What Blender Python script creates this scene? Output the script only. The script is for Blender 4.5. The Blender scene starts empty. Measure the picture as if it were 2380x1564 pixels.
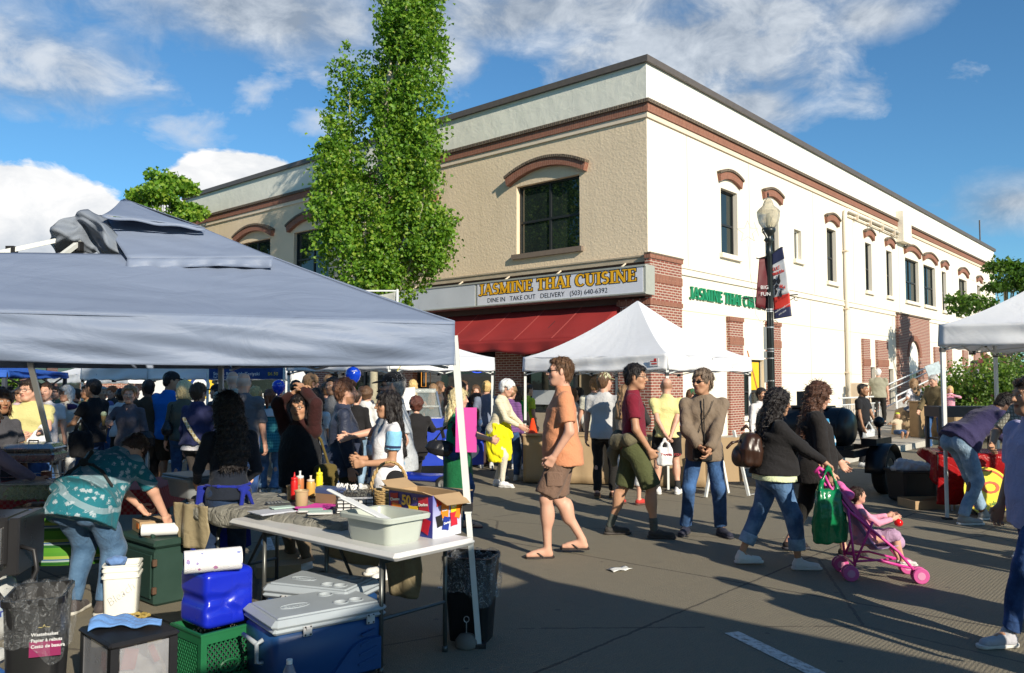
import bpy,bmesh,math,random
import numpy as np
from mathutils import Vector,Matrix
PI=math.pi
SC=bpy.context.scene
COL=SC.collection
# ------------------------------------------------------------------ camera
EYE=1.65
PITCH=math.atan(101/1895.)
cam=bpy.data.cameras.new('camera');camo=bpy.data.objects.new('camera',cam);COL.objects.link(camo)
cam.sensor_width=36;cam.lens=28.68;cam.clip_end=2000;cam.clip_start=0.05
camo.location=(0,0,EYE);camo.rotation_euler=(PI/2+PITCH,0,0)
SC.camera=camo
# ------------------------------------------------------------------ light
SUN_EL=math.radians(25)
ST=math.radians(48.7)
E1=Vector((math.cos(ST),math.sin(ST),0));E2=Vector((-math.sin(ST),math.cos(ST),0))
GRZ=math.radians(18)
SH=-(E2*math.cos(GRZ)+E1*math.sin(GRZ))
SDIR=(SH*math.cos(SUN_EL)+Vector((0,0,math.sin(SUN_EL)))).normalized()
sl=bpy.data.lights.new('sun','SUN');sl.energy=5.0;sl.angle=math.radians(0.5);sl.color=(1,.905,.75)
so=bpy.data.objects.new('sun',sl);COL.objects.link(so)
so.rotation_euler=SDIR.to_track_quat('Z','Y').to_euler()
SC.view_settings.view_transform='Standard';SC.view_settings.look='None'
SC.view_settings.exposure=0.42;SC.view_settings.gamma=1
# ------------------------------------------------------------------ node helper
def N(nt,typ,**kw):
 n=nt.nodes.new(typ)
 for k,v in kw.items():
  if k=='ins':
   for i,x in v.items():
    if isinstance(x,bpy.types.NodeSocket):nt.links.new(x,n.inputs[i])
    else:n.inputs[i].default_value=x
  else:setattr(n,k,v)
 return n
def M_(nt,op,a,b=0.0,c=None,clamp=False):
 n=nt.nodes.new('ShaderNodeMath');n.operation=op;n.use_clamp=clamp
 for i,x in enumerate((a,b,c)):
  if x is None:continue
  if isinstance(x,bpy.types.NodeSocket):nt.links.new(x,n.inputs[i])
  else:n.inputs[i].default_value=x
 return n.outputs[0]
def MIX(nt,f,a,b,mode='MIX'):
 n=nt.nodes.new('ShaderNodeMix');n.data_type='RGBA';n.blend_type=mode
 for s,x in((n.inputs[0],f),(n.inputs[6],a),(n.inputs[7],b)):
  if isinstance(x,bpy.types.NodeSocket):nt.links.new(x,s)
  else:s.default_value=x if not isinstance(x,tuple) or len(x)==4 else(*x,1)
 return n.outputs[2]
def RAMP(nt,f,stops):
 n=nt.nodes.new('ShaderNodeValToRGB');nt.links.new(f,n.inputs[0])
 el=n.color_ramp.elements
 while len(el)<len(stops):el.new(0.5)
 for e,(p,c) in zip(el,stops):e.position=p;e.color=(*c,1) if len(c)==3 else c
 return n.outputs[0]
 # ------------------------------------------------------------------ world: sky and clouds
W=bpy.data.worlds.new('World');SC.world=W;W.use_nodes=True
nt=W.node_tree;nt.nodes.clear()
sky=N(nt,'ShaderNodeTexSky',sky_type='NISHITA',sun_disc=False)
sky.sun_elevation=SUN_EL;sky.sun_rotation=math.atan2(SDIR.x,SDIR.y)
sky.air_density=1.0;sky.dust_density=0.15;sky.ozone_density=2.2
geo=N(nt,'ShaderNodeTexCoord')
sep=N(nt,'ShaderNodeSeparateXYZ',ins={0:geo.outputs['Generated']})
az=M_(nt,'MULTIPLY',M_(nt,'ARCTAN2',sep.outputs[0],sep.outputs[1]),180/PI)
el_=M_(nt,'MULTIPLY',M_(nt,'ARCSINE',sep.outputs[2]),180/PI)
def wnoise(scale,detail,sx=1,sz=1.7,rough=.6,off=0,dist=0):
 mp=N(nt,'ShaderNodeMapping');nt.links.new(geo.outputs['Generated'],mp.inputs[0])
 mp.inputs['Scale'].default_value=(sx,sx,sz);mp.inputs['Location'].default_value=(off,off*.7,0)
 n=N(nt,'ShaderNodeTexNoise',ins={0:mp.outputs[0],'Scale':scale,'Detail':detail,'Roughness':rough,'Distortion':dist})
 return n.outputs[0]
n_big=wnoise(5,8,1,2.2,.55,3.1);n_fine=wnoise(14,8,1,1.6,.62,8.2,.4)
nz=M_(nt,'ADD',M_(nt,'MULTIPLY',M_(nt,'SUBTRACT',n_big,.5),2.6),M_(nt,'MULTIPLY',M_(nt,'SUBTRACT',n_fine,.5),1.5))
def blob(ca,ce,ra,re,amp=1.0,soft=.35):
 a=M_(nt,'DIVIDE',M_(nt,'SUBTRACT',az,ca),ra);b=M_(nt,'DIVIDE',M_(nt,'SUBTRACT',el_,ce),re)
 r=M_(nt,'SQRT',M_(nt,'ADD',M_(nt,'MULTIPLY',a,a),M_(nt,'MULTIPLY',b,b)))
 v=M_(nt,'ADD',M_(nt,'SUBTRACT',1.0,r),M_(nt,'MULTIPLY',nz,amp))
 return M_(nt,'DIVIDE',v,soft,clamp=True)
def umax(l):
 o=l[0]
 for x in l[1:]:o=M_(nt,'MAXIMUM',o,x)
 return o
sheet=umax([blob(-20,24,17,5.0,.8,.9),blob(-28,19,9,4,.8,.9),blob(2,25.0,16,4.0,.7,.7),blob(14,21.5,15,5.0,.9,.6),blob(-6,22,6,3,.8,.7),blob(24,22.5,6,2.4,.7,.9),blob(16,18,6,2.6,.8,.7),blob(32,10.5,5,2.4,.5,.9)])
puffs=umax([blob(-17.5,19.0,4.0,2.0,1.5,.7),blob(-26.5,19.0,6.5,2.0,1.5,.7),blob(-22,16.0,3.4,1.8,1.6,.9),blob(-13,17.5,4,1.6,1.6,.9)])
cum=umax([blob(-30.5,9.2,7.0,4.6,.38,.1),blob(-22.0,9.8,4.5,2.4,.5,.1),blob(-18.5,13.0,5.2,2.3,.40,.1),blob(-17,9.5,6,3.4,.3,.12)])
shade=M_(nt,'DIVIDE',M_(nt,'SUBTRACT',el_,3.0),7.0,clamp=True)
cumcol=MIX(nt,M_(nt,'MULTIPLY',M_(nt,'ADD',shade,M_(nt,'MULTIPLY',M_(nt,'SUBTRACT',n_fine,.5),1.4)),.9,clamp=True),(.22,.29,.38),(.76,.76,.76))
shcol=MIX(nt,M_(nt,'MULTIPLY',M_(nt,'SUBTRACT',n_fine,.36),3.0,clamp=True),(.24,.28,.335),(.60,.635,.67))
bgs=MIX(nt,1.0,sky.outputs[0],(.048,.082,.101),'MULTIPLY')
hz=M_(nt,'MULTIPLY',M_(nt,'SUBTRACT',1.0,M_(nt,'DIVIDE',M_(nt,'ABSOLUTE',el_),9.0),clamp=True),.35)
c1=MIX(nt,M_(nt,'MULTIPLY',sheet,.86),bgs,shcol)
c2=MIX(nt,M_(nt,'MULTIPLY',puffs,.75),c1,(.5,.55,.62))
c3=MIX(nt,cum,c2,cumcol)
bg=N(nt,'ShaderNodeBackground',ins={0:c3,1:1.0})
out=N(nt,'ShaderNodeOutputWorld',ins={0:bg.outputs[0]})
# ------------------------------------------------------------------ placing from sightlines
F_=1895.
def ray(u,v):
 x=(u-1190.)/F_;z=(782.-v)/F_
 Y=math.cos(PITCH)-z*math.sin(PITCH);Z=math.sin(PITCH)+z*math.cos(PITCH)
 return x/Y,Z/Y
def at(u,v,d):
 x,z=ray(u,v);return Vector((x*d,d,EYE+z*d))
def G(u,v,z=0.0):
 x,zz=ray(u,v);s=(z-EYE)/zz;return Vector((x*s,s,z))
def GD(u,d,z=0.0):
 x,_=ray(u,883);return Vector((x*d,d,z))
 # ------------------------------------------------------------------ materials
MATS={}
def new_mat(name):
 m=bpy.data.materials.new(name);m.use_nodes=True
 nt=m.node_tree;b=nt.nodes['Principled BSDF'];return m,nt,b
def mat(name,col,rough=.7,metal=0,noise=.12,nscale=8,bump=0,bscale=60,spec=.4,trans=0,emit=None,estr=1,alpha=1,coat=0,det=4):
 if name in MATS:return MATS[name]
 m,nt,b=new_mat(name)
 tc=N(nt,'ShaderNodeTexCoord')
 if noise:
  n=N(nt,'ShaderNodeTexNoise',ins={0:tc.outputs['Object'],'Scale':nscale,'Detail':det})
  f=M_(nt,'MULTIPLY',M_(nt,'SUBTRACT',n.outputs[0],.5),2.0)
  lo=tuple(max(0,c*(1-noise)) for c in col);hi=tuple(min(1,c*(1+noise)) for c in col)
  nt.links.new(MIX(nt,n.outputs[0],(*lo,1),(*hi,1)),b.inputs['Base Color'])
  nt.links.new(M_(nt,'ADD',rough-.08,M_(nt,'MULTIPLY',n.outputs[0],.16)),b.inputs['Roughness'])
 else:
  b.inputs['Base Color'].default_value=(*col,1);b.inputs['Roughness'].default_value=rough
 b.inputs['Metallic'].default_value=metal;b.inputs['Specular IOR Level'].default_value=spec
 if trans:b.inputs['Transmission Weight'].default_value=trans
 if alpha<1:b.inputs['Alpha'].default_value=alpha
 if coat:b.inputs['Coat Weight'].default_value=coat
 if emit:b.inputs['Emission Color'].default_value=(*emit,1);b.inputs['Emission Strength'].default_value=estr
 if bump:
  n2=N(nt,'ShaderNodeTexNoise',ins={0:tc.outputs['Object'],'Scale':bscale,'Detail':3})
  bp=N(nt,'ShaderNodeBump',ins={'Strength':min(1,bump),'Distance':.01*max(1,bump),'Height':n2.outputs[0]})
  nt.links.new(bp.outputs[0],b.inputs['Normal'])
 MATS[name]=m;return m
 # ------------------------------------------------------------------ mesh helpers
class MB:
 def __init__(s):s.v=[];s.f=[];s.mi=[];s.cur=0
 def add(s,vs,fs):
  o=len(s.v);s.v+=[tuple(x) for x in vs]
  for f in fs:s.f.append(tuple(o+i for i in f));s.mi.append(s.cur)
  return s
 def box(s,c,size,rot=None,taper=1.0,bev=0.0):
  hx,hy,hz=size[0]/2,size[1]/2,size[2]/2
  if bev:
   b=min(bev,hx*.9,hy*.9,hz*.9);P=[]
   for z,k in((-hz,b),(-hz+b,0),(hz-b,0),(hz,b)):
    t=taper if z>0 else 1
    x_,y_=hx-k,hy-k;q=b*.999 if k==0 else b*.4
    for(x,y) in((x_-q,-y_),(x_,-y_+q),(x_,y_-q),(x_-q,y_),(-x_+q,y_),(-x_,y_-q),(-x_,-y_+q),(-x_+q,-y_)):P.append((x*t,y*t,z))
   fs=[tuple(range(7,-1,-1)),tuple(range(24,32))]
   for r in range(3):
    for i in range(8):j=(i+1)%8;fs.append((r*8+i,r*8+j,(r+1)*8+j,(r+1)*8+i))
  else:
   P=[(-hx,-hy,-hz),(hx,-hy,-hz),(hx,hy,-hz),(-hx,hy,-hz)]+[(x*taper,y*taper,hz) for x,y in((-hx,-hy),(hx,-hy),(hx,hy),(-hx,hy))]
   fs=[(3,2,1,0),(4,5,6,7),(0,1,5,4),(1,2,6,5),(2,3,7,6),(3,0,4,7)]
  c=Vector(c)
  if rot is not None:
   R=rot if isinstance(rot,Matrix) else Matrix.Rotation(rot,3,'Z')
   P=[R@Vector(p)+c for p in P]
  else:P=[Vector(p)+c for p in P]
  return s.add(P,fs)
 def bb(s,x0,x1,y0,y1,z0,z1,bev=0):return s.box(((x0+x1)/2,(y0+y1)/2,(z0+z1)/2),(abs(x1-x0),abs(y1-y0),abs(z1-z0)),bev=bev)
 def bar(s,a,b,w,h=None,up=(0,0,1)):
  a=Vector(a);b=Vector(b);d=b-a;L=d.length
  if L<1e-6:return s
  z=d/L;u=Vector(up)
  if abs(z.dot(u))>.98:u=Vector((0,1,0))
  x=u.cross(z).normalized();y=z.cross(x)
  R=Matrix((x,y,z)).transposed()
  return s.box((a+b)/2,(w,h or w,L),R)
 def tube(s,pts,r,n=8,cap=True,closed=False):
  pts=[Vector(p) for p in pts];m=len(pts)
  rr=r if hasattr(r,'__len__') else[r]*m
  P=[];px=None
  for i,p in enumerate(pts):
   if closed:t=pts[(i+1)%m]-pts[i-1]
   else:t=pts[min(i+1,m-1)]-pts[max(i-1,0)]
   t.normalize()
   if px is None:
    u=Vector((0,0,1)) if abs(t.z)<.9 else Vector((1,0,0));px=u.cross(t).normalized()
   else:
    px=(px-t*px.dot(t));px=px.normalized() if px.length>1e-6 else Vector((1,0,0))
   py=t.cross(px)
   for k in range(n):
    a=2*PI*k/n;P.append(p+(px*math.cos(a)+py*math.sin(a))*rr[i])
  fs=[]
  for i in range(m if closed else m-1):
   j=(i+1)%m
   for k in range(n):q=(k+1)%n;fs.append((i*n+k,i*n+q,j*n+q,j*n+k))
  if cap and not closed:fs+=[tuple(range(n-1,-1,-1)),tuple((m-1)*n+k for k in range(n))]
  return s.add(P,fs)
 def lathe(s,prof,c=(0,0,0),n=20,sx=1,sy=1,cap=True):
  P=[];c=Vector(c)
  for r,z in prof:
   for k in range(n):a=2*PI*k/n;P.append(c+Vector((r*math.cos(a)*sx,r*math.sin(a)*sy,z)))
  fs=[]
  for i in range(len(prof)-1):
   for k in range(n):q=(k+1)%n;fs.append((i*n+k,i*n+q,(i+1)*n+q,(i+1)*n+k))
  if cap:fs+=[tuple(range(n-1,-1,-1)),tuple((len(prof)-1)*n+k for k in range(n))]
  return s.add(P,fs)
 def prism(s,poly,org,ax,ay,thick):
  """poly in 2D laid on plane org+ax*x+ay*y, extruded by thick along ax x ay"""
  org=Vector(org);ax=Vector(ax);ay=Vector(ay);nn=ax.cross(ay).normalized()
  n=len(poly);A=[org+ax*x+ay*y for x,y in poly];B=[p+nn*thick for p in A]
  area=sum(poly[i][0]*poly[(i+1)%n][1]-poly[(i+1)%n][0]*poly[i][1]for i in range(n))
  idx=list(range(n))
  if area<0:idx=idx[::-1]
  A=[A[i]for i in idx];B=[B[i]for i in idx]
  return s.add(A+B,[tuple(range(n-1,-1,-1)),tuple(range(n,2*n))]+[(i,(i+1)%n,n+(i+1)%n,n+i) for i in range(n)])
 def grid(s,fn,nu,nv):
  P=[fn(i/nu,j/nv) for j in range(nv+1) for i in range(nu+1)]
  fs=[(j*(nu+1)+i,j*(nu+1)+i+1,(j+1)*(nu+1)+i+1,(j+1)*(nu+1)+i) for j in range(nv) for i in range(nu)]
  return s.add(P,fs)
 def build(s,name,m,parent=None,smooth=False,mats=None):
  me=bpy.data.meshes.new(name);me.from_pydata(s.v,[],s.f)
  for x in(mats or[m]):me.materials.append(x)
  if mats:me.polygons.foreach_set('material_index',s.mi)
  if smooth:me.polygons.foreach_set('use_smooth',[True]*len(me.polygons))
  me.update()
  o=bpy.data.objects.new(name,me);COL.objects.link(o)
  if parent is not None:o.parent=parent
  return o
def tag(o,label,cat,group=None):
 o['label']=label;o['category']=cat
 if group:o['group']=group
 return o
def thing(name,label,cat,loc=(0,0,0),rz=0,group=None):
 o=bpy.data.objects.new(name,None);COL.objects.link(o);o.empty_display_size=.1
 o.location=loc;o.rotation_euler=(0,0,rz);return tag(o,label,cat,group)
def struct(o,kind='structure'):o['kind']=kind;return o
def solid(o,t,off=0):
 md=o.modifiers.new('s','SOLIDIFY');md.thickness=t;md.offset=off;return o
def smoothby(o,ang=40):
 me=o.data
 me.polygons.foreach_set('use_smooth',[True]*len(me.polygons))
 bm=bmesh.new();bm.from_mesh(me)
 for e in bm.edges:
  if len(e.link_faces)==2 and e.calc_face_angle(0)>math.radians(ang):e.smooth=False
 bm.to_mesh(me);bm.free();return o
def jit(a=1.0):return random.uniform(-a,a)
def text_mesh(txt,size,bold=0.0,ext=0.003,align='LEFT',res=3):
 cu=bpy.data.curves.new('t','FONT');cu.body=txt;cu.size=size;cu.extrude=ext;cu.offset=bold
 cu.align_x=align;cu.resolution_u=res
 o=bpy.data.objects.new('t',cu);COL.objects.link(o)
 dg=bpy.context.evaluated_depsgraph_get();me=bpy.data.meshes.new_from_object(o.evaluated_get(dg))
 bpy.data.objects.remove(o);return me
def text(name,txt,size,m,parent,org,ax,ay,bold=0.0,ext=.003,align='LEFT',xs=1.0):
 me=text_mesh(txt,size,bold,ext,align);me.name=name;me.materials.clear();me.materials.append(m)
 o=bpy.data.objects.new(name,me);COL.objects.link(o)
 ax=Vector(ax).normalized();ay=Vector(ay).normalized();az_=ax.cross(ay)
 Mx=Matrix((ax*xs,ay,az_)).transposed().to_4x4();Mx.translation=Vector(org)
 me.transform(Mx)
 if parent is not None:o.parent=parent
 return o
def _arc(cx,cy,rx,ry,a0,a1,n=10):return[(cx+rx*math.cos(math.radians(a0+(a1-a0)*i/n)),cy+ry*math.sin(math.radians(a0+(a1-a0)*i/n))) for i in range(n+1)]
K,T=.145,.06
SER={'J':(.42,[([(.26,1),(.26,.12)],K),(_arc(.12,.1,.14,.12,0,-170,7),T*1.3)],[(.26,1)]),'A':(.78,[([(.39,1),(.1,0)],T),([(.39,1),(.68,0)],K),([(.2,.34),(.58,.34)],T)],[(.1,0),(.68,0)]),'S':(.56,[(_arc(.28,.73,.19,.24,30,250,8)+_arc(.28,.27,.2,.24,70,-150,8),K*.82)],[]),'M':(.98,[([(.15,0),(.15,1)],T),([(.15,1),(.48,.05)],K),([(.48,.05),(.82,1)],T),([(.82,1),(.82,0)],K)],[(.15,0),(.82,0),(.13,1),(.84,1)]),'I':(.36,[([(.18,0),(.18,1)],K)],[(.18,0),(.18,1)]),'N':(.84,[([(.15,0),(.15,1)],T),([(.15,1),(.68,0)],K),([(.68,0),(.68,1)],T)],[(.15,0),(.12,1),(.68,1)]),'E':(.64,[([(.17,0),(.17,1)],K),([(.05,.97),(.56,.97)],T),([(.17,.52),(.45,.52)],T),([(.05,.03),(.59,.03)],T),([(.55,.99),(.55,.8)],T*.8),([(.58,.0),(.58,.22)],T*.8),([(.45,.62),(.45,.42)],T*.8)],[]),'T':(.66,[([(.33,0),(.33,1)],K),([(.04,.97),(.62,.97)],T),([(.05,.99),(.05,.8)],T*.8),([(.61,.99),(.61,.8)],T*.8)],[(.33,0)]),'H':(.82,[([(.16,0),(.16,1)],K),([(.66,0),(.66,1)],K),([(.16,.5),(.66,.5)],T)],[(.16,0),(.16,1),(.66,0),(.66,1)]),'U':(.8,[([(.17,1),(.17,.3)]+_arc(.4,.3,.23,.28,180,300,7),K),(_arc(.4,.3,.23,.28,270,360,5)+[(.63,1)],T)],[(.17,1),(.63,1)]),'C':(.74,[(_arc(.42,.5,.34,.48,48,130,6),T*1.2),(_arc(.42,.5,.32,.48,120,240,8),K),(_arc(.42,.5,.34,.48,230,315,6),T*1.2),([(.65,.95),(.65,.72)],T)],[]),' ':(.3,[],[]),}
def serif(txt,h,fat=0.0,track=.03):
 polys=[];x=0
 for ch in txt:
  w,st,se=SER[ch]
  for pts,wd in st:
   wd=wd+fat
   for(x0,y0),(x1,y1) in zip(pts,pts[1:]):
    dx,dy=x1-x0,y1-y0;L=math.hypot(dx,dy);e=(fat*.5 if len(pts)==2 else .012)
    dx/=L;dy/=L;nx,ny=-dy*wd/2,dx*wd/2
    polys.append([(x+x0-dx*e+nx,y0-dy*e+ny),(x+x0-dx*e-nx,y0-dy*e-ny),(x+x1+dx*e-nx,y1+dy*e-ny),(x+x1+dx*e+nx,y1+dy*e+ny)])
  for sx,sy in se:
   yy=.025 if sy==0 else .975;hw=.15+fat/2;hh=.027+fat/2
   polys.append([(x+sx-hw,yy-hh),(x+sx+hw,yy-hh),(x+sx+hw,yy+hh),(x+sx-hw,yy+hh)])
  x+=w+track
 return[[(px*h,py*h) for px,py in p]for p in polys],x*h
def serif_obj(name,txt,h,width,m,parent,org,ax,ay,thick,fat=0.0):
 polys,w=serif(txt,h,fat);k=width/w;mb=MB()
 for i,p in enumerate(polys):
  mb.prism([(a*k,b) for a,b in p],Vector(org),ax,ay,thick+.0004*(i%9))
 return mb.build(name,m,parent)
 # ================================================================== GROUND
def ground_mat():
 m,nt,b=new_mat('grooved_concrete')
 tc=N(nt,'ShaderNodeTexCoord');mp=N(nt,'ShaderNodeMapping',ins={0:tc.outputs['Object']});mp.inputs['Rotation'].default_value=(0,0,-ST)
 s=N(nt,'ShaderNodeSeparateXYZ',ins={0:mp.outputs[0]})
 n1=N(nt,'ShaderNodeTexNoise',ins={0:tc.outputs['Object'],'Scale':.5,'Detail':6,'Roughness':.6})
 n2=N(nt,'ShaderNodeTexNoise',ins={0:tc.outputs['Object'],'Scale':9,'Detail':8,'Roughness':.75})
 n3=N(nt,'ShaderNodeTexNoise',ins={0:tc.outputs['Object'],'Scale':130,'Detail':2})
 n4=N(nt,'ShaderNodeTexNoise',ins={0:tc.outputs['Object'],'Scale':1.9,'Detail':3,'Roughness':.5,'Distortion':.6})
 base=MIX(nt,n1.outputs[0],(.40,.343,.225),(.52,.45,.305))
 base=MIX(nt,M_(nt,'MULTIPLY',M_(nt,'SUBTRACT',n2.outputs[0],.4),1.7,clamp=True),base,(.28,.245,.172))
 spots=M_(nt,'MULTIPLY',M_(nt,'SUBTRACT',n4.outputs[0],.655),9,clamp=True)
 base=MIX(nt,M_(nt,'MULTIPLY',spots,.45),base,(.10,.09,.075))
 base=MIX(nt,M_(nt,'MULTIPLY',M_(nt,'SUBTRACT',n3.outputs[0],.3),.9,clamp=True),(.15,.135,.105),base)
 vc=N(nt,'ShaderNodeTexVoronoi',ins={0:MIX(nt,.06,tc.outputs['Object'],n2.outputs[1]),'Scale':.33});vc.feature='DISTANCE_TO_EDGE'
 crack=M_(nt,'MULTIPLY',M_(nt,'LESS_THAN',vc.outputs[0],.0035),M_(nt,'GREATER_THAN',n1.outputs[0],.47))
 base=MIX(nt,M_(nt,'MULTIPLY',crack,.6),base,(.07,.06,.05))
 gum=N(nt,'ShaderNodeTexVoronoi',ins={0:tc.outputs['Object'],'Scale':2.6});base=MIX(nt,M_(nt,'MULTIPLY',M_(nt,'LESS_THAN',gum.outputs[0],.055),.6),base,(.09,.08,.07))
 def joint(v,per,w):
  f=M_(nt,'ABSOLUTE',M_(nt,'SUBTRACT',M_(nt,'FRACT',M_(nt,'DIVIDE',v,per)),.5))
  return M_(nt,'GREATER_THAN',w/per,M_(nt,'ABSOLUTE',M_(nt,'SUBTRACT',f,.5)))
 wob=M_(nt,'MULTIPLY',M_(nt,'SUBTRACT',n2.outputs[0],.5),.05)
 j=M_(nt,'MAXIMUM',joint(M_(nt,'ADD',s.outputs[0],M_(nt,'ADD',wob,.9)),3.6,.011),joint(M_(nt,'ADD',s.outputs[1],M_(nt,'ADD',wob,1.5)),4.5,.011))
 base=MIX(nt,M_(nt,'MULTIPLY',j,.75),base,(.05,.045,.04))
 nt.links.new(base,b.inputs['Base Color']);b.inputs['Roughness'].default_value=.85;b.inputs['Specular IOR Level'].default_value=.25
 gr=M_(nt,'SINE',M_(nt,'MULTIPLY',M_(nt,'ADD',s.outputs[1],M_(nt,'MULTIPLY',n3.outputs[0],.004)),2*PI/.026))
 hgt=M_(nt,'ADD',M_(nt,'MULTIPLY',gr,.13),M_(nt,'ADD',M_(nt,'MULTIPLY',n2.outputs[0],1.2),n3.outputs[0]))
 bp=N(nt,'ShaderNodeBump',ins={'Strength':.75,'Distance':.007,'Height':hgt})
 nt.links.new(bp.outputs[0],b.inputs['Normal'])
 return m
g_=MB();g_.add([(-400,-60,0),(400,-60,0),(400,600,0),(-400,600,0)],[(0,1,2,3)])
struct(g_.build('road',ground_mat()))
BC=Vector((3.2677,19.5,0))
def BL(x,y,z=0):return BC+E1*x+E2*y+Vector((0,0,z))
m_walk=mat('pavement_concrete',(.36,.33,.28),.85,noise=.18,nscale=3,bump=.4,bscale=120)
pv=MB();kx,ky,rr_=-4.6,-4.6,2.5
pts=[(60,ky)]+[(kx+rr_+rr_*math.cos(math.radians(a)),ky+rr_+rr_*math.sin(math.radians(a))) for a in range(270,179,-15)]+[(kx,60),(60,60)]
pts=pts[::-1]
pv.prism(pts,BL(0,0,0),E1,E2,.13)
struct(pv.build('pavement',m_walk))
kb=MB()
kp=[BL(60,ky,.07)]+[BL(kx+rr_+rr_*math.cos(math.radians(a)),ky+rr_+rr_*math.sin(math.radians(a)),.07) for a in range(270,179,-15)]+[BL(kx,60,.07)]
for a,b_ in zip(kp,kp[1:]):kb.bar(a,b_,.15,.137)
struct(kb.build('kerb',mat('kerb_concrete',(.42,.40,.35),.85,noise=.2)))
def paint_mat():
 m,nt,b=new_mat('worn_paint')
 tc=N(nt,'ShaderNodeTexCoord');n=N(nt,'ShaderNodeTexNoise',ins={0:tc.outputs['Object'],'Scale':24,'Detail':6,'Roughness':.75})
 nt.links.new(MIX(nt,M_(nt,'MULTIPLY',M_(nt,'SUBTRACT',n.outputs[0],.36),6,clamp=True),(.24,.21,.17),(.62,.62,.60)),b.inputs['Base Color']);b.inputs['Roughness'].default_value=.7
 return m
m_paint=paint_mat()
def mark(pts,nm='lane_marking'):
 mb=MB();mb.add([(p.x,p.y,.004) for p in pts],[(0,1,2,3)]);struct(mb.build(nm,m_paint))
a,b_=G(1700,1470),G(2050,1640);d_=(b_-a).normalized();n_=Vector((-d_.y,d_.x,0))*.055
mark([a-n_,b_-n_,b_+n_,a+n_])
a,b_=G(617,1250),G(632,1295)
d_=(b_-a).normalized();n_=Vector((-d_.y,d_.x,0))*.055
mark([a-n_,b_-n_,b_+n_,a+n_])
# ================================================================== BUILDING MATERIALS
def brick_mat(name,c1,c2,mortar,bw=.2,bh=.067,ms=.010,vertical=False,tones=1):
 m,nt,b=new_mat(name)
 tc=N(nt,'ShaderNodeTexCoord');s=N(nt,'ShaderNodeSeparateXYZ',ins={0:tc.outputs['Object']})
 h=M_(nt,'ADD',s.outputs[0],s.outputs[1])
 cb=N(nt,'ShaderNodeCombineXYZ',ins={0:(s.outputs[2]if vertical else h),1:(h if vertical else s.outputs[2])})
 br=N(nt,'ShaderNodeTexBrick',ins={0:cb.outputs[0],'Color1':(*c1,1),'Color2':(*c2,1),'Mortar':(*mortar,1),'Scale':1.0,'Mortar Size':ms,'Mortar Smooth':.1,'Bias':0,'Brick Width':bw,'Row Height':bh})
 n=N(nt,'ShaderNodeTexNoise',ins={0:tc.outputs['Object'],'Scale':25,'Detail':4})
 nt.links.new(MIX(nt,.35,br.outputs[0],MIX(nt,1.0,br.outputs[0],MIX(nt,n.outputs[0],(.45,.45,.45),(1.5,1.5,1.5)),'MULTIPLY')),b.inputs['Base Color'])
 b.inputs['Roughness'].default_value=.85
 bp=N(nt,'ShaderNodeBump',ins={'Strength':.6,'Distance':.006,'Height':M_(nt,'SUBTRACT',1.0,br.outputs[1])})
 nt.links.new(bp.outputs[0],b.inputs['Normal'])
 return m
M_BRICK=brick_mat('red_brick',(.25,.072,.045),(.19,.052,.036),(.44,.37,.30))
M_SOLD=brick_mat('soldier_brick',(.25,.10,.062),(.20,.08,.05),(.30,.16,.11),bw=.21,bh=.07,ms=.007,vertical=True)
M_CAPB=brick_mat('cap_brick',(.20,.15,.10),(.15,.11,.08),(.05,.04,.03),bw=.3,bh=.07,ms=.014,vertical=True)
def stucco(name,col,rough_amt,scale,dist,streak=.0):
 m,nt,b=new_mat(name)
 tc=N(nt,'ShaderNodeTexCoord')
 n=N(nt,'ShaderNodeTexNoise',ins={0:tc.outputs['Object'],'Scale':scale,'Detail':5,'Roughness':.6,'Distortion':1.2})
 v=N(nt,'ShaderNodeTexVoronoi',ins={0:tc.outputs['Object'],'Scale':scale*.9})
 big=N(nt,'ShaderNodeTexNoise',ins={0:tc.outputs['Object'],'Scale':.7,'Detail':5})
 lo=tuple(c*.88 for c in col);hi=tuple(min(1,c*1.08) for c in col)
 base=MIX(nt,big.outputs[0],lo,hi)
 mp=N(nt,'ShaderNodeMapping',ins={0:tc.outputs['Object']});mp.inputs['Scale'].default_value=(3,3,.25)
 st=N(nt,'ShaderNodeTexNoise',ins={0:mp.outputs[0],'Scale':1.5,'Detail':5})
 if streak:base=MIX(nt,M_(nt,'MULTIPLY',M_(nt,'SUBTRACT',st.outputs[0],.52),streak*6,clamp=True),base,tuple(c*.6 for c in col))
 nt.links.new(base,b.inputs['Base Color']);b.inputs['Roughness'].default_value=.9;b.inputs['Specular IOR Level'].default_value=.2
 bp=N(nt,'ShaderNodeBump',ins={'Strength':rough_amt,'Distance':dist,'Height':M_(nt,'ADD',n.outputs[0],M_(nt,'MULTIPLY',v.outputs[0],.6))})
 nt.links.new(bp.outputs[0],b.inputs['Normal'])
 return m
M_TAN=stucco('rough_tan_stucco',(.72,.58,.405),.42,17,.018,.16)
M_CREAM=stucco('smooth_cream_stucco',(.76,.70,.59),.35,40,.006,.05)
M_PAR=stucco('white_parapet_stucco',(.70,.69,.60),.45,3,.025,.10)
M_PARW=stucco('white_parapet_right',(.80,.77,.69),.3,6,.01,.08)
M_TRIM=mat('cream_trim',(.66,.55,.42),.85,noise=.08)
M_COPE=mat('dark_metal_coping',(.10,.085,.075),.5,noise=.2)
M_FRAME=mat('black_window_frame',(.02,.022,.024),.4,noise=.1)
M_SILLD=mat('dark_sill',(.17,.13,.10),.8,noise=.2)
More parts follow.
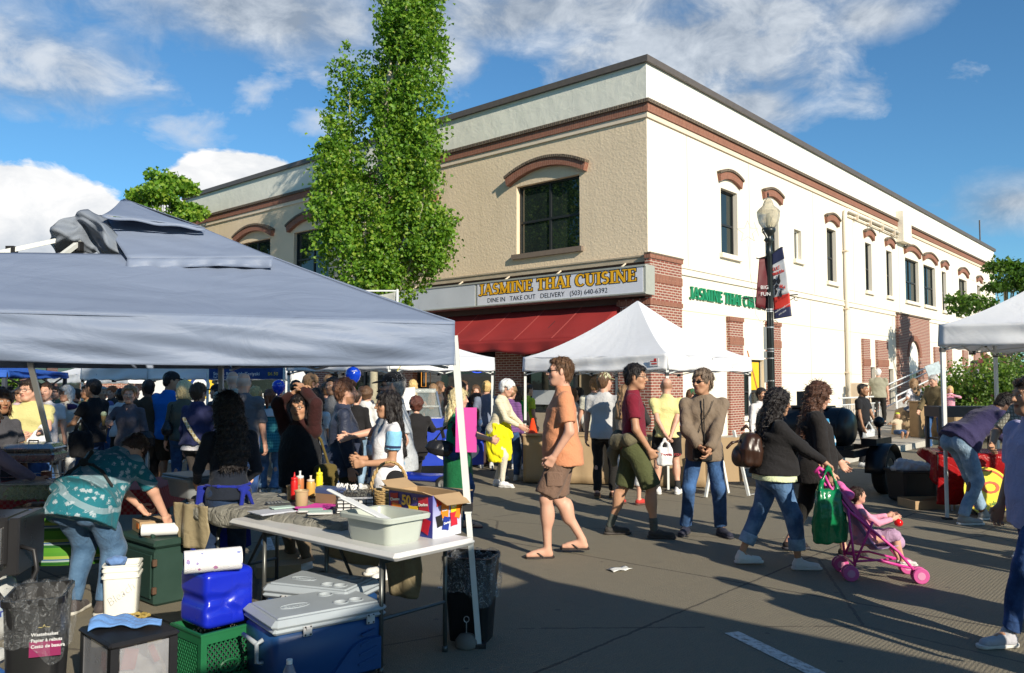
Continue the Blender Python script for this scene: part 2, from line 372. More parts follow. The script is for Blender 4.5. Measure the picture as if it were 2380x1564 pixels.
def glass_mat(name,col,rough=.03,spec=.6):
 m,nt,b=new_mat(name);tc=N(nt,'ShaderNodeTexCoord')
 n=N(nt,'ShaderNodeTexNoise',ins={0:tc.outputs['Object'],'Scale':1.2,'Detail':3})
 nt.links.new(MIX(nt,n.outputs[0],tuple(c*.6 for c in col),tuple(c*1.4 for c in col)),b.inputs['Base Color'])
 b.inputs['Roughness'].default_value=rough;b.inputs['Specular IOR Level'].default_value=spec
 bp=N(nt,'ShaderNodeBump',ins={'Strength':.06,'Distance':.05,'Height':n.outputs[0]});nt.links.new(bp.outputs[0],b.inputs['Normal'])
 return m
M_GLASS=glass_mat('dark_window_glass',(.016,.024,.022),spec=.8)
M_BLIND=mat('window_blind',(.30,.27,.20),.5,noise=.15)
M_CONC=mat('ledge_concrete',(.40,.33,.24),.9,noise=.25,nscale=4,bump=.5,bscale=30)
bld=thing('corner_building','two storey stucco corner building with tan left side, cream right side and brick trim','building',BC,ST)
def wall(fn,t0,t1,z0,z1,holes,depth=.22):
 """fn(t,z,d): surface point, d = depth into the wall"""
 mb=MB();ts=sorted({t0,t1,*[h[0]for h in holes],*[h[1]for h in holes]});zs=sorted({z0,z1,*[h[2]for h in holes],*[h[3]for h in holes]})
 flip=fn(0,0,0) is None
 for a,b in zip(ts,ts[1:]):
  for c,d in zip(zs,zs[1:]):
   if any(h[0]<=a+1e-6 and b<=h[1]+1e-6 and h[2]<=c+1e-6 and d<=h[3]+1e-6 for h in holes):continue
   if a<t0-1e-6 or b>t1+1e-6:continue
   mb.add([fn(a,c,0),fn(b,c,0),fn(b,d,0),fn(a,d,0)],[(0,1,2,3)])
 for a,b,c,d in holes:
  P=[fn(a,c,0),fn(b,c,0),fn(b,d,0),fn(a,d,0),fn(a,c,depth),fn(b,c,depth),fn(b,d,depth),fn(a,d,depth)]
  mb.add(P,[(0,4,5,1),(1,5,6,2),(2,6,7,3),(3,7,4,0)])
 return mb
RF=lambda t,z,d=0:Vector((t,d,z))
LF=lambda t,z,d=0:Vector((d,t,z))
RW=[(3.81,4.82,5.15,6.98),(6.66,7.65,5.15,6.98),(8.87,9.45,5.55,6.53),(11.73,12.62,5.1,6.98),(15.73,16.48,5.1,6.98),(18.32,19.06,5.1,6.98),(20.9,22.95,5.1,6.98),(23.75,25.75,5.1,6.98),(26.94,27.75,5.05,6.98),(30.3,32.0,5.05,6.95),(34.4,35.2,5.05,6.95)]
RLOW=[(4.87,6.45,.62,2.24),(15.9,16.6,.2,2.15),(18.08,18.9,.2,2.1),(24.15,24.95,.2,2.1)]
LW=[(2.03,4.18,5.08,6.97),(7.6,9.75,5.08,6.97),(12.75,14.86,5.08,6.97),(16.4,18.54,5.08,6.97),(20.3,22.0,5.08,6.97)]
LEN,WID=39.1,23.1
def part(mb,name,m,p=bld,**k):return mb.build(name,m,p,**k)
part(wall(RF,0,LEN,0,8.06,RW+RLOW),'right_wall',M_CREAM)
part(wall(RF,0,LEN,8.06,9.38,[]),'right_parapet',M_PARW)
part(wall(LF,0,WID,4.62,8.06,LW),'left_wall',M_TAN)
part(wall(LF,0,WID,8.06,9.38,[]),'left_parapet',M_PAR)
m_=MB();m_.add([(0,WID,0),(LEN,WID,0),(LEN,WID,9.4),(0,WID,9.4),(LEN,0,0),(LEN,0,9.4)],[(1,0,3,2),(4,1,2,5)]);part(m_,'rear_wall',M_CREAM)
m_=MB();m_.bb(.3,LEN-.1,.3,WID-.1,8.9,8.95);part(m_,'roof',mat('roof_felt',(.2,.2,.2)))
m_=MB();m_.bb(-.09,.3,-.09,WID+.1,9.38,9.54);m_.bb(.3,LEN+.1,-.09,.3,9.383,9.54);part(m_,'coping',M_COPE)
m_=MB();m_.bb(-.085,0,-.085,WID,8.15,8.36);m_.bb(0,LEN,-.085,0,8.15,8.36);part(m_,'brick_band',M_SOLD)
m_=MB();m_.bb(-.14,0,-.14,WID,8.362,8.45);m_.bb(0,LEN,-.14,0,8.362,8.45);part(m_,'cornice',M_CAPB)
m_=MB();m_.bb(-.05,0,-.05,WID,8.02,8.147);m_.bb(0,LEN,-.05,0,8.02,8.147);part(m_,'moulding',M_TRIM)
m_=MB();m_.bb(1.4,LEN,-.05,0,4.33,4.40);m_.bb(1.4,LEN,-.03,0,4.40,4.5);m_.bb(1.4,LEN,-.06,0,4.5,4.53);part(m_,'string_course',M_CREAM)
M_SCORE=mat('score_line',(.42,.33,.22),.9)
m_=MB()
for z in(7.12,5.17-.14,3.42):
 seg=[(1.45 if z<4.6 else .02,LEN)]
 for h in RW:
  if h[2]-.12<z<h[3]+.5:seg=[s2 for s in seg for s2 in((s[0],h[0]-.25),(h[1]+.25,s[1])) if s2[1]-s2[0]>.05 and s2[0]>=s[0]and s2[1]<=s[1]]or seg
 for a,b in seg:m_.bb(a,b,-.003,.001,z-.008,z+.008)
for t in(1.95,5.6,10.5,14.4,20.0,29.0,33.5):m_.bb(t-.008,t+.008,-.004,.001,4.55,8.0)
for t in(10.1,13.9,18.95,29.5):m_.bb(t-.008,t+.008,-.004,.001,.2,4.3)
m_.bb(7.6,15.0,-.003,.001,1.86,1.876)
part(m_,'score_line',M_SCORE)
def hood(fn,t0,t1,z,out=.13,wide=.2,rise=.33,th=.24,base=.2):
 """brick arch over an opening whose top is z"""
 n=12;c=(t0+t1)/2;hw=(t1-t0)/2+wide;B=MB();T2=MB();Pl=MB()
 def arc(r_off,i):
  x=-1+2*i/n;return(c+x*(hw+r_off*.3),z+base+rise*(1-x*x)+r_off)
 for i in range(n):
  for mb,o0,o1,oo in((B,0,th,out),(T2,th+.002,th+.07,out+.04)):
   a0,a1,b0,b1=arc(o0,i),arc(o1,i),arc(o0,i+1),arc(o1,i+1)
   P=[fn(*a0,-oo),fn(*b0,-oo),fn(*b1,-oo),fn(*a1,-oo),fn(*a0,.01),fn(*b0,.01),fn(*b1,.01),fn(*a1,.01)]
   fs=[(0,1,2,3),(0,4,5,1),(3,2,6,7)]
   if i==0:fs.append((0,3,7,4))
   if i==n-1:fs.append((1,5,6,2))
   mb.add(P,fs)
 o=B.build('window_hood',M_SOLD,bld);T2.build('hood_cap',M_CAPB,o)
def window(fn,t0,t1,z0,z1,kind,light=False,sillm=None):
 m=MB();g=MB();f=.055;d0,d1=.13,.19
 def bx(mb,a,b,c,d,e,f2):
  P=[fn(x,y,z) for z in(e,f2) for x,y in((a,c),(b,c),(b,d),(a,d))]
  mb.add(P,[(0,1,2,3),(7,6,5,4),(0,4,5,1),(1,5,6,2),(2,6,7,3),(3,7,4,0)])
 bx(m,t0,t1,z0,z0+f,d0,d1);bx(m,t0,t1,z1-f,z1,d0,d1);bx(m,t0,t0+f,z0+f,z1-f,d0,d1);bx(m,t1-f,t1,z0+f,z1-f,d0,d1)
 zm=z0+(z1-z0)*.47
 if kind!='plain':bx(m,t0+f,t1-f,zm-.03,zm+.03,d0,d1-.005)
 if kind=='quad':c=(t0+t1)/2;bx(m,c-.03,c+.03,z0+f,zm-.031,d0+.002,d1-.005);bx(m,c-.03,c+.03,zm+.031,z1-f,d0+.002,d1-.005)
 o=m.build('window',M_FRAME if not light else mat('white_frame',(.7,.68,.62),.6),bld)
 bx(g,t0+.01,t1-.01,z0+.01,z1-.01,d1-.02,d1+.02);g.build('pane',M_GLASS,o)
 if kind in('sash','quad'):
  b=MB();bx(b,t0+f,t0+f+.16*(t1-t0),z0+f,z1-f,d1-.026,d1-.022)
  if fn is RF:b.build('curtain',M_BLIND,o)
 s=MB();bx(s,t0-.12,t1+.12,z0-.13,z0,-.1,.02)
 s.build('window_sill',sillm,o)
for i,(a,b,c,d) in enumerate(RW):
 window(RF,a,b,c,d,'quad' if b-a>1.5 else('sash' if i!=2 else 'plain'),i==2,M_CREAM)
 if i!=2:hood(RF,a,b,d,.1,.12 if b-a>1.5 else .14,.24 if b-a>1.5 else .16,.20,.14)
for a,b,c,d in LW:
 window(LF,a,b,c,d,'quad',False,M_SILLD);hood(LF,a,b,d,.16,.24,.34,.2,.03)
m_=MB()
m_.bb(-.14,1.37,-.14,0,.0,4.56);m_.bb(-.14,0,0,.78,.0,3.6)
part(m_,'brick_column',M_BRICK)
m_=MB()
for z0,z1,o in((4.56,4.66,.03),(4.0,4.2,.015),(3.45,3.56,.02)):
 m_.bb(-.14-o,1.37+o,-.14-o,-.14,z0,z1);m_.bb(-.14-o,-.14,-.14,(.78+o if z1<3.6 else 0),z0,z1)
 if z0>4.5:m_.bb(-.14,1.37+o,-.14,-.0,z0,z1-.003)
part(m_,'brick_course',M_SOLD)
m_=MB();m_.bb(-.18,1.41,-.18,0,4.663,4.70);part(m_,'column_cap',M_CAPB)
for a,b in((4.03,4.87),(6.55,7.46)):
 m_=MB();m_.bb(a,b,-.1,0,0,3.28);m_.build('brick_pilaster',M_BRICK,bld)
 m_=MB();m_.bb(a-.02,b+.02,-.13,0,3.283,3.4);m_.build('pilaster_course',M_SOLD,bld);m_=MB();m_.bb(a-.01,b+.01,-.12,-.1,2.62,2.84);m_.build('pilaster_course',M_SOLD,bld)
def bx3(mb,a,b,c,d,o):mb.bb(a,b,-o,0,c,d)
for a,b,t,holes in((15.03,15.8,3.22,[]),(16.66,18.01,3.22,[]),(25.01,26.21,3.2,[]),(27.36,28.15,3.2,[]),(30.5,31.5,3.2,[]),(33,34.4,3.2,[])):
 m_=MB();m_.bb(a,b,-.09,0,0,t);m_.build('brick_pilaster',M_BRICK,bld)
 m_=MB();m_.bb(a-.01,b+.01,-.11,-.09,2.2,2.45);m_.build('pilaster_course',M_SOLD,bld)
m_=MB();m_.bb(19.33,20.75,-.12,0,0,4.4);m_.bb(22.36,24.05,-.12,0,0,4.4);m_.bb(20.75,22.36,-.12,0,3.35,4.4);part(m_,'brick_bay',M_BRICK)
m_=MB();n=10;c0=21.555
for i in range(n):
 f0,f1=PI*i/n,PI*(i+1)/n
 q=[(c0-math.cos(f)*r,2.65+math.sin(f)*r*(.72/.805)) for f,r in((f0,.803),(f1,.803),(f1,1.07),(f0,1.07))]
 m_.add([RF(x,z,-.15) for x,z in q]+[RF(x,z,-.1) for x,z in q],[(0,1,2,3),(3,2,6,7),(0,4,5,1)])
part(m_,'brick_arch',M_SOLD)
m_=MB();m_.bb(20.75,22.36,-.04,0,1.98,3.36);part(m_,'arch_panel',M_PARW)
m_=MB();m_.bb(20.8,22.3,-.03,0,.2,1.95);part(m_,'dark_opening',M_GLASS)
m_=MB();m_.bb(19.25,24.12,-.17,0,4.403,4.47);part(m_,'bay_cap',M_CAPB)
for a,b,c,d in RLOW:window(RF,a,b,c,d,'plain',False,M_CREAM)
m_=MB();m_.bb(5.62,5.68,.1,.17,.65,2.2);m_.bb(4.95,6.4,.1,.172,1.28,1.33);part(m_,'window_bar',M_FRAME)
m_=MB();m_.bb(5.72,6.38,.14,.165,1.36,2.2);part(m_,'yellow_poster',mat('yellow_poster',(.75,.45,.02),.5))
m_=MB();m_.tube([(13.3,-.1,.1),(13.3,-.1,7.6),(13.36,-.1,7.8),(13.55,-.1,7.87),(19.7,-.1,7.87)],.07,10);m_.tube([(13.75,-.08,7.7),(19.7,-.08,7.7)],.03,8);part(m_,'downspout',M_CREAM,smooth=True)
m_=MB()
for t in(14.5,16,17.5,19):m_.bb(t-.03,t+.03,-.18,0,7.64,7.96)
for z in(1.9,4.2,6.3):m_.bb(13.18,13.42,-.18,0,z,z+.05)
part(m_,'pipe_bracket',M_TRIM)
m_=MB();m_.bb(19.72,20.9,-.3,0,7.5,8.8);part(m_,'vent_box',M_CREAM)
m_=MB();m_.bb(13.6,14.3,-.5,0,.13,1.55,.03);m_.bb(14.4,15.0,-.45,0,.13,1.5,.03);part(m_,'utility_cabinet',M_TRIM)
m_=MB();m_.lathe([(.1,0),(.1,.5),(.16,.52),(.16,.6),(.02,.66)],(1.5,.8,9.3),12);part(m_,'roof_vent',mat('galvanised',(.5,.5,.5),.5))
m_=MB();m_.lathe([(.35,0),(.4,.25),(.3,.42),(.05,.5)],(9.6,.9,9.35),14);part(m_,'roof_fan',mat('white_metal',(.7,.7,.7),.5),smooth=True)
m_=MB();m_.tube([(38,.5,9.3),(38,.5,11.2)],.04,6);part(m_,'roof_mast',M_COPE)
# ---------------------------------------------------------------- ground floor of left side
m_=MB();m_.bb(-.06,.0,.0,WID,4.5,4.62);m_.bb(-.09,.0,.0,WID,4.622,4.66);part(m_,'ledge',M_CONC)
m_=MB();m_.bb(0.0,.2,.002,WID,3.45,4.5);part(m_,'fascia',mat('dark_fascia',(.10,.06,.05),.9))
PIL=[(.78,1.15),(3.95,4.9),(8.3,9.1),(12.6,13.4),(16.8,17.6),(20.9,21.7)]
for a,b in PIL:m_=MB();m_.bb(-.08,.25,a,b,0,3.448);m_.build('brick_pilaster',M_BRICK,bld)
edges=[1.15,3.95,4.9,8.3,9.1,12.6,13.4,16.8,17.6,20.9]
for a,b in zip(edges[::2],edges[1::2]):
 a2=a+1.1 if a<2 else a
 m_=MB();m_.bb(.0,.2,a2,b,0.13,.78);m_.build('stall_riser',M_CONC,bld)
 f=MB();nn=2 if a2-a<.5 else 1;w=(b-a2)/max(1,round((b-a2)/1.7));k=max(1,round((b-a2)/1.7))
 f.bb(.1,.18,a2,b,.78,.86);f.bb(.1,.18,a2,b,3.36,3.448);f.bb(.1,.179,a2,b,2.66,2.74)
 for i in range(k+1):y=a2+w*i;y=min(max(y,a2+.04),b-.04);f.bb(.095,.185,y-.04,y+.04,.86,3.36)
 o=f.build('shop_window',M_FRAME,bld)
 g=MB();g.bb(.13,.15,a2,b,.8,3.44);g.build('pane',M_GLASS,o)
m_=MB();m_.bb(.9,1.0,1.15,2.25,.13,3.45);m_.bb(.25,.9,2.2,2.25,.13,3.45);part(m_,'door_recess',mat('beige_recess',(.42,.34,.22),.8))
m_=MB();m_.bb(.82,.9,1.2,1.45,.15,2.6);part(m_,'door',M_FRAME)
m_=MB();m_.bb(.085,.09,2.85,3.75,2.05,2.45);part(m_,'window_notice',mat('pale_paper',(.5,.52,.52),.6))
m_=MB();m_.bb(.083,.09,2.7,3.1,1.75,1.83);part(m_,'red_notice',mat('red_notice',(.55,.03,.02),.5))
m_=MB();m_.bb(.085,.09,2.75,3.7,1.0,1.38);part(m_,'window_towel',mat('pale_paper',(.5,.52,.52),.6))
M_AWN=mat('maroon_canvas',(.27,.022,.020),.75,noise=.22,nscale=1.2,bump=.3,bscale=4)
A0,A1,AO=.72,9.2,1.25
m_=MB()
def aw(u,v):
 y=A0+(A1-A0)*u;sag=.05*math.sin(PI*v)*(.6+.4*math.sin(u*37));return Vector((-.05-AO*v,y,3.5-.85*v-sag))
m_.grid(aw,60,10)
def av(u,v):
 y=A0+(A1-A0)*u;w=.03*math.sin(u*60)+.02*math.sin(u*23+1);return Vector((-.05-AO-w*v-.02*v,y,2.65-(.3+.05*math.sin(u*9)+.03*math.sin(u*31))*v))
m_.grid(av,90,4)
for y in(A0,A1):m_.add([(-.05,y,3.5),(-.05-AO,y,2.65),(-.05-AO,y,2.37),(-.05,y,2.9)],[(0,1,2,3)])
o=part(m_,'awning',M_AWN);solid(o,.008);smoothby(o,40)
m2=MB()
for k in range(6):
 y=A0+.05+(A1-A0-.1)*k/5;m2.tube([(-.06,y,3.44),(-.04-AO,y,2.6),(-.06,y,2.5)],.018,6)
m2.build('awning_frame',M_FRAME,o)
m3=MB()
for k in range(1,7):
 y=A0+(A1-A0)*k/7;m3.add([aw((y-A0)/(A1-A0),j/10)+Vector((-.006,s*.025,.012)) for j in range(11) for s in(-1,1)],[(2*j,2*j+1,2*j+3,2*j+2) for j in range(10)])
m3.build('awning_seam',mat('maroon_seam',(.40,.07,.06),.7),o)
# ---------------------------------------------------------------- shop sign on the left side
sg=thing('shop_sign','light box sign with yellow JASMINE THAI CUISINE lettering above the maroon awning','sign',BC,ST)
M_SGW=mat('sign_face',(.66,.67,.72),.35,noise=.05)
M_SGG=mat('sign_face_blank',(.50,.53,.57),.3,noise=.14,nscale=1.5)
M_SGF=mat('sign_frame',(.33,.34,.30),.5)
m_=MB();m_.bb(-.5,-.1,-.25,9.0,3.66,4.36);m_.build('sign_box',M_SGF,sg)
m_=MB();m_.bb(-.512,-.502,-.18,5.18,3.71,4.31);m_.build('sign_face',M_SGW,sg)
m_=MB();m_.bb(-.512,-.502,5.27,8.95,3.71,4.31);m_.build('blank_face',M_SGG,sg)
m_=MB();m_.bb(-.53,-.5,-.25,9.0,4.312,4.345);m_.bb(-.53,-.5,-.25,9.0,3.675,3.708);m_.build('sign_rim',M_SGF,sg)
m_=MB()
for y in(.6,2.6,4.4,6.2,8.2):m_.bar((-.3,y,4.35),(-.02,y,4.52),.03)
m_.build('hanger',M_TRIM,sg)
TY=mat('sign_yellow',(.80,.42,.01),.5,noise=.05);TB=mat('sign_black',(.012,.012,.014),.5,noise=0)
serif_obj('lettering_outline','JASMINE THAI CUISINE',.29,5.12,TB,sg,(-.513,5.1,3.985),(0,-1,0),(0,0,1),.002,fat=.16)
serif_obj('lettering','JASMINE THAI CUISINE',.29,5.12,TY,sg,(-.520,5.1,3.985),(0,-1,0),(0,0,1),.002,fat=.035)
SM={'D':1}
text('small_lettering','DINE IN   TAKE OUT   DELIVERY   (503) 640-6392',.175,TB,sg,(-.513,4.80,3.765),(0,-1,0),(0,0,1),bold=-.0008,xs=1.06)
ws=thing('wall_lettering','green raised JASMINE THAI CUISINE letters on the cream wall','sign',BC,ST)
serif_obj('lettering','JASMINE THAI CUISINE',.30,4.75,mat('sign_green',(.01,.22,.10),.5),ws,(1.97,-.012,3.76),(1,0,0),(0,0,1),.05,fat=.04)
def emat(name,c,s):return mat(name,tuple(x*.3 for x in c),.5,noise=0,emit=c,estr=s)
no=thing('neon_sign','red neon OPEN sign with blue underline in the dark shop window','sign',BC,ST)
me=text('neon_lettering','OPEN',.30,emat('neon_red',(1,.06,.03),1.4),no,(.04,6.15,1.98),(0,-1,0),(0,0,1),bold=-.006,ext=.006)
m_=MB();m_.tube([(.05,6.15-.12-.66*i/8,1.93-.07*math.sin(PI*i/8)) for i in range(9)],.012,6);m_.build('blue_tube',emat('neon_blue',(.05,.12,1),1.4),no)
nb=thing('bottle_neon','orange bottle outline neon hanging in the shop window','sign',BC,ST)
m_=MB();bz=[(-.1,0),(.1,0),(.1,.5),(.04,.68),(.04,.9),(-.04,.9),(-.04,.68),(-.1,.5)]
m_.tube([(.04,7.95+x,1.45+z) for x,z in bz],.01,6,closed=True);m_.build('glass_tube',emat('neon_orange',(.9,.35,.05),.9),nb)
ob=thing('unseen_building','unseen two storey brick building added behind the camera to dim the sky light','building',(-15,-14,0),ST)  # unseen block added to cut sky light from behind the camera
m_=MB();m_.bb(-18,14,-8,8,0,8.5);m_.build('wall',M_BRICK,ob)
m_=MB();m_.bb(-18.2,14.2,-8.2,8.2,8.503,8.8);m_.build('coping',M_COPE,ob)
for k in range(8):
 for z0 in(.8,4.9):
  m_=MB();m_.bb(-16+3.7*k,-14+3.7*k,8.0,8.02,z0,z0+2.2);w_=m_.build('window',M_GLASS,ob)
  m_=MB();m_.bb(-16.1+3.7*k,-13.9+3.7*k,8.0,8.06,z0-.15,z0-.005);m_.build('window_sill',M_CONC,w_)
  # ================================================================== DISTANCE-FIELD MODELLER (bodies, clothes, bags)
f32=np.float32
class SDF:
 """smooth union of soft primitives, meshed by surface nets"""
 def __init__(s,vox):s.vox=vox;s.pr=[]
 def cone(s,a,b,ra,rb,k=.02,op='+'):
  a=np.array(a,f32);b=np.array(b,f32);r=max(ra,rb);ab=b-a;L2=max(float(ab@ab),1e-9)
  def fn(X,Y,Z):
   px,py,pz=X-a[0],Y-a[1],Z-a[2]
   h=np.clip((px*ab[0]+py*ab[1]+pz*ab[2])/L2,0,1)
   return np.sqrt((px-h*ab[0])**2+(py-h*ab[1])**2+(pz-h*ab[2])**2)-(ra+(rb-ra)*h)
  s.pr.append((np.minimum(a,b)-r,np.maximum(a,b)+r,fn,k,op));return s
 def chain(s,pts,rs,k=.015):
  for i in range(len(pts)-1):s.cone(pts[i],pts[i+1],rs[i],rs[i+1],k)
  return s
 def ell(s,c,r,R=None,k=.02,op='+'):
  c=np.array(c,f32);r=np.array(r,f32);Rm=np.eye(3,dtype=f32) if R is None else np.array(R,f32)
  m=float(r.max())
  def fn(X,Y,Z):
   p0,p1,p2=X-c[0],Y-c[1],Z-c[2]
   q=[(p0*Rm[0][i]+p1*Rm[1][i]+p2*Rm[2][i]) for i in range(3)]
   k0=np.sqrt(sum((q[i]/r[i])**2 for i in range(3)));k1=np.sqrt(sum((q[i]/r[i]**2)**2 for i in range(3)))+1e-6
   return k0*(k0-1)/k1
  s.pr.append((c-m,c+m,fn,k,op));return s
 def loft(s,a,b,xax,secs,k=.02,op='+',rnd=.0,pw=2.0):
  """elliptical sections (t, wx, wy, ox, oy) along a->b; xax = width axis"""
  a=np.array(a,f32);b=np.array(b,f32);z=b-a;L=float(np.linalg.norm(z));z=z/L
  x=np.array(xax,f32);x=x-z*(x@z);x/=np.linalg.norm(x);y=np.cross(z,x)
  T=np.array([q[0]for q in secs],f32);cols=[np.array([q[i]for q in secs],f32) for i in range(1,5)]
  m=float(max(cols[0].max()+abs(cols[2]).max(),cols[1].max()+abs(cols[3]).max()))
  t0,t1=float(T[0]),float(T[-1])
  def fn(X,Y,Z):
   px,py,pz=X-a[0],Y-a[1],Z-a[2]
   t=(px*z[0]+py*z[1]+pz*z[2])/L
   wx,wy,ox,oy=(np.interp(t,T,c) for c in cols)
   u=(px*x[0]+py*x[1]+pz*x[2]-ox)/wx;v=(px*y[0]+py*y[1]+pz*y[2]-oy)/wy
   q=(np.abs(u)**pw+np.abs(v)**pw)**(1/pw)
   d=(q-1)*np.minimum(wx,wy)
   c=np.maximum(t0-t,t-t1)*L
   if rnd:return np.minimum(np.maximum(d+rnd,c+rnd),0)+np.sqrt(np.maximum(d+rnd,0)**2+np.maximum(c+rnd,0)**2)-rnd
   return np.maximum(d,c)
  pa,pb=a+z*L*t0,a+z*L*t1
  s.pr.append((np.minimum(pa,pb)-m,np.maximum(pa,pb)+m,fn,k,op));return s
 def plane(s,p,n,k=.004):
  """cut away everything on the side n points to"""
  p=np.array(p,f32);n=np.array(n,f32);n=n/np.linalg.norm(n)
  s.pr.append((None,None,lambda X,Y,Z:-((X-p[0])*n[0]+(Y-p[1])*n[1]+(Z-p[2])*n[2]),k,'-'));return s
 def rough(s,amp,fn):s.pr.append((None,None,(amp,fn),0,'n'));return s
 def mesh(s):
  los=np.array([q[0]for q in s.pr if q[4]=='+']);his=np.array([q[1]for q in s.pr if q[4]=='+'])
  v=s.vox;lo=los.min(0)-2.5*v;hi=his.max(0)+2.5*v
  n=np.ceil((hi-lo)/v).astype(int)+1
  ax=[lo[i]+v*np.arange(n[i],dtype=f32) for i in range(3)]
  D=np.full(n,9.0,f32)
  for a,b,fn,k,op in s.pr:
   if op=='n':
    m=np.abs(D)<fn[0]*2.2+v*2
    idx=np.nonzero(m)
    D[idx]+=fn[0]*fn[1](ax[0][idx[0]],ax[1][idx[1]],ax[2][idx[2]]);continue
   if a is None:sl=(slice(None),)*3
   else:
    i0=np.clip(np.floor((a-k-2*v-lo)/v).astype(int),0,n-1);i1=np.clip(np.ceil((b+k+2*v-lo)/v).astype(int)+1,1,n)
    sl=tuple(slice(i0[i],i1[i]) for i in range(3))
   X=ax[0][sl[0]][:,None,None];Y=ax[1][sl[1]][None,:,None];Z=ax[2][sl[2]][None,None,:]
   d=fn(X,Y,Z).astype(f32)+np.zeros_like(D[sl]);c=D[sl];k=max(k,1e-4)
   if op=='+':h=np.maximum(k-np.abs(c-d),0)/k;D[sl]=np.minimum(c,d)-h*h*k*.25
   else:h=np.maximum(k-np.abs(c+d),0)/k;D[sl]=np.maximum(c,-d)+h*h*k*.25
  return surface_nets(D,lo,v)
def surface_nets(D,lo,v):
 S=D<0;n=D.shape
 if not S.any():return np.zeros((0,3),f32),np.zeros((0,4),int)
 c=np.zeros(tuple(i-1 for i in n)+(3,),f32);cnt=np.zeros(c.shape[:3],f32)
 corner=[(i,j,k) for i in(0,1) for j in(0,1) for k in(0,1)]
 def cs(A,o):return A[o[0]:n[0]-1+o[0],o[1]:n[1]-1+o[1],o[2]:n[2]-1+o[2]]
 for o in corner:
  for axn in range(3):
   if o[axn]:continue
   p=list(o);p[axn]=1
   a=cs(D,o);b=cs(D,p);m=(a<0)!=(b<0)
   if not m.any():continue
   idx=np.nonzero(m);t=a[idx]/(a[idx]-b[idx])
   add=np.zeros((len(t),3),f32);add[:]=o;add[:,axn]=t
   c[idx]+=add;cnt[idx]+=1
 cell=cnt>0;idn=np.full(cell.shape,-1,np.int64);idx=np.nonzero(cell);idn[idx]=np.arange(len(idx[0]))
 V=(c[idx]/cnt[idx][:,None]+np.stack(idx,1))*v+lo
 Fs=[]
 for axn in range(3):
  A=[slice(1,n[i]-1) for i in range(3)];B=list(A);A[axn]=slice(0,n[axn]-1);B[axn]=slice(1,n[axn])
  a=S[tuple(A)];b=S[tuple(B)]
  for flag in(True,False):
   m=(a&~b) if flag else(~a&b)
   ii=np.stack(np.nonzero(m),1)
   if not len(ii):continue
   for i in range(3):
    if i!=axn:ii[:,i]+=1
   u,w=(axn+1)%3,(axn+2)%3
   q=[]
   for du,dw in((0,0),(1,0),(1,1),(0,1)):
    j=ii.copy();j[:,u]-=1-du;j[:,w]-=1-dw
    q.append(idn[j[:,0],j[:,1],j[:,2]])
   q=np.stack(q,1)
   if not flag:q=q[:,::-1]
   Fs.append(q)
 return V.astype(f32),np.concatenate(Fs)
def mesh_obj(name,parts,m,parent=None,colfn=None):
 Vs,Fs,o=[],[],0
 for V,Fc in parts:
  if len(V)==0:continue
  Vs.append(V);Fs.append(Fc+o);o+=len(V)
 if not Vs:return None
 V=np.concatenate(Vs);Fc=np.concatenate(Fs)
 me=bpy.data.meshes.new(name);me.vertices.add(len(V));me.vertices.foreach_set('co',V.astype(f32).ravel())
 me.loops.add(len(Fc)*4);me.loops.foreach_set('vertex_index',Fc.ravel().astype(np.int32))
 me.polygons.add(len(Fc));me.polygons.foreach_set('loop_start',np.arange(0,len(Fc)*4,4,dtype=np.int32));me.polygons.foreach_set('loop_total',np.full(len(Fc),4,np.int32))
 me.polygons.foreach_set('use_smooth',np.ones(len(Fc),bool))
 me.update(calc_edges=True);me.materials.append(m)
 if colfn is not None:
  ca=me.color_attributes.new('Col','FLOAT_COLOR','POINT');C=np.ones((len(V),4),f32);C[:,:3]=colfn(V);ca.data.foreach_set('color',C.ravel())
 ob=bpy.data.objects.new(name,me);COL.objects.link(ob)
 if parent is not None:ob.parent=parent
 return ob
 # ------------------------------------------------------------------ cloth folds
def folds(seed,f=18,stretch=(1,1,.5)):
 r=np.random.RandomState(seed);K=[(r.normal(size=3)*np.array(stretch)*f*s,r.rand()*6.28,1.0/s) for s in(1,1.3,1.9,2.7) for _ in range(2)]
 w=r.normal(size=3)*9
 def fn(X,Y,Z):
  wv=np.sin(X*w[0]+Y*w[1]+Z*w[2])*1.5;o=0
  for kx,ph,am in K:o=o+am*np.sin(X*kx[0]+Y*kx[1]+Z*kx[2]+ph+wv)
  o=o/3.0
  return np.sign(o)*(1-np.abs(1-np.abs(o)))*1.0
 return fn
def strands(seed,f=140):
 r=np.random.RandomState(seed)
 a,b,c=r.uniform(.8,1.2,3)
 def fn(X,Y,Z):return(np.sin(X*f*a+3*np.sin(Z*21+Y*9))+np.sin(Y*f*b+3*np.sin(Z*17+X*13))+.8*np.sin((X+Y)*f*.45*c+2.5*np.sin(Z*14)))*.45
 return fn
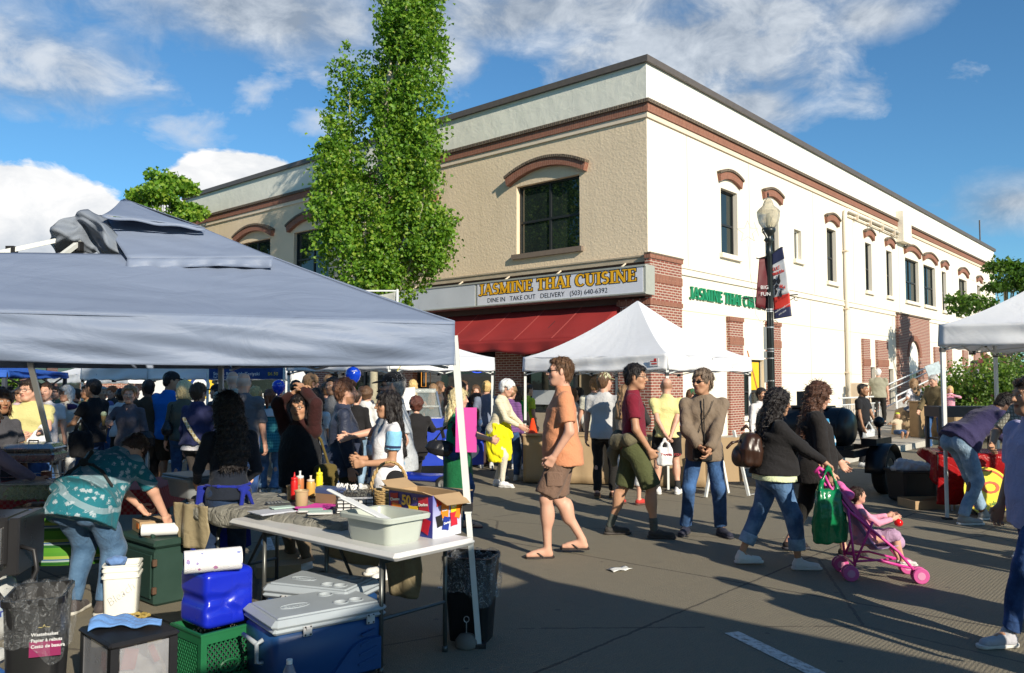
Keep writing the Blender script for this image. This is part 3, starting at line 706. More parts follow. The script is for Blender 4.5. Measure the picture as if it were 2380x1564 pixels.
 # ------------------------------------------------------------------ materials for people
def skin_mat(tone):
 nm='skin_%d'%int(tone[0]*1000)
 if nm in MATS:return MATS[nm]
 m,nt,b=new_mat(nm);a=N(nt,'ShaderNodeAttribute',attribute_name='Col')
 tc=N(nt,'ShaderNodeTexCoord');n=N(nt,'ShaderNodeTexNoise',ins={0:tc.outputs['Object'],'Scale':22,'Detail':4})
 c=MIX(nt,n.outputs[0],tuple(x*y for x,y in zip(tone,(.88,.84,.82))),tuple(min(1,x*y) for x,y in zip(tone,(1.1,1.1,1.1))))
 nt.links.new(MIX(nt,1.0,c,a.outputs[0],'MULTIPLY'),b.inputs['Base Color'])
 b.inputs['Roughness'].default_value=.5;b.inputs['Specular IOR Level'].default_value=.35
 b.inputs['Subsurface Weight'].default_value=.0
 MATS[nm]=m;return m
def cloth(name,col,rough=.85,pat=None,c2=None,sc=1.0,noise=.14):
 """pat: stripes (horizontal), vstripes, check, plaid, floral, knit"""
 if name in MATS:return MATS[name]
 m,nt,b=new_mat(name);tc=N(nt,'ShaderNodeTexCoord');O=tc.outputs['Object']
 n=N(nt,'ShaderNodeTexNoise',ins={0:O,'Scale':6,'Detail':6,'Roughness':.65})
 n3=N(nt,'ShaderNodeTexNoise',ins={0:O,'Scale':260,'Detail':2})
 base=MIX(nt,n.outputs[0],tuple(c*(1-noise) for c in col),tuple(min(1,c*(1+noise)) for c in col))
 s=N(nt,'ShaderNodeSeparateXYZ',ins={0:O})
 if pat in('stripes','vstripes','check','plaid'):
  def st(v,f,th):return M_(nt,'GREATER_THAN',M_(nt,'SINE',M_(nt,'MULTIPLY',v,f*sc)),th)
  z=M_(nt,'ADD',s.outputs[2],M_(nt,'MULTIPLY',n.outputs[0],.02))
  if pat=='stripes':f=st(z,150,.1)
  elif pat=='vstripes':f=st(s.outputs[0],150,.2)
  elif pat=='check':f=M_(nt,'MAXIMUM',st(z,320,.55),st(M_(nt,'ADD',s.outputs[0],s.outputs[1]),320,.55))
  else:f=M_(nt,'MULTIPLY',M_(nt,'ADD',st(z,150,0),st(M_(nt,'ADD',s.outputs[0],s.outputs[1]),190,.2)),.5)
  base=MIX(nt,f,base,c2)
 if pat=='floral':
  v=N(nt,'ShaderNodeTexVoronoi',ins={0:O,'Scale':17*sc});v2=N(nt,'ShaderNodeTexNoise',ins={0:O,'Scale':46*sc,'Detail':3,'Distortion':1.5})
  f=M_(nt,'MULTIPLY',M_(nt,'SUBTRACT',M_(nt,'ADD',M_(nt,'SUBTRACT',.62,v.outputs[0]),M_(nt,'MULTIPLY',v2.outputs[0],.9)),.72),9,clamp=True)
  bands=M_(nt,'GREATER_THAN',M_(nt,'SINE',M_(nt,'MULTIPLY',M_(nt,'ADD',s.outputs[2],M_(nt,'MULTIPLY',s.outputs[0],.5)),38)),.75)
  base=MIX(nt,M_(nt,'MAXIMUM',M_(nt,'MULTIPLY',f,.9),M_(nt,'MULTIPLY',bands,.45)),base,c2)
 if pat=='denim':
  base=MIX(nt,M_(nt,'MULTIPLY',M_(nt,'SUBTRACT',n.outputs[0],.42),4,clamp=True),tuple(c*.8 for c in col),c2 or tuple(min(1,c*1.7) for c in col))
 if pat=='camo':
  v2=N(nt,'ShaderNodeTexNoise',ins={0:O,'Scale':24,'Detail':3});base=RAMP(nt,v2.outputs[0],[(.4,(.10,.10,.05)),(.5,(.35,.32,.18)),(.6,(.5,.48,.34))])
 nt.links.new(base,b.inputs['Base Color']);b.inputs['Roughness'].default_value=rough;b.inputs['Specular IOR Level'].default_value=.2
 b.inputs['Sheen Weight'].default_value=.08
 w=N(nt,'ShaderNodeTexNoise',ins={0:O,'Scale':15,'Detail':5,'Distortion':1.6})
 h=M_(nt,'ADD',M_(nt,'MULTIPLY',w.outputs[0],1.0),M_(nt,'MULTIPLY',n3.outputs[0],.1))
 if pat=='knit':h=M_(nt,'ADD',h,M_(nt,'MULTIPLY',M_(nt,'SINE',M_(nt,'MULTIPLY',s.outputs[2],260)),.16))
 bp=N(nt,'ShaderNodeBump',ins={'Strength':.55,'Distance':.02,'Height':h});nt.links.new(bp.outputs[0],b.inputs['Normal'])
 MATS[name]=m;return m
def hair_mat(col):
 nm='hair_%d_%d'%(int(col[0]*1000),int(col[2]*1000))
 if nm in MATS:return MATS[nm]
 m,nt,b=new_mat(nm);tc=N(nt,'ShaderNodeTexCoord');mp=N(nt,'ShaderNodeMapping',ins={0:tc.outputs['Object']});mp.inputs['Scale'].default_value=(1,1,.12)
 n=N(nt,'ShaderNodeTexNoise',ins={0:mp.outputs[0],'Scale':150,'Detail':5,'Distortion':.8})
 n2=N(nt,'ShaderNodeTexNoise',ins={0:tc.outputs['Object'],'Scale':14,'Detail':4})
 c=MIX(nt,M_(nt,'ADD',M_(nt,'MULTIPLY',n.outputs[0],1.6),M_(nt,'MULTIPLY',M_(nt,'SUBTRACT',n2.outputs[0],.8),.9),clamp=True),tuple(x*.45 for x in col),tuple(min(1,x*1.7) for x in col))
 nt.links.new(c,b.inputs['Base Color']);b.inputs['Roughness'].default_value=.42;b.inputs['Specular IOR Level'].default_value=.4
 bp=N(nt,'ShaderNodeBump',ins={'Strength':.9,'Distance':.012,'Height':n.outputs[0]});nt.links.new(bp.outputs[0],b.inputs['Normal'])
 MATS[nm]=m;return m
def A3(*v):return np.array(v,float)
def nrm(v):v=np.asarray(v,float);return v/(np.linalg.norm(v)+1e-9)
def rotm(yaw=0,pitch=0,roll=0):
 """yaw + = turn to own left, pitch + = lean forward, roll + = lean to own right"""
 y,p,r=(math.radians(a) for a in(yaw,pitch,roll))
 Rz=np.array([[math.cos(y),-math.sin(y),0],[math.sin(y),math.cos(y),0],[0,0,1]])
 Rx=np.array([[1,0,0],[0,math.cos(p),math.sin(p)],[0,-math.sin(p),math.cos(p)]])
 Ry=np.array([[math.cos(r),0,math.sin(r)],[0,1,0],[-math.sin(r),0,math.cos(r)]])
 return Rz@Rx@Ry
def ik(a,c,l1,l2,pole):
 a=np.array(a,float);c=np.array(c,float);d=c-a;L=np.linalg.norm(d)
 if L>(l1+l2)*.998:d=d/L*(l1+l2)*.998;L=(l1+l2)*.998
 x=(l1*l1-l2*l2+L*L)/(2*L);h=math.sqrt(max(l1*l1-x*x,0));u=d/L
 p=np.array(pole,float);p=p-u*(p@u);p=nrm(p)
 return a+u*x+p*h,a+d
SKIN=dict(fair=(.58,.33,.235),pale=(.64,.40,.30),tan=(.44,.245,.15),brown=(.30,.155,.085),dark=(.13,.065,.038))
HAIRC=dict(black=(.012,.009,.009),dark=(.035,.02,.013),brown=(.10,.052,.026),auburn=(.14,.045,.018),lbrown=(.22,.13,.065),blond=(.52,.36,.15),pale=(.62,.50,.28),grey=(.36,.34,.32),white=(.66,.64,.60),red=(.35,.10,.03))
PEOPLE=[]
def person(label,loc,face,h=1.7,dist=None,skin='fair',hair='dark',hs='short',top='tee',tm=None,bot='pants',bm=None,shoe=None,w=1.0,lean=0,twist=0,side=0,head=(0,0,0),lh=None,rh=None,lf=None,rf=None,lp=None,rp=None,hip=None,curl=(.5,.5),fem=False,belly=0.,hat=None,hatm=None,glasses=None,group='people in the market crowd',sleeve=None,hem=None,seat=False,extras=None,socks=None,flare=0.,knee_len=None,tops_open=None,collar=None,loose=1.0,name='person',lpalm=None,rpalm=None,belt=None,foot_yaw=(8,-8),kids=1.0,beard=None,vneck=False):
 """face: heading in degrees (0 = +Y away from camera, 90 = towards -X/left, 180 = to the camera, 270 = right)"""
 s=h/1.72;D=dist if dist else max(2.0,loc[1]);px=D/816.
 root=thing(name,label,'person',(loc[0],loc[1],loc[2]if len(loc)>2 else 0),math.radians(face),group)
 seed=len(PEOPLE)*7+3;PEOPLE.append(root)
 vb=min(.034,max(.009,px*1.35));vh=min(.02,max(.0042,px*.62));vhand=min(.016,max(.0042,px*.6))
 hipz=(.50 if seat else .925)*s if hip is None else hip
 P=A3(0,0,hipz)
 if lean and not seat:P=P+A3(0,-math.sin(math.radians(lean))*.16*s,0)
 Ru=rotm(twist,lean,side);Rh=Ru@rotm(head[0],head[1],head[2]) if len(head)<4 else rotm(head[0],head[1],head[2])
 U=lambda x,y,z:P+Ru@(A3(x,y,z)*s)
 neck=U(0,-.012,.535);nb=U(0,-.015,.50)
 Hc=U(0,.0,.553)+Rh@(A3(0,.020,.118)*s*(1 if kids==1 else 1.0))
 sw=(.172 if fem else .19)*(.9+.1*w)
 sh={+1:U(sw,-.01,.440),-1:U(-sw,-.01,.440)}
 hipj={+1:P+A3(.088*s*w**.5,0,-.02*s),-1:P+A3(-.088*s*w**.5,0,-.02*s)}
 ua,fa,th,sh_=.285*s,.25*s,.43*s,.42*s
 dh={+1:(.27,.06,.80),-1:(-.27,.06,.80)}
 hands={+1:np.array(rh if rh is not None else dh[1],float)*s,-1:np.array(lh if lh is not None else dh[-1],float)*s}
 dp={+1:(.5,-1,-.1),-1:(-.5,-1,-.1)}
 elb,wri={},{}
 for k,pole in((1,rp or dp[1]),(-1,lp or dp[-1])):elb[k],wri[k]=ik(sh[k],hands[k],ua,fa,pole)
 df={+1:(.10,0,0),-1:(-.10,.0,0)}
 feet={+1:np.array(rf if rf is not None else df[1],float)*s,-1:np.array(lf if lf is not None else df[-1],float)*s}
 kne,ank={},{}
 for k in(1,-1):
  f=feet[k];tgt=A3(f[0],f[1]-.02*s,f[2]+.085*s)
  kne[k],ank[k]=ik(hipj[k],tgt,th,sh_,(k*.12,1,.0))
 X=Ru[:,0]
 # ---------------- body
 B=SDF(vb)
 B.loft(P-A3(0,0,.09*s),U(0,0,.52),X,[(0,.13*s*w,.09*s*w,0,0),(.25,.13*s*w,.088*s*w,0,0),(.5,.115*s*w,.080*s*w,0,0),(.75,.13*s*w,.086*s*w,0,0),(1,.06*s,.05*s,0,0)],k=.03*s,rnd=.03)
 B.cone(nb-Ru[:,2]*.03,Hc-Rh[:,2]*.05*s-Rh[:,1]*.012*s,.058*s*(1 if not fem else .85),.050*s*(1 if not fem else .88),k=.03*s)
 legr=1.06 if not fem else 1.0
 for k in(1,-1):
  B.cone(sh[k],elb[k],.047*s*w**.5,.038*s*w**.5,k=.03*s);B.cone(elb[k],wri[k],.039*s*w**.4,.0265*s*w**.2,k=.02*s)
  B.cone(U(k*.06,-.01,.43),sh[k],.05*s,.042*s,k=.02*s)
  cf=nrm(ank[k]-kne[k]);back=nrm(np.cross(cf,A3(1,0,0)));mid=kne[k]*.68+ank[k]*.32
  B.cone(hipj[k],kne[k],.072*s*w**.6*legr,.053*s*w**.4*(1 if bot in('shorts','skirt') else .85),k=.03*s);cfk=1.0 if bot in('shorts','skirt') else .82;B.cone(kne[k],ank[k],.050*s*w**.4*cfk,.033*s*w**.3*(.4+.6*cfk),k=.02*s)
  calf=mid+(-1 if back[1]>0 else 1)*back*.014*s
  B.ell(calf,(.054*s*w**.4*cfk,.057*s*w**.4*cfk,.115*s),k=.03*s)
  fy=math.radians(foot_yaw[0 if k==1 else 1]);fd=A3(-math.sin(fy)*-1,math.cos(fy),0)
  f=feet[k];ph=0
  B.cone(A3(ank[k][0],ank[k][1],ank[k][2]-.02*s),A3(f[0],f[1],f[2]+.04*s)+fd*.11*s,.034*s,.026*s,k=.02)
  B.cone(A3(f[0],f[1],f[2]+.035*s)-fd*.04*s,A3(f[0],f[1],f[2]+.028*s)+fd*.15*s,.03*s,.022*s,k=.02)
 body=[B.mesh()]
 # ---------------- head
 Hd=SDF(vh);q=s*(1.065 if not fem else 1.03)
 def L(x,y,z):return Hc+Rh@(A3(x,y,z)*q)
 Hd.ell(L(0,-.012,.032),A3(.076,.094,.088)*q,Rh,k=.02*q)
 Hd.ell(L(0,.022,-.032),A3(.060,.070,.082)*q,Rh,k=.03*q)
 Hd.ell(L(0,.052,-.085),A3(.030 if fem else .036,.026,.024)*q,Rh,k=.03*q)
 for k in(1,-1):
  Hd.cone(L(k*.056,.0,-.035),L(k*.022,.058,-.088),.016*q,.014*q,k=.035*q)
  Hd.ell(L(k*.040,.058,-.018),A3(.024,.022,.022)*q,Rh,k=.03*q)
  Hd.ell(L(k*.0305,.099,.012),A3(.019,.014,.012)*q,Rh,k=.014*q,op='-')
 Hd.cone(L(-.035,.078,.033),L(.035,.078,.033),.011*q,.011*q,k=.02*q)
 for k in(1,-1):
  Hd.ell(L(k*.0305,.0755,.011),A3(.0125,.0125,.0115)*q,Rh,k=.003*q)
  Hd.ell(L(k*.077,-.004,.004),A3(.010,.021,.031)*q,Rotm_ear(Rh,k),k=.006*q)
 Hd.cone(L(0,.085,.022),L(0,.108,-.018),.0085*q,.0125*q,k=.014*q)
 for k in(1,-1):Hd.ell(L(k*.0125,.097,-.022),A3(.008,.009,.007)*q,Rh,k=.008*q)
 Hd.ell(L(0,.0885,-.046),A3(.022,.010,.0065)*q,Rh,k=.010*q);Hd.ell(L(0,.086,-.057),A3(.019,.010,.0068)*q,Rh,k=.006*q)
 Hd.cone(L(0,-.02,-.04),nb,.052*q*(1 if not fem else .86),.056*q*(1 if not fem else .86),k=.03*q)
 if h<1.3:Hd.ell(L(0,.0,.03),A3(.085,.095,.095)*q,Rh,k=.02)
 body.append(Hd.mesh())
 # ---------------- hands
 for k,cu,pal in((1,curl[0],rpalm),(-1,curl[1],lpalm)):
  if pal=='none':continue
  hd=nrm(wri[k]-elb[k]);fwd=Ru[:,1]
  pn=np.array(pal,float) if pal is not None else A3(-k*1.0,.25,0)
  pn=nrm(pn-hd*(pn@hd));sd=np.cross(hd,pn)
  thumb_side=sd if(sd@fwd)>0 else-sd
  if abs(sd@fwd)<.3:thumb_side=sd if(sd@A3(-k,0,.6))>0 else-sd
  Q=SDF(vhand);W0=wri[k]
  Q.cone(W0-hd*.03*s,W0+hd*.02*s,.026*s,.026*s,k=.02*s)
  for j,(o,ln) in enumerate(((-.030,.066),(-.010,.078),(.011,.074),(.030,.058))):
   st=-1 if j<2 else 1
   kn=W0+hd*(.088-.004*abs(j-1))*s-thumb_side*o*s
   Q.cone(W0+hd*.015*s-thumb_side*o*.6*s,kn,.0145*s,.0125*s,k=.018*s)
   a=cu*1.25;p0=kn;ang=a*.6
   for seg,fr in((.42,1),(.32,.93),(.26,.85)):
    d=hd*math.cos(ang)+pn*math.sin(ang);p1=p0+d*ln*seg*s*1.1+(-thumb_side*o*.06*s)
    Q.cone(p0,p1,.0095*s*fr,.0088*s*fr,k=.005*s);p0=p1;ang+=a*.85
  t0=W0+hd*.028*s+thumb_side*.026*s;t1=t0+(hd*.55+thumb_side*.7+pn*.35)*.036*s;t2=t1+(hd*.85+thumb_side*.25+pn*(.3+.5*cu))*.032*s
  Q.cone(W0+hd*.02*s+thumb_side*.01*s,t0,.016*s,.0135*s,k=.014*s);Q.cone(t0,t1,.0125*s,.0105*s,k=.006);Q.cone(t1,t2,.0105*s,.009*s,k=.004)
  body.append(Q.mesh())
 sk=SKIN[skin];hc=HAIRC[hair]if hair in HAIRC else hair
 rel=lambda c:np.array(c)/np.array(sk)
 Hcf=Hc.astype(f32);RhT=Rh.T
 def colf(V):
  C=np.ones((len(V),3),f32);p=(V-Hcf)@RhT.T/q;x,y,z=np.abs(p[:,0]),p[:,1],p[:,2]
  inh=(np.abs(p)<.17).all(1)&(y>.045)
  def put(m,c,a=1.0):C[m]=C[m]*(1-a)+rel(c)*a
  put(inh&(((x-.0)/.024)**2+((z+.052)/.0125)**2<1)&(y>.075),(sk[0]*.82,sk[1]*.52,sk[2]*.55),.85)
  put(inh&(np.abs(z+.0515)<.0018)&(x<.021)&(y>.075),(sk[0]*.3,sk[1]*.18,sk[2]*.18),.9)
  ey=inh&(((x-.0305)/.0125)**2+((z-.011)/.0062)**2<1)
  put(ey,(.62,.60,.57));put(inh&(((x-.0305))**2+((z-.011))**2<.0057**2),(.035,.022,.015))
  put(inh&(np.abs(((x-.0305)/.0135)**2+((z-.011)/.0070)**2-1)<.28)&(z>.010),(.05,.03,.025),.8)
  put(inh&(((x-.032)/.018)**2+((z-.0335+(x-.032)**2*6)/.0038)**2<1),tuple(c*.5 for c in hc) if hair not in('white','grey','blond','pale') else(.25,.17,.11),.75)
  put(inh&(((x-.046)/.022)**2+((z+.022)/.02)**2<1),(sk[0]*1.02,sk[1]*.86,sk[2]*.84),.5)
  put(inh&(((x-.0085)/.004)**2+((z+.029)/.003)**2<1)&(y>.085),(sk[0]*.3,sk[1]*.2,sk[2]*.2),.8)
  if beard:put((np.abs(p)<.15).all(1)&(z<-.038)&(z>-.11)&(y>-.0)&~((x<.02)&(np.abs(z+.052)<.009)),beard,.7)
  if hs in('bald','buzz'):put((np.abs(p)<.17).all(1)&(z>-.03)&(z<.06)&(y<-.01),tuple(c*1.4 for c in hc),.5)
  return C
 mesh_obj('body',body,skin_mat(sk),root,colf)
 # ---------------- trousers / shorts / skirt
 bmm=bm or cloth('navy_denim',(.035,.07,.15),pat='denim')
 def legs(len_,rad0,rad1,rad2,name,m,flare=0.,vox=vb):
  T=SDF(vox)
  T.loft(P-A3(0,0,.13*s),U(0,0,.10),X,[(0,.142*s*w,.115*s*w,0,0),(.45,(.160 if fem else .150)*s*w,(.112+.02*belly)*s*w,0,-.012*s),(1,(.138 if fem else .150)*s*w,(.105+.05*belly)*s*w,0,.01*s*belly)],k=.05*s,rnd=.03)
  for k in(1,-1):
   a,b,c=hipj[k],kne[k],ank[k]
   if k==1 or True:
    bt=a+A3(k*.0,-.055*s*(1 if not seat else .5),-.02*s);T.ell(bt,A3(.080,.076,.095)*s*w,None,k=.04*s)
   if len_<=1:
    e=a+(b-a)*len_;T.cone(a,e,rad0*s*w,rad1*s*w**.7,k=.05*s)
    T.plane(e,nrm(b-a)) if False else None
    T.pr.append(cutcone(a,b,e,rad1*s*w*1.6))
   else:
    fr=len_-1;e=b+(c-b)*fr;T.cone(a,b,rad0*s*w,rad1*s*w**.6,k=.05*s);T.cone(b,e,rad1*s*w**.6,(rad1+(rad2-rad1)*fr)*s*w**.5,k=.03*s)
    if flare:T.cone(b*.4+c*.6,e,rad2*s,(rad2+flare)*s,k=.03*s)
    if seat:pass
    T.pr.append(cutcone(b,c,e,.16*s))
  T.rough((.0115 if loose>=1 else .007)*s,folds(seed,9,(1,1,.55)))
  return mesh_obj(name,[T.mesh()],m,root)
 if bot=='pants':legs(1.97,.088,.068,.052+.006*(loose-1),'trousers',bmm,flare)
 elif bot=='capri':legs(1.62 if knee_len is None else knee_len,.088,.066,.058,'trousers',bmm)
 elif bot=='shorts':legs(.86 if knee_len is None else knee_len,.098,.095,.08,'shorts',bmm)
 elif bot=='skirt':
  T=SDF(vb);zl=hipz-.45*s if knee_len is None else hipz-knee_len*s
  T.loft(A3(0,0,zl),U(0,0,.12),X,[(0,.21*s*w,.17*s*w,0,.0),(.6,.175*s*w,.14*s*w,0,-.01),(1,.13*s*w,.10*s*w,0,0)],k=.02)
  T.rough(.012*s,folds(seed,22,(1,1,.12)));mesh_obj('skirt',[T.mesh()],bmm,root)
  # ---------------- top
 tmm=tm or cloth('plain_white',(.7,.7,.7))
 sl=sleeve if sleeve is not None else{'tee':.62,'polo':.66,'jacket':2.0,'sweater':1.98,'tank':.0,'vest':.0}[top]
 hm=hem if hem is not None else{'tee':-.10,'polo':-.08,'jacket':-.12,'sweater':-.06,'tank':-.04,'vest':-.05}[top]
 ex={'tee':.0,'polo':0.0,'jacket':.016,'sweater':.008,'tank':-.004,'vest':.014}[top]*s
 T=SDF(vb*.95);be=belly;bust=.03*s if fem else 0
 hem0=hm;hm=.03 if lean>30 else hm;zt=.535;z0=hm;Lt=zt-z0;tt=lambda z:(z-z0)/Lt
 secs=[(z,a*s+ex,b*s+ex,0,o*s) for z,a,b,o in((z0,(.182 if fem else .176)*w*loose,(.150+.03*be)*w,.01*be-.018),(max(z0+.01,.0),(.176 if fem else .170)*w*loose,(.146+.05*be)*w,.02*be-.010),(.12,(.145 if fem else .160)*w*(.5+.5*loose),(.116+.07*be)*w,.04*be),(.26,(.145 if fem else .168)*w,(.108+.045*be)*w+bust*.4,.02*be+bust*.3),(.36,(.158 if fem else .182)*w,.112*w+bust*.6,bust*.3),(.43,(.145 if fem else .168)*(.8+.2*w),.094*(.8+.2*w),-.008),(.50,.112,.072,-.012),(.55,.068,.063,-.010))]
 secs=[(tt(z),a,b,x,o) for z,a,b,x,o in secs]
 ar=(.059 if not fem else .052)*s*w**.5+ex*.7
 for k in(1,-1):
  a,b,c=sh[k],elb[k],wri[k]
  if sl>0:
   T.cone(U(k*.085,-.01,.434),a,.052*s+ex,ar*1.0,k=.04*s)
   if sl<=1:
    e=a+(b-a)*sl;T.cone(a,e,ar,ar*(1.06 if top=='tee' else 1.0),k=.04*s);T.pr.append(cutcone(a,b,e,ar*1.9))
   else:
    e=b+(c-b)*(sl-1);T.cone(a,b,ar,ar*.86,k=.03*s);T.cone(b,e,ar*.86,ar*(.66 if top!='jacket' else .74),k=.02*s)
    T.pr.append(cutcone(b,c,e,ar*1.5))
  else:T.cone(U(k*.07,-.01,.455),U(k*.12,-.01,.455),.05*s,.045*s,k=.03*s)
 T.loft(U(0,0,z0),U(0,0,zt),X,secs,k=.03*s,pw=2.35)
 if fem:
  for k in(1,-1):T.ell(U(k*.065,.085*w**.7,.30),A3(.058,.05,.055)*s*w**.5,Ru,k=.05*s)
 if lean>30:T.loft(P+A3(0,-.015*s,hem0*s),U(0,0,.12),(1,0,0),[(0,.19*s*w,.185*s*w,0,-.01),(.6,.182*s*w,.175*s*w,0,-.01),(1,.155*s*w,.125*s*w,0,0)],k=.06*s,pw=2.3)
 if top in('jacket',) or collar:T.cone(nb-Ru[:,1]*.01*s,nb+Ru[:,2]*.045*s+Ru[:,1]*.008*s,.070*s+ex*.4,.066*s+ex*.3,k=.02*s)
 T.rough({'tee':.0115,'polo':.0105,'jacket':.0135,'sweater':.0095,'tank':.007,'vest':.009}[top]*s,folds(seed+1,9.5,(1,1,.8)))
 if top in('jacket',) or collar:T.ell(nb+Ru[:,2]*.07*s+Ru[:,1]*.01*s,A3(.062,.062,.045)*s,Ru,k=.006,op='-')
 if vneck:T.ell(U(0,.125,.50),A3(.055,.07,.10)*s,Ru,k=.01,op='-')
 nm={'tee':'shirt','polo':'shirt','jacket':'jacket','sweater':'sweater','tank':'top','vest':'vest'}[top]
 tobj=mesh_obj(nm,[T.mesh()],tmm,root)
 if top=='polo':
  c=SDF(max(.006,vb*.6));c.cone(nb+Ru[:,2]*.0,nb+Ru[:,2]*.022*s,.068*s,.062*s,k=.01);c.ell(nb+Ru[:,2]*.05*s+Ru[:,1]*.02*s,A3(.056,.07,.05)*s,Ru,k=.006,op='-');mesh_obj('collar',[c.mesh()],collar if collar and collar is not True else tmm,tobj)
  # ---------------- shoes
 for k in(1,-1):
  st=shoe or('sneaker',(.6,.6,.58))
  if st[0]=='none':continue
  f=feet[k];fy=math.radians(foot_yaw[0 if k==1 else 1]);fd=A3(math.sin(fy),math.cos(fy),0);z=f[2]
  sd=A3(fd[1],-fd[0],0);vs=max(.006,px*.8);O=A3(f[0],f[1],z)
  lift=0.0
  if st[0]in('sneaker','shoe'):
   S=SDF(vs)
   S.loft(O-fd*.075*s,O+fd*.205*s,sd,[(0,.034*s,.020*s,0,-.0),(.15,.038*s,.026*s,0,0),(.5,.036*s,.026*s,0,0),(.75,.047*s,.024*s,0,0),(.93,.040*s,.018*s,0,0),(1,.022*s,.012*s,0,0)],k=.01,rnd=.012)
   S=SDF(vs)
   S.cone(O-fd*.035*s+A3(0,0,.045*s),O+fd*.03*s+A3(0,0,.05*s),.042*s,.038*s,k=.03*s)
   S.cone(O+fd*.0*s+A3(0,0,.045*s),O+fd*.15*s+sd*.004*k+A3(0,0,.030*s),.040*s,.038*s,k=.03*s)
   if st[0]=='sneaker':S.cone(O-fd*.03*s+A3(0,0,.05*s),O-fd*.018*s+A3(0,0,.095*s),.040*s,.040*s,k=.02*s)
   S.plane(O+A3(0,0,.022*s),(0,0,-1));so_=mesh_obj('shoe',[S.mesh()],cloth('shoe_%d'%int(sum(st[1])*1000),st[1],.6),root)
   S=SDF(vs)
   pts=[O-fd*.045*s+A3(0,0,.018*s),O+fd*.05*s+A3(0,0,.014*s),O+fd*.165*s+A3(0,0,.018*s)]
   S.chain(pts,[.043*s,.036*s,.042*s],k=.03);S.plane(O+A3(0,0,.028*s),(0,0,1));S.plane(O+A3(0,0,.001),(0,0,-1))
   mesh_obj('sole',[S.mesh()],mat('sole_%d'%int(st[2][0]*100) if len(st)>2 else 'sole_white',st[2]if len(st)>2 else(.62,.61,.58),.7),so_)
  else:
   mb=MB();mb.loftfoot=None
   P2=[(-.075,-.02),(-.06,-.036),(.05,-.034),(.13,-.046),(.175,-.03),(.18,.0),(.165,.03),(.1,.04),(.0,.03),(-.06,.034),(-.078,.015)]
   mb.prism([(a_*s,b2*s) for a_,b2 in P2],O+A3(0,0,.002),fd,-sd,.016*s);so_=mb.build('sandal',mat('sandal_%d'%int(sum(st[1])*1000),st[1],.6),root)
   m2=MB()
   for q_ in(1,-1):m2.tube([O+fd*.115*s+A3(0,0,.058*s),O+fd*.06*s+sd*q_*.036*s+A3(0,0,.045*s),O+fd*.02*s+sd*q_*.04*s+A3(0,0,.016*s)],.006*s,6)
   m2.build('strap',mat('sandal_%d'%int(sum(st[1])*1000),st[1],.6),so_)
  if socks:
   S=SDF(vs);S.cone(ank[k]-nrm(ank[k]-kne[k])*.10*s,ank[k],.043*s,.039*s,k=.01);mesh_obj('sock',[S.mesh()],cloth('sock_%d'%int(sum(socks)*1000),socks),root)
   # ---------------- hair
 vg=min(.022,max(.0055,px*.75));hm_=hair_mat(hc)
 if hs not in('bald','buzz'):
  Q=SDF(vg);long_=hs in('long','curly_long','shoulder','bob')
  th_=.012 if hs in('short','crop') else(.02 if hs in('long','pony','bun','shoulder','wavy') else .03)
  if hs=='crop':th_=.006
  Q.ell(L(0,-.020,.038),A3(.078+th_,.092+th_,.090+th_)*q,Rh,k=.02*q)
  if not hat:
   Q.ell(L(0,.045,.088),A3(.060,.045,.028)*q,Rh,k=.02*q)
  Q.ell(L(0,-.055,-.025),A3(.062+th_*.7,.045+th_*.7,.062)*q,Rh,k=.02*q)
  if hs in('curly','puffy'):Q.ell(L(0,-.025,.03),A3(.108,.112,.11)*q,Rh,k=.02*q)
  back=-Rh[:,1]
  if long_:
   ln={'long':.34,'curly_long':.34,'shoulder':.20,'bob':.12}[hs];wd=1.25 if hs=='curly_long' else 1.0
   e=L(0,-.06,0)*.35+U(0,-.115,.46)*.65;e2_=U(0,-.135*w**.5,.52-ln)
   if hs in('bob',):e=L(0,-.05,-.06);e2_=L(0,-.05,-.125)
   zz=L(0,-.05,.03)
   Q.loft(e2_,zz,Rh[:,0],[(0,.07*q*wd,.03*q*wd,0,0),(.3,.105*q*wd,.05*q*wd,0,0),(.8,.098*q*wd,.065*q*wd,0,0),(1,.088*q,.075*q,0,0)],k=.03,rnd=.015)
   for k in(1,-1):
    Q.chain([L(k*.07,.02,.05),L(k*.083,.0,-.04),L(k*.085,-.02,-.12)]+([U(k*.10,.03,.42),U(k*.11,.06,.34)]if hs in('long','curly_long') else[]),[.02*q*wd,.027*q*wd,.026*q*wd,.024*q*wd,.014*q*wd],k=.02*q)
  if hs=='pony':Q.chain([L(0,-.10,.06),L(0,-.15,.03),L(0,-.15,-.06),L(0,-.125,-.16)],[.025*q,.03*q,.03*q,.015*q],k=.02)
  if hs=='bun':Q.ell(L(0,-.12,.03),A3(.04,.035,.04)*q,Rh,k=.02)
  if hs in('short','crop','curly','puffy','pony','bun','wavy'):
   Q.loft(L(0,.04,-.15),L(0,.04,.068),Rh[:,0],[(0,.10*q,.075*q,0,.0),(.55,.095*q,.062*q,0,.012*q),(.85,.066*q,.07*q,0,.022*q),(1,.05*q,.07*q,0,.03*q)],k=.008,op='-')
   Q.loft(L(0,.0,-.16),L(0,0.0,-.02),Rh[:,0],[(0,.15*q,.05*q,0,.0),(1,.15*q,.03*q,0,.01*q)],k=.01,op='-')
   for k in(1,-1):Q.ell(L(k*.10,.0,.0),A3(.035,.028,.035)*q,Rh,k=.008,op='-')
  else:
   Q.loft(L(0,.075,-.17),L(0,.075,.066),Rh[:,0],[(0,.052*q,.06*q,0,0),(.6,.064*q,.06*q,0,.0),(1,.045*q,.06*q,0,.012*q)],k=.01,op='-')
  cur=hs in('curly','puffy','curly_long')
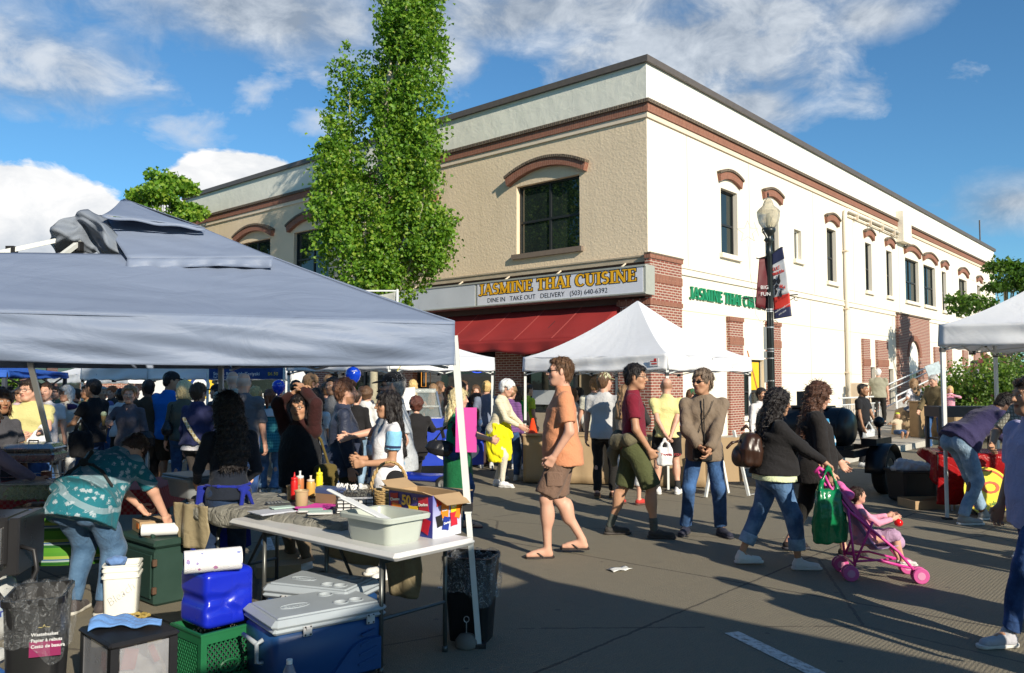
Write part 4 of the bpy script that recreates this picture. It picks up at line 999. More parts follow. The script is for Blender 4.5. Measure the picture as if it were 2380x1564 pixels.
  if cur:
   fz=folds(seed+5,75 if px<.012 else 50,(1,1,1));Q.rough(.011*q,fz)
  else:Q.rough(.006*q if hs in('short','crop') else .0085*q,strands(seed))
  hv=Q.mesh();mesh_obj('hair',[hv]+([wisps(hv,Hc,hs,seed,q)]if px<.0128 and len(hv[0])>50 else[]),hm_,root)
 if hat:
  Q=SDF(vg*.9);hmm=hatm
  Q.ell(L(0,-.012,.055),A3(.089,.105,.085)*q,Rh,k=.01);Q.plane(L(0,0,.042),-Rh[:,2]);
  c=mesh_obj('cap',[Q.mesh()],hmm,root)
  Q=SDF(max(.005,vg*.7));fl=-1 if hat=='back' else 1
  Q.ell(L(0,fl*.115,.045),A3(.068,.075,.010)*q,Rh@rotm(0,12*fl,0),k=.01);Q.plane(L(0,fl*.07,0),-Rh[:,1]*fl)
  mesh_obj('cap_brim',[Q.mesh()],hmm,c)
 if glasses:
  mb=MB();dk=glasses=='dark'
  gm=mat('dark_lens',(.01,.01,.012),.1,noise=0) if dk else mat('wire_frame',(.12,.11,.10),.3,metal=.8,noise=0)
  for k in(1,-1):
   ring=[L(k*.031+.023*math.cos(a),.105-.3*abs(k*.031+.023*math.cos(a))*abs(k*.031+.023*math.cos(a))/.05,.010+.0155*math.sin(a)) for a in[2*PI*i/12 for i in range(12)]]
   if dk:mb.add(ring+[r+Rh[:,1]*-.006 for r in ring],[tuple(range(12)),tuple(range(23,11,-1))]+[(i,(i+1)%12,12+(i+1)%12,12+i) for i in range(12)])
   else:mb.tube(ring,.0018*q,5,closed=True)
   mb.tube([L(k*.054,.092,.014),L(k*.080,.0,.014)],.0028*q if dk else .002*q,5)
  mb.tube([L(-.009,.108,.014),L(.009,.108,.014)],.0025*q,5)
  mb.build('glasses',gm,root)
 root_info=dict(P=P,U=U,L=L,Rh=Rh,Ru=Ru,sh=sh,elb=elb,wri=wri,kne=kne,ank=ank,s=s,w=w,root=root,vb=vb,hip=hipj,seed=seed,top=tobj,feet=feet)
 if extras:extras(root_info)
 return root_info
def wisps(hv,Hc,hs,seed,q):
 """loose locks over the hair surface"""
 r=np.random.RandomState(seed);V=hv[0];n=min(len(V),1500 if hs in('long','curly_long','shoulder') else 900);i=r.choice(len(V),n,replace=False);P=V[i].astype(float)
 up=Hc+A3(0,0,.03);o=P-up;below=P[:,2]<Hc[2]-.05;o[below,2]=0;o/=np.linalg.norm(o,axis=1)[:,None]+1e-6
 dn=np.tile(A3(0,0,-1.0),(n,1));t=dn-o*(dn*o).sum(1)[:,None];t/=np.linalg.norm(t,axis=1)[:,None]+1e-6;cur='curl' in hs or hs=='puffy'
 L_=r.uniform(.012,.03,n)*q*(1.6 if hs in('long','shoulder','curly_long') else 1);t=t+r.normal(size=(n,3))*(.75 if cur else .3)+o*(.5 if cur else .16);t/=np.linalg.norm(t,axis=1)[:,None]
 s=np.cross(o,t);s/=np.linalg.norm(s,axis=1)[:,None]+1e-6;w=r.uniform(.0016,.0038,n)[:,None];a=P-t*L_[:,None]*.4-o*.002;b=P+t*L_[:,None]*.4+o*.003;c=P+t*L_[:,None]*1.2+s*r.normal(size=n)[:,None]*.006-o*(0 if cur else .001)
 W_=np.stack([a-s*w,a+s*w,b+s*w,b-s*w,c+s*w*.3,c-s*w*.3],1).reshape(-1,3);k=np.arange(n)*6
 return W_.astype(f32),np.concatenate([np.stack([k,k+1,k+2,k+3],1),np.stack([k+3,k+2,k+4,k+5],1)])
def Rotm_ear(Rh,k):return Rh@rotm(-k*18,0,0)
def cutcone(a,b,e,r):
 """remove the part of a capsule beyond e along a->b (within radius r)"""
 a=np.array(a,f32);b=np.array(b,f32);e=np.array(e,f32);u=nrm(b-a).astype(f32)
 def fn(X,Y,Z):
  px,py,pz=X-e[0],Y-e[1],Z-e[2];t=px*u[0]+py*u[1]+pz*u[2]
  rr=np.sqrt(np.maximum(px*px+py*py+pz*pz-t*t,0))
  return np.maximum(np.maximum(-t,t-.14),rr-r)
 lo=np.minimum(e,e+u*.15)-r-.02;hi=np.maximum(e,e+u*.15)+r+.02
 return(lo,hi,fn,.002,'-')
def belongs(info,name,label,cat,m,build,group=None):
 """a carried thing: its own top-level mesh in world space, modelled in the person's frame"""
 Q=SDF(max(.006,info['vb']*.7));build(Q,info)
 o=mesh_obj(name,[Q.mesh()],m)
 o.matrix_world=Matrix.Translation(info['root'].location)@Matrix.Rotation(info['root'].rotation_euler.z,4,'Z')
 return tag(o,label,cat,group)
def child(info,name,m,build,vox=None,parent=None):
 Q=SDF(vox or max(.006,info['vb']*.7));build(Q,info);return mesh_obj(name,[Q.mesh()],m,parent or info['root'])
def W2(info,p):
 r=info['root'];return Matrix.Translation(r.location)@Matrix.Rotation(r.rotation_euler.z,4,'Z')@Vector(p)
 # ================================================================== TENTS
def wb(mb,name,m,root,smooth=False,mats=None):
 o=mb.build(name,m,None,smooth,mats);inv=root
 base=root
 M0=Matrix.Translation(base.location)@Matrix.Rotation(base.rotation_euler.z,4,'Z')
 o.data.transform(M0.inverted());o.parent=root;return o
def fabric(name,col,trans=.3,rough=.7,bump=.35,bscale=5,stretch=(1,1,1),dirt=.06):
 if name in MATS:return MATS[name]
 m,nt,b=new_mat(name);tc=N(nt,'ShaderNodeTexCoord')
 n=N(nt,'ShaderNodeTexNoise',ins={0:tc.outputs['Object'],'Scale':2.2,'Detail':6})
 col_=MIX(nt,n.outputs[0],tuple(c*(1-dirt*2) for c in col),tuple(min(1,c*(1+dirt)) for c in col))
 nt.links.new(col_,b.inputs['Base Color']);b.inputs['Roughness'].default_value=rough;b.inputs['Specular IOR Level'].default_value=.25
 mp=N(nt,'ShaderNodeMapping',ins={0:tc.outputs['Object']});mp.inputs['Scale'].default_value=stretch
 w=N(nt,'ShaderNodeTexNoise',ins={0:mp.outputs[0],'Scale':bscale,'Detail':6,'Roughness':.55,'Distortion':1.8})
 w2=N(nt,'ShaderNodeTexVoronoi',ins={0:mp.outputs[0],'Scale':bscale*.8});w2.feature='DISTANCE_TO_EDGE'
 bp=N(nt,'ShaderNodeBump',ins={'Strength':bump,'Distance':.05,'Height':M_(nt,'ADD',w.outputs[0],M_(nt,'MULTIPLY',M_(nt,'MINIMUM',w2.outputs[0],.06),2.0))});nt.links.new(bp.outputs[0],b.inputs['Normal'])
 tr=N(nt,'ShaderNodeBsdfTranslucent');nt.links.new(col_,tr.inputs[0])
 mx=N(nt,'ShaderNodeMixShader',ins={0:trans,1:b.outputs[0],2:tr.outputs[0]})
 nt.links.new(mx.outputs[0],nt.nodes['Material Output'].inputs[0]);MATS[name]=m;return m
F_WHITE=fabric('white_canopy_fabric',(.90,.91,.93),.34,bump=.13,bscale=3.5,dirt=.03)
F_GREY=fabric('grey_canopy_fabric',(.19,.235,.335),.06,bump=.24,bscale=2.2,stretch=(.7,.7,2.2),rough=.5)
F_BLUE=fabric('blue_canopy_fabric',(.03,.12,.50),.15)
M_POLE=mat('white_tent_pole',(.62,.64,.62),.4,noise=.06)
M_POLEG=mat('grey_tent_pole',(.38,.40,.42),.35,noise=.08)
M_BLKP=mat('black_plastic',(.018,.018,.02),.45,noise=.2)
def surf(mb,P00,P10,P11,P01,nu,nv,sag=0,wr=0,seed=0,prof=None,off=0):
 """sheet between four points; sag pulls the middle down; wr wrinkles"""
 r=random.Random(seed);ph=[r.uniform(0,6) for _ in range(8)];P00,P10,P11,P01=map(Vector,(P00,P10,P11,P01))
 nn=(P10-P00).cross(P01-P00).normalized()
 def fn(u,v):
  vv=prof(v) if prof else v
  p=(P00*(1-u)+P10*u)*(1-v)+(P01*(1-u)+P11*u)*v
  if prof:z=((P00*(1-u)+P10*u)*(1-vv)+(P01*(1-u)+P11*u)*vv).z;p=Vector((p.x,p.y,z))
  p=p-Vector((0,0,sag*math.sin(PI*u)*math.sin(PI*min(1,v*.98+.01))))
  if wr:p=p+nn*wr*(math.sin(u*9+ph[0]+v*3)*math.sin(v*7+ph[1])+.6*math.sin(u*21+v*11+ph[2])*math.sin(v*13+ph[3]-u*5)+.35*math.sin(v*34+u*9+ph[4]))*math.sin(PI*u)**.3*min(1,v*8)
  return p
 return mb.grid(fn,nu,nv)
def valance(mb,A,B,zt,zb,seed,wr=.012,nu=40,sag=.02,out=None):
 r=random.Random(seed);ph=[r.uniform(0,6) for _ in range(6)];A=Vector((A[0],A[1],0));B=Vector((B[0],B[1],0));d=(B-A).normalized();n=Vector((d.y,-d.x,0))
 if out is not None and n.dot(out)<0:n=-n
 def fn(u,v):
  p=A*(1-u)+B*u;e=math.sin(PI*u)**.4
  z=zt+(zb-zt)*v-sag*math.sin(PI*u)*(1-v*.5)+.008*v*math.sin(u*25+ph[0])
  return Vector((p.x,p.y,z))+n*(wr*e*(math.sin(u*17+v*4+ph[1])+.7*math.sin(v*6.5+u*5+ph[2])*1.6+.4*math.sin(u*41+ph[3]))+.015*v)
 return mb.grid(fn,nu,8)
def canopy(label,F,e1,e2,s1,s2,zt,zb,zp,fab,pole,name='market_tent',legs=(1,1,1,1),group='pop up tents at the street market',seed=1,prof=1.55,foot=(0,0),rail=True):
 """F near corner, e1/e2 side directions"""
 e1=Vector(e1);e2=Vector(e2);F=Vector((F[0],F[1],0));Cn=[F,F+e1*s1,F+e1*s1+e2*s2,F+e2*s2];ctr=(Cn[0]+Cn[2])/2
 root=thing(name,label,'tent',ctr,0,group)
 mb=MB();pk=Vector((ctr.x,ctr.y,zp))
 for i in range(4):
  a,b=Cn[i],Cn[(i+1)%4];A=Vector((a.x,a.y,zt));B=Vector((b.x,b.y,zt));nu,nv=26,22
  def fn(u,v,A=A,B=B,i=i):
   v=min(v,.992);f=v**prof*.72+v*.28;e=A*(1-u)+B*u;p=e*(1-v)+pk*v
   z=zt+(zp-zt)*f-.20*math.sin(PI*u)*math.sin(PI*v**.8)*.35*(1-v)-.02*math.sin(PI*u)*(1-v)
   ridge=abs(math.cos(PI*u))**30
   return Vector((p.x,p.y,z+.004*math.sin(u*50+i)*(1-v)*math.sin(PI*u)))
  mb.grid(fn,nu,nv)
 o=wb(mb,'canopy',fab,root,True);
 o.data.update();bm=bmesh.new();bm.from_mesh(o.data);bmesh.ops.remove_doubles(bm,verts=bm.verts,dist=.002);bmesh.ops.recalc_face_normals(bm,faces=bm.faces);bm.to_mesh(o.data);bm.free();solid(o,.003)
 smoothby(o,25)
 for i in range(4):
  v=MB();valance(v,Cn[i],Cn[(i+1)%4],zt,zb,seed+i,out=(Cn[i]+Cn[(i+1)%4])/2-ctr);w=wb(v,'valance',fab,root,True);solid(w,.003)
 for i,c in enumerate(Cn):
  if not legs[i]:continue
  L=MB();inn=(ctr-c).normalized()*.04;t=c+inn;ft=t+Vector((foot[0],foot[1],0))
  L.bar(ft+(t-ft)*.46+Vector((0,0,(zt-.05)*.46)),t+Vector((0,0,zt-.04)),.042);
  L.bar(ft+Vector((0,0,.02)),ft+(t-ft)*.5+Vector((0,0,(zt-.05)*.5)),.032)
  l=wb(L,'leg',pole,root)
  B=MB();B.box(ft+Vector((0,0,.012)),(.09,.09,.022));B.box(ft+(t-ft)*.47+Vector((0,0,(zt-.05)*.47)),(.058,.058,.05));B.box(t+Vector((0,0,zt-.3)),(.055,.055,.05));wb(B,'bracket',M_BLKP,root).parent=l
 if rail:
  tr=MB();br=MB()
  for i in range(4):
   a,b=Cn[i],Cn[(i+1)%4];ia=(ctr-a).normalized()*.05;ib=(ctr-b).normalized()*.05;a=a+ia;b=b+ib;m_=(a+b)/2
   h1,h0=zt-.06,zt-.30
   for p,q in((a,m_),(m_,b)):
    tr.bar(p+Vector((0,0,h1)),q+Vector((0,0,h0)),.024,.014);tr.bar(p+Vector((0,0,h0)),q+Vector((0,0,h1)),.024,.014)
    br.box((p+q)/2+Vector((0,0,(h0+h1)/2)),(.05,.05,.04))
   br.box(m_+Vector((0,0,h0)),(.06,.06,.05));br.box(m_+Vector((0,0,h1)),(.06,.06,.05))
   tr.bar(m_+Vector((0,0,h0)),ctr+Vector((0,0,zt-.15)),.02,.014)
  tr.bar(ctr+Vector((0,0,zt-.2)),ctr+Vector((0,0,zp-.03)),.03)
  t_=wb(tr,'truss',pole,root);wb(br,'bracket',M_BLKP,root).parent=t_
 return root,Cn
e1t,e2t=tuple(E1),tuple(E2)
r_,C_=canopy('white peaked tent by the brick corner, small red logo patch on its valance',(2.33,12.21),e1t,e2t,2.85,2.85,2.04,1.80,3.04,F_WHITE,M_POLE,seed=4)
m_=MB();p0=Vector((2.33,12.21,1.86))+E2*.12-E1*.035;m_.box(p0+E2*.09+Vector((0,0,.06)),(.01,.15,.12),Matrix((E1,E2,Vector((0,0,1)))).transposed());pt=wb(m_,'logo_patch',mat('patch_white',(.6,.6,.6),.6),r_)
m_=MB();R3=Matrix((E1,E2,Vector((0,0,1)))).transposed()
m_.box(p0+E2*.07+Vector((0,0,.09))-E1*.007,(.004,.035,.05),R3);m_.box(p0+E2*.10+Vector((0,0,.072))-E1*.007,(.004,.11,.012),R3);m_.box(p0+E2*.09+Vector((0,0,.035))-E1*.007,(.004,.09,.02),R3)
wb(m_,'logo',mat('logo_red',(.5,.03,.02),.6),r_).parent=pt
canopy('white pop up tent at the right edge over the red table',(5.12,9.77),e1t,tuple(-E2),3.0,3.0,2.31,2.055,3.35,F_WHITE,M_POLE,seed=9)
canopy('small white tent below the maroon awning, yellow cord wound on its pole',tuple((Vector((-.32,15.0,0))-E1*2.5))[:2],e1t,e2t,2.5,2.9,2.06,1.82,2.75,F_WHITE,M_POLE,seed=14)
canopy('white pop up tent in front of the storefronts behind the bald men',tuple(GD(677,17.0)-E1*3.0)[:2],e1t,e2t,3.0,3.0,1.93,1.66,2.6,F_WHITE,M_POLE,seed=22)
canopy('blue pop up tent behind the crowd at the far left',(-5.75,9.3),(-.97,-.12,0),(-.3,.95,0),4.6,3.2,1.76,1.68,2.25,F_BLUE,mat('dark_tent_pole',(.05,.06,.08),.5),seed=31)
for i,(u,d) in enumerate(((300,24),(190,27),(400,27))):
 canopy(('far white tent seen below the blue canopy, second from the left','far white tent at the far left beyond the white haired woman','far white tent beside the parked white van')[i],tuple(GD(u,d))[:2],e1t,e2t,3,3,1.85,1.55,2.5,F_WHITE,M_POLE,seed=40+i,group='far tents down the street',rail=False)
for i,(x,y,s) in enumerate(((3.82,.82,3.1),(1.5,-2.23,3.1),(6.6,-1.73,3.1))):  # unseen tents, raised and shifted to throw shade on the foreground
 canopy(('tall white tent out of view beside the camera, raised to shade the foreground','tall white tent out of view behind the camera, raised to shade the stall','tall white tent out of view at the far right, raised to shade the road')[i],(x,y),tuple(-E1),tuple(-E2),s,s,3.3,3.05,4.4,F_WHITE,M_POLE,seed=50+i,group='unseen tents shading the foreground')
 # ---------------------------------------------------------------- big grey tent in the foreground (leaning, torn vent)
gt=thing('grey_tent','large leaning blue grey tent in the foreground with a torn roof vent','tent',(-2.6,5.6,0))
A_=at(1057,749,5.03);B_=at(-330,712,3.9);C3=Vector((-2.62,7.6,2.02));D_=B_+(C3-A_)
ringA=at(612,590,5.45);ringB=at(-30,588,4.8);pkv=at(292,466,5.65)
ringC=ringA+(C3-A_)*.28;ringD=ringB+(C3-A_)*.28
PR=lambda v:v
m_=MB();surf(m_,B_,A_,ringA,ringB,60,30,.018,.004,3,lambda v:v*.85+.15*v**1.6);surf(m_,A_,C3,ringC,ringA,30,20,.05,.01,5);surf(m_,C3,D_,ringD,ringC,20,12,.05,.01,6);surf(m_,D_,B_,ringB,ringD,20,12,.05,.01,7)
o=wb(m_,'canopy',F_GREY,gt,True);solid(o,.003)
def gval(A,B,hb,seed,n=60,amp=.010):
 r=random.Random(seed);ph=[r.uniform(0,6) for _ in range(8)];m=MB();d=(B-A).normalized();nn=Vector((d.y,-d.x,0))
 if nn.y>0:nn=-nn
 def fn(u,v):
  p=A*(1-u)+B*u;e=min(1,9*u*(1-u))
  bul=.032*math.sin(PI*min(1,v*1.15))*e*(.7+.5*math.sin(u*7+ph[0]))+amp*e*min(1,v*5)*(math.sin(v*7-u*11+ph[1])+.8*math.sin(u*27+v*6+ph[2])*v+.5*math.sin(v*17+u*23+ph[3]))
  return Vector((p.x,p.y,p.z+.004-hb(u)*v))+nn*(bul-.01*v+.003)
 return m.grid(fn,n,22)
o=wb(gval(A_,B_,lambda u:.268+.02*math.sin(u*PI)-.02*u,2,120),'valance',F_GREY,gt,True);solid(o,.003)
o=wb(gval(A_,C3,lambda u:.268,4),'valance',F_GREY,gt,True);solid(o,.003)
o=wb(gval(C3,D_,lambda u:.27,8),'valance',F_GREY,gt,True);solid(o,.003)
vA=at(636,598,5.28);vL=at(296,600,4.98);tA=at(472,530,5.5);tL=at(232,500,5.35)
m_=MB()
surf(m_,vL,vA,tA,tL,30,12,.02,.006,12);surf(m_,vA,vA+Vector((-.5,.8,.05)),tA+Vector((-.3,.4,.0)),tA,12,8,.02,.004,13)
def hem(u,v):
 p=vL*(1-u)+vA*u;return p+Vector((.0,-.02*v,-.065*v-.008*math.sin(u*8)*v))+Vector((0,-.015*math.sin(u*33)*v,0))
m_.grid(hem,40,3)
o=wb(m_,'vent_skirt',F_GREY,gt,True);solid(o,.003)
m_=MB();cA=at(478,530,5.38);cL=at(240,499,5.1);cP=pkv
surf(m_,cL,cA,cP+Vector((.02,-.02,0)),cP+Vector((-.02,-.02,0)),24,12,-.015,.004,15,lambda v:v*.75+.25*v*v);surf(m_,cA,cA+Vector((-.6,.7,0)),cP,cP+Vector((.02,-.02,0)),10,8,.0,.003,16)
m_.grid(lambda u,v:(cL*(1-u)+cA*u)+Vector((0,-.008,-.02*v-.006*math.sin(u*15))),24,2)
o=wb(m_,'vent_cap',F_GREY,gt,True);solid(o,.003)
fl=MB()
pts=[[(112,560),(120,527),(165,500),(205,488),(245,505)],[(128,588),(150,545),(195,520),(232,520),(275,545)],[(150,590),(185,560),(215,552),(255,570),(300,590)],[(155,602),(200,585),(235,590),(268,604),(312,596)]]
dd=[[5.3,5.15,5.2,5.25,5.35],[5.3,5.1,5.25,5.05,5.2],[5.35,5.2,5.3,5.1,5.15],[5.35,5.3,5.25,5.15,5.05]]
g0=[[at(*pts[j][i],dd[j][i]) for i in range(5)]for j in range(4)]
def flf(u,v):
 x=u*4;y=v*3;i=min(3,int(x));j=min(2,int(y));a,b=x-i,y-j
 p=(g0[j][i]*(1-a)+g0[j][i+1]*a)*(1-b)+(g0[j+1][i]*(1-a)+g0[j+1][i+1]*a)*b
 return p+Vector((0,.02*math.sin(x*4+y*3)+.012*math.sin(x*7-y*5),.006*math.sin(x*5+y*4)))
fl.grid(flf,36,26);o=wb(fl,'torn_flap',fabric('grey_canopy_inside',(.20,.23,.28),.05,bump=.4,bscale=3),gt,True);solid(o,.004)
m_=MB();m_.bar(at(-40,596,4.9),at(215,541,5.35),.028);m_.bar(at(120,612,4.95),at(215,541,5.34),.028);m_.bar(at(215,541,5.36),pkv,.026);m_.bar(at(212,545,5.37),at(330,625,5.9),.026)
t_=wb(m_,'roof_pole',M_POLE,gt);m_=MB();m_.box(at(28,582,5.02),(.05,.05,.05));m_.box(at(182,573,5.2),(.05,.05,.06));wb(m_,'pole_joint',M_BLKP,gt).parent=t_
m_=MB()
for P0,P1 in((A_,ringA),(B_,ringB)):
 q=[P0*(1-t)+P1*t+Vector((0,0,((P0.z*(1-(t*.85+.15*t**1.6))+P1.z*(t*.85+.15*t**1.6))-(P0.z*(1-t)+P1.z*t))+.004)) for t in[i/16 for i in range(17)]];m_.tube(q,.006,5)
m_.tube([A_*(1-t)+B_*t+Vector((0,-.004,-.012)) for t in[i/30 for i in range(31)]],.005,5)
wb(m_,'seam',F_GREY,gt,True)
def leg2(top,foot,m,wdt=.036,brk=.45):
 L=MB();mid=foot*(1-brk)+top*brk;L.bar(mid-(top-foot)*.02,top,wdt*1.15);L.bar(foot+Vector((0,0,.01)),mid,wdt*.92)
 l=wb(L,'leg',m,gt);B=MB();B.box(mid,(wdt*1.7,wdt*1.7,.045));B.box(foot+Vector((0,0,.012)),(.09,.08,.022));wb(B,'leg_clamp',M_BLKP,gt).parent=l
FA=G(1113,1503);leg2(at(1056,780,5.05),FA,M_POLE)
leg2(Vector((-2.70,7.55,2.0)),Vector((-2.62,7.5,0)),M_POLEG)
leg2(at(70,840,6.9),G(160,1215)+Vector((0,.0,0)),M_POLE)
m_=MB()
a,b=A_+Vector((-.04,.05,-.06)),B_+Vector((.04,.05,-.06));m0=(a+b)/2
for p,q in((a,m0),(m0,b)):m_.bar(p,q+Vector((0,0,-.2)),.024,.014);m_.bar(p+Vector((0,0,-.2)),q,.024,.014)
a,b=A_+Vector((-.05,.03,-.06)),C3+Vector((0,0,-.06));m0=(a+b)/2
for p,q in((a,m0),(m0,b)):m_.bar(p,q+Vector((0,0,-.22)),.024,.014);m_.bar(p+Vector((0,0,-.22)),q,.024,.014)
wb(m_,'truss',M_POLEG,gt)
# ================================================================== TREES
def leafmat(name,dark,light,yel):
 m,nt,b=new_mat(name);g=N(nt,'ShaderNodeNewGeometry');tc=N(nt,'ShaderNodeTexCoord')
 n=N(nt,'ShaderNodeTexNoise',ins={0:tc.outputs['Object'],'Scale':.9,'Detail':3})
 f=M_(nt,'ADD',M_(nt,'MULTIPLY',g.outputs['Random Per Island'],.7),M_(nt,'MULTIPLY',n.outputs[0],.4))
 c=RAMP(nt,f,[(.1,dark),(.6,light),(1.0,yel)]);nt.links.new(c,b.inputs['Base Color']);b.inputs['Roughness'].default_value=.5
 tr=N(nt,'ShaderNodeBsdfTranslucent');nt.links.new(MIX(nt,1.0,c,(1.2,1.3,.5),'MULTIPLY'),tr.inputs[0])
 mx=N(nt,'ShaderNodeMixShader',ins={0:.4,1:b.outputs[0],2:tr.outputs[0]});nt.links.new(mx.outputs[0],nt.nodes['Material Output'].inputs[0]);return m
LEAF_MAPLE=leafmat('maple_leaf',(.035,.10,.010),(.15,.31,.022),(.32,.40,.05))
LEAF_DARK=leafmat('broad_leaf',(.03,.075,.015),(.07,.16,.02),(.15,.24,.04))
M_BARK=mat('pale_bark',(.34,.31,.22),.9,noise=.4,nscale=20,bump=.8,bscale=25)
def leaves(name,pts,sizes,m,parent,seed=0,droop=.3):
 """lobed leaf blades: two folded halves each"""
 r=np.random.RandomState(seed);n=len(pts);P=np.array(pts,f32);S=np.array(sizes,f32)[:,None]
 d=r.normal(size=(n,3));d[:,2]-=droop;d/=np.linalg.norm(d,axis=1)[:,None]
 a=r.normal(size=(n,3));s=np.cross(d,a);s/=np.linalg.norm(s,axis=1)[:,None];up=np.cross(s,d)
 V=np.stack([P,P+(d*.35+s*.5+up*.12)*S,P+(d*.62+s*.2)*S,P+d*S,P+(d*.62-s*.2)*S,P+(d*.35-s*.5+up*.12)*S],1).reshape(-1,3)
 i=np.arange(n)*6;Fq=np.stack([np.stack([i,i+1,i+2,i+3],1),np.stack([i,i+3,i+4,i+5],1)],1).reshape(-1,4)
 return mesh_obj_flat(name,V.astype(f32),Fq,m,parent)
def mesh_obj_flat(name,V,Fc,m,parent):
 o=mesh_obj(name,[(V,Fc)],m,parent);o.data.polygons.foreach_set('use_smooth',np.zeros(len(Fc),bool));return o
def spire_tree():
 u0,d0=867,21.0;base=GD(u0,d0);t=thing('street_tree','tall narrow bright green maple rising past the roofline in front of the tan wall','tree',base)
 r=random.Random(5);px=d0/1895.
 mb=MB();H=15.5
 mb.tube([(0,0,0),(.02,0,1.5),(0,.02,3.2),(.1,0,6),(.3,0,9),(.8,0,H-1.5)],[.125,.105,.095,.08,.06,.02],10)
 lobes=[(900,98,690,250),(935,78,420,-60),(800,62,640,108),(985,62,640,275),(1000,50,640,470),(850,90,690,420),(960,70,560,-180),(945,75,150,-260),(770,42,600,330),(900,50,300,20),(880,60,700,600)]
 pts,sz=[],[]
 for k,(cu,hw,vb_,vt) in enumerate(lobes):
  x0=(cu-u0)*px;w=hw*px;zb=EYE+(883-vb_)*px;zt=EYE+(883-vt)*px;dy=r.uniform(-.5,.5)
  mb.tube([(x0*.1,dy*.1,max(2.4,zb-1.2)),(x0*.75,dy*.7,zb+.3),(x0,dy,(zb+zt)/2),(x0*1.05,dy,zt-.3)],[.05,.045,.03,.01],6)
  for q in range(int(34+w*42)):
   a=r.uniform(0,2*PI);rad=w*math.sqrt(r.random())*.86;L_=(zt-zb)*r.uniform(.10,.24);z0=r.uniform(zb,zt-L_*.6)
   f=(z0-zb)/(zt-zb);tap=(math.sin(PI*min(1,max(.0,f*.86+.16)))**.55)
   bx,by=x0+math.cos(a)*rad*tap,dy+math.sin(a)*rad*tap*.95
   nL=int(76*L_/1.0)+20;sw=.085+.075*r.random()
   for j in range(nL):
    h=r.random();e=sw*(1-h*.65)*1.5
    pts.append((bx+r.gauss(0,e)+math.cos(a)*h*.14,by+r.gauss(0,e)+math.sin(a)*h*.14,z0+L_*h));sz.append(r.uniform(.075,.13))
 for(cu,cv,n) in((1060,515,110),(1045,540,90),(735,455,90),(740,575,90),(742,270,60),(955,690,140),(1005,640,120),(735,600,60),(940,705,60)):
  for j in range(n):
   f=r.random();c=Vector(((cu-u0)*px*(.8+.2*f),r.gauss(0,.12),EYE+(883-cv)*px-.35+.5*f));pts.append((c.x+r.gauss(0,.09),c.y,c.z+r.gauss(0,.09)));sz.append(r.uniform(.08,.13))
 mb.build('trunk',M_BARK,t,smooth=True);leaves('crown',pts,sz,LEAF_MAPLE,t,3)
spire_tree()
def round_tree(label,u,d,cv,hwpx,vtpx,vbpx,m=LEAF_DARK,n=5000,seed=1,leaf=.14,group='broad street trees',trunk=.13):
 base=GD(u,d);t=thing('street_tree',label,'tree',base,0,group);r=random.Random(seed);px=d/1895.
 zt=EYE+(883-vtpx)*px;zb=EYE+(883-vbpx)*px;w=hwpx*px;H=zt
 mb=MB();mb.tube([(0,0,0),(.04,0,H*.3),(0,.05,H*.6),(.05,0,H*.9)],[trunk,trunk*.8,trunk*.5,.02],8)
 pts,sz=[],[];K=26
 for k in range(K):
  a=r.uniform(0,2*PI);f=r.random();rad=w*math.sqrt(r.uniform(.05,1))*math.sin(PI*(f*.75+.2));c=Vector((math.cos(a)*rad,math.sin(a)*rad,zb+(zt-zb)*f))
  mb.tube([(0,0,H*.3+(c.z-H*.3)*.2),c*.55+Vector((0,0,c.z*.28)),c],[.04,.03,.008],5)
  cr=w*r.uniform(.22,.4)
  for j in range(n//K):
   v=Vector((r.gauss(0,1),r.gauss(0,1),r.gauss(0,.55)));v=v.normalized()*cr*r.random()**.4;v.z*=.6
   pts.append(tuple(c+v));sz.append(r.uniform(leaf*.7,leaf*1.2))
 mb.build('trunk',M_BARK,t,smooth=True);leaves('crown',pts,sz,m,t,seed)
round_tree('broad green tree behind the peak of the grey tent',375,31,0,105,405,560,LEAF_MAPLE,5200,4,.2)
round_tree('leafy green tree at the right end of the cream wall',2345,31,0,118,612,800,LEAF_DARK,5200,7,.17)
round_tree('green tree far down the street at the left edge',20,28,0,60,870,960,LEAF_MAPLE,2200,9,.16)
round_tree('small green tree behind the white haired woman',200,38,0,60,905,960,LEAF_MAPLE,1500,12,.2)
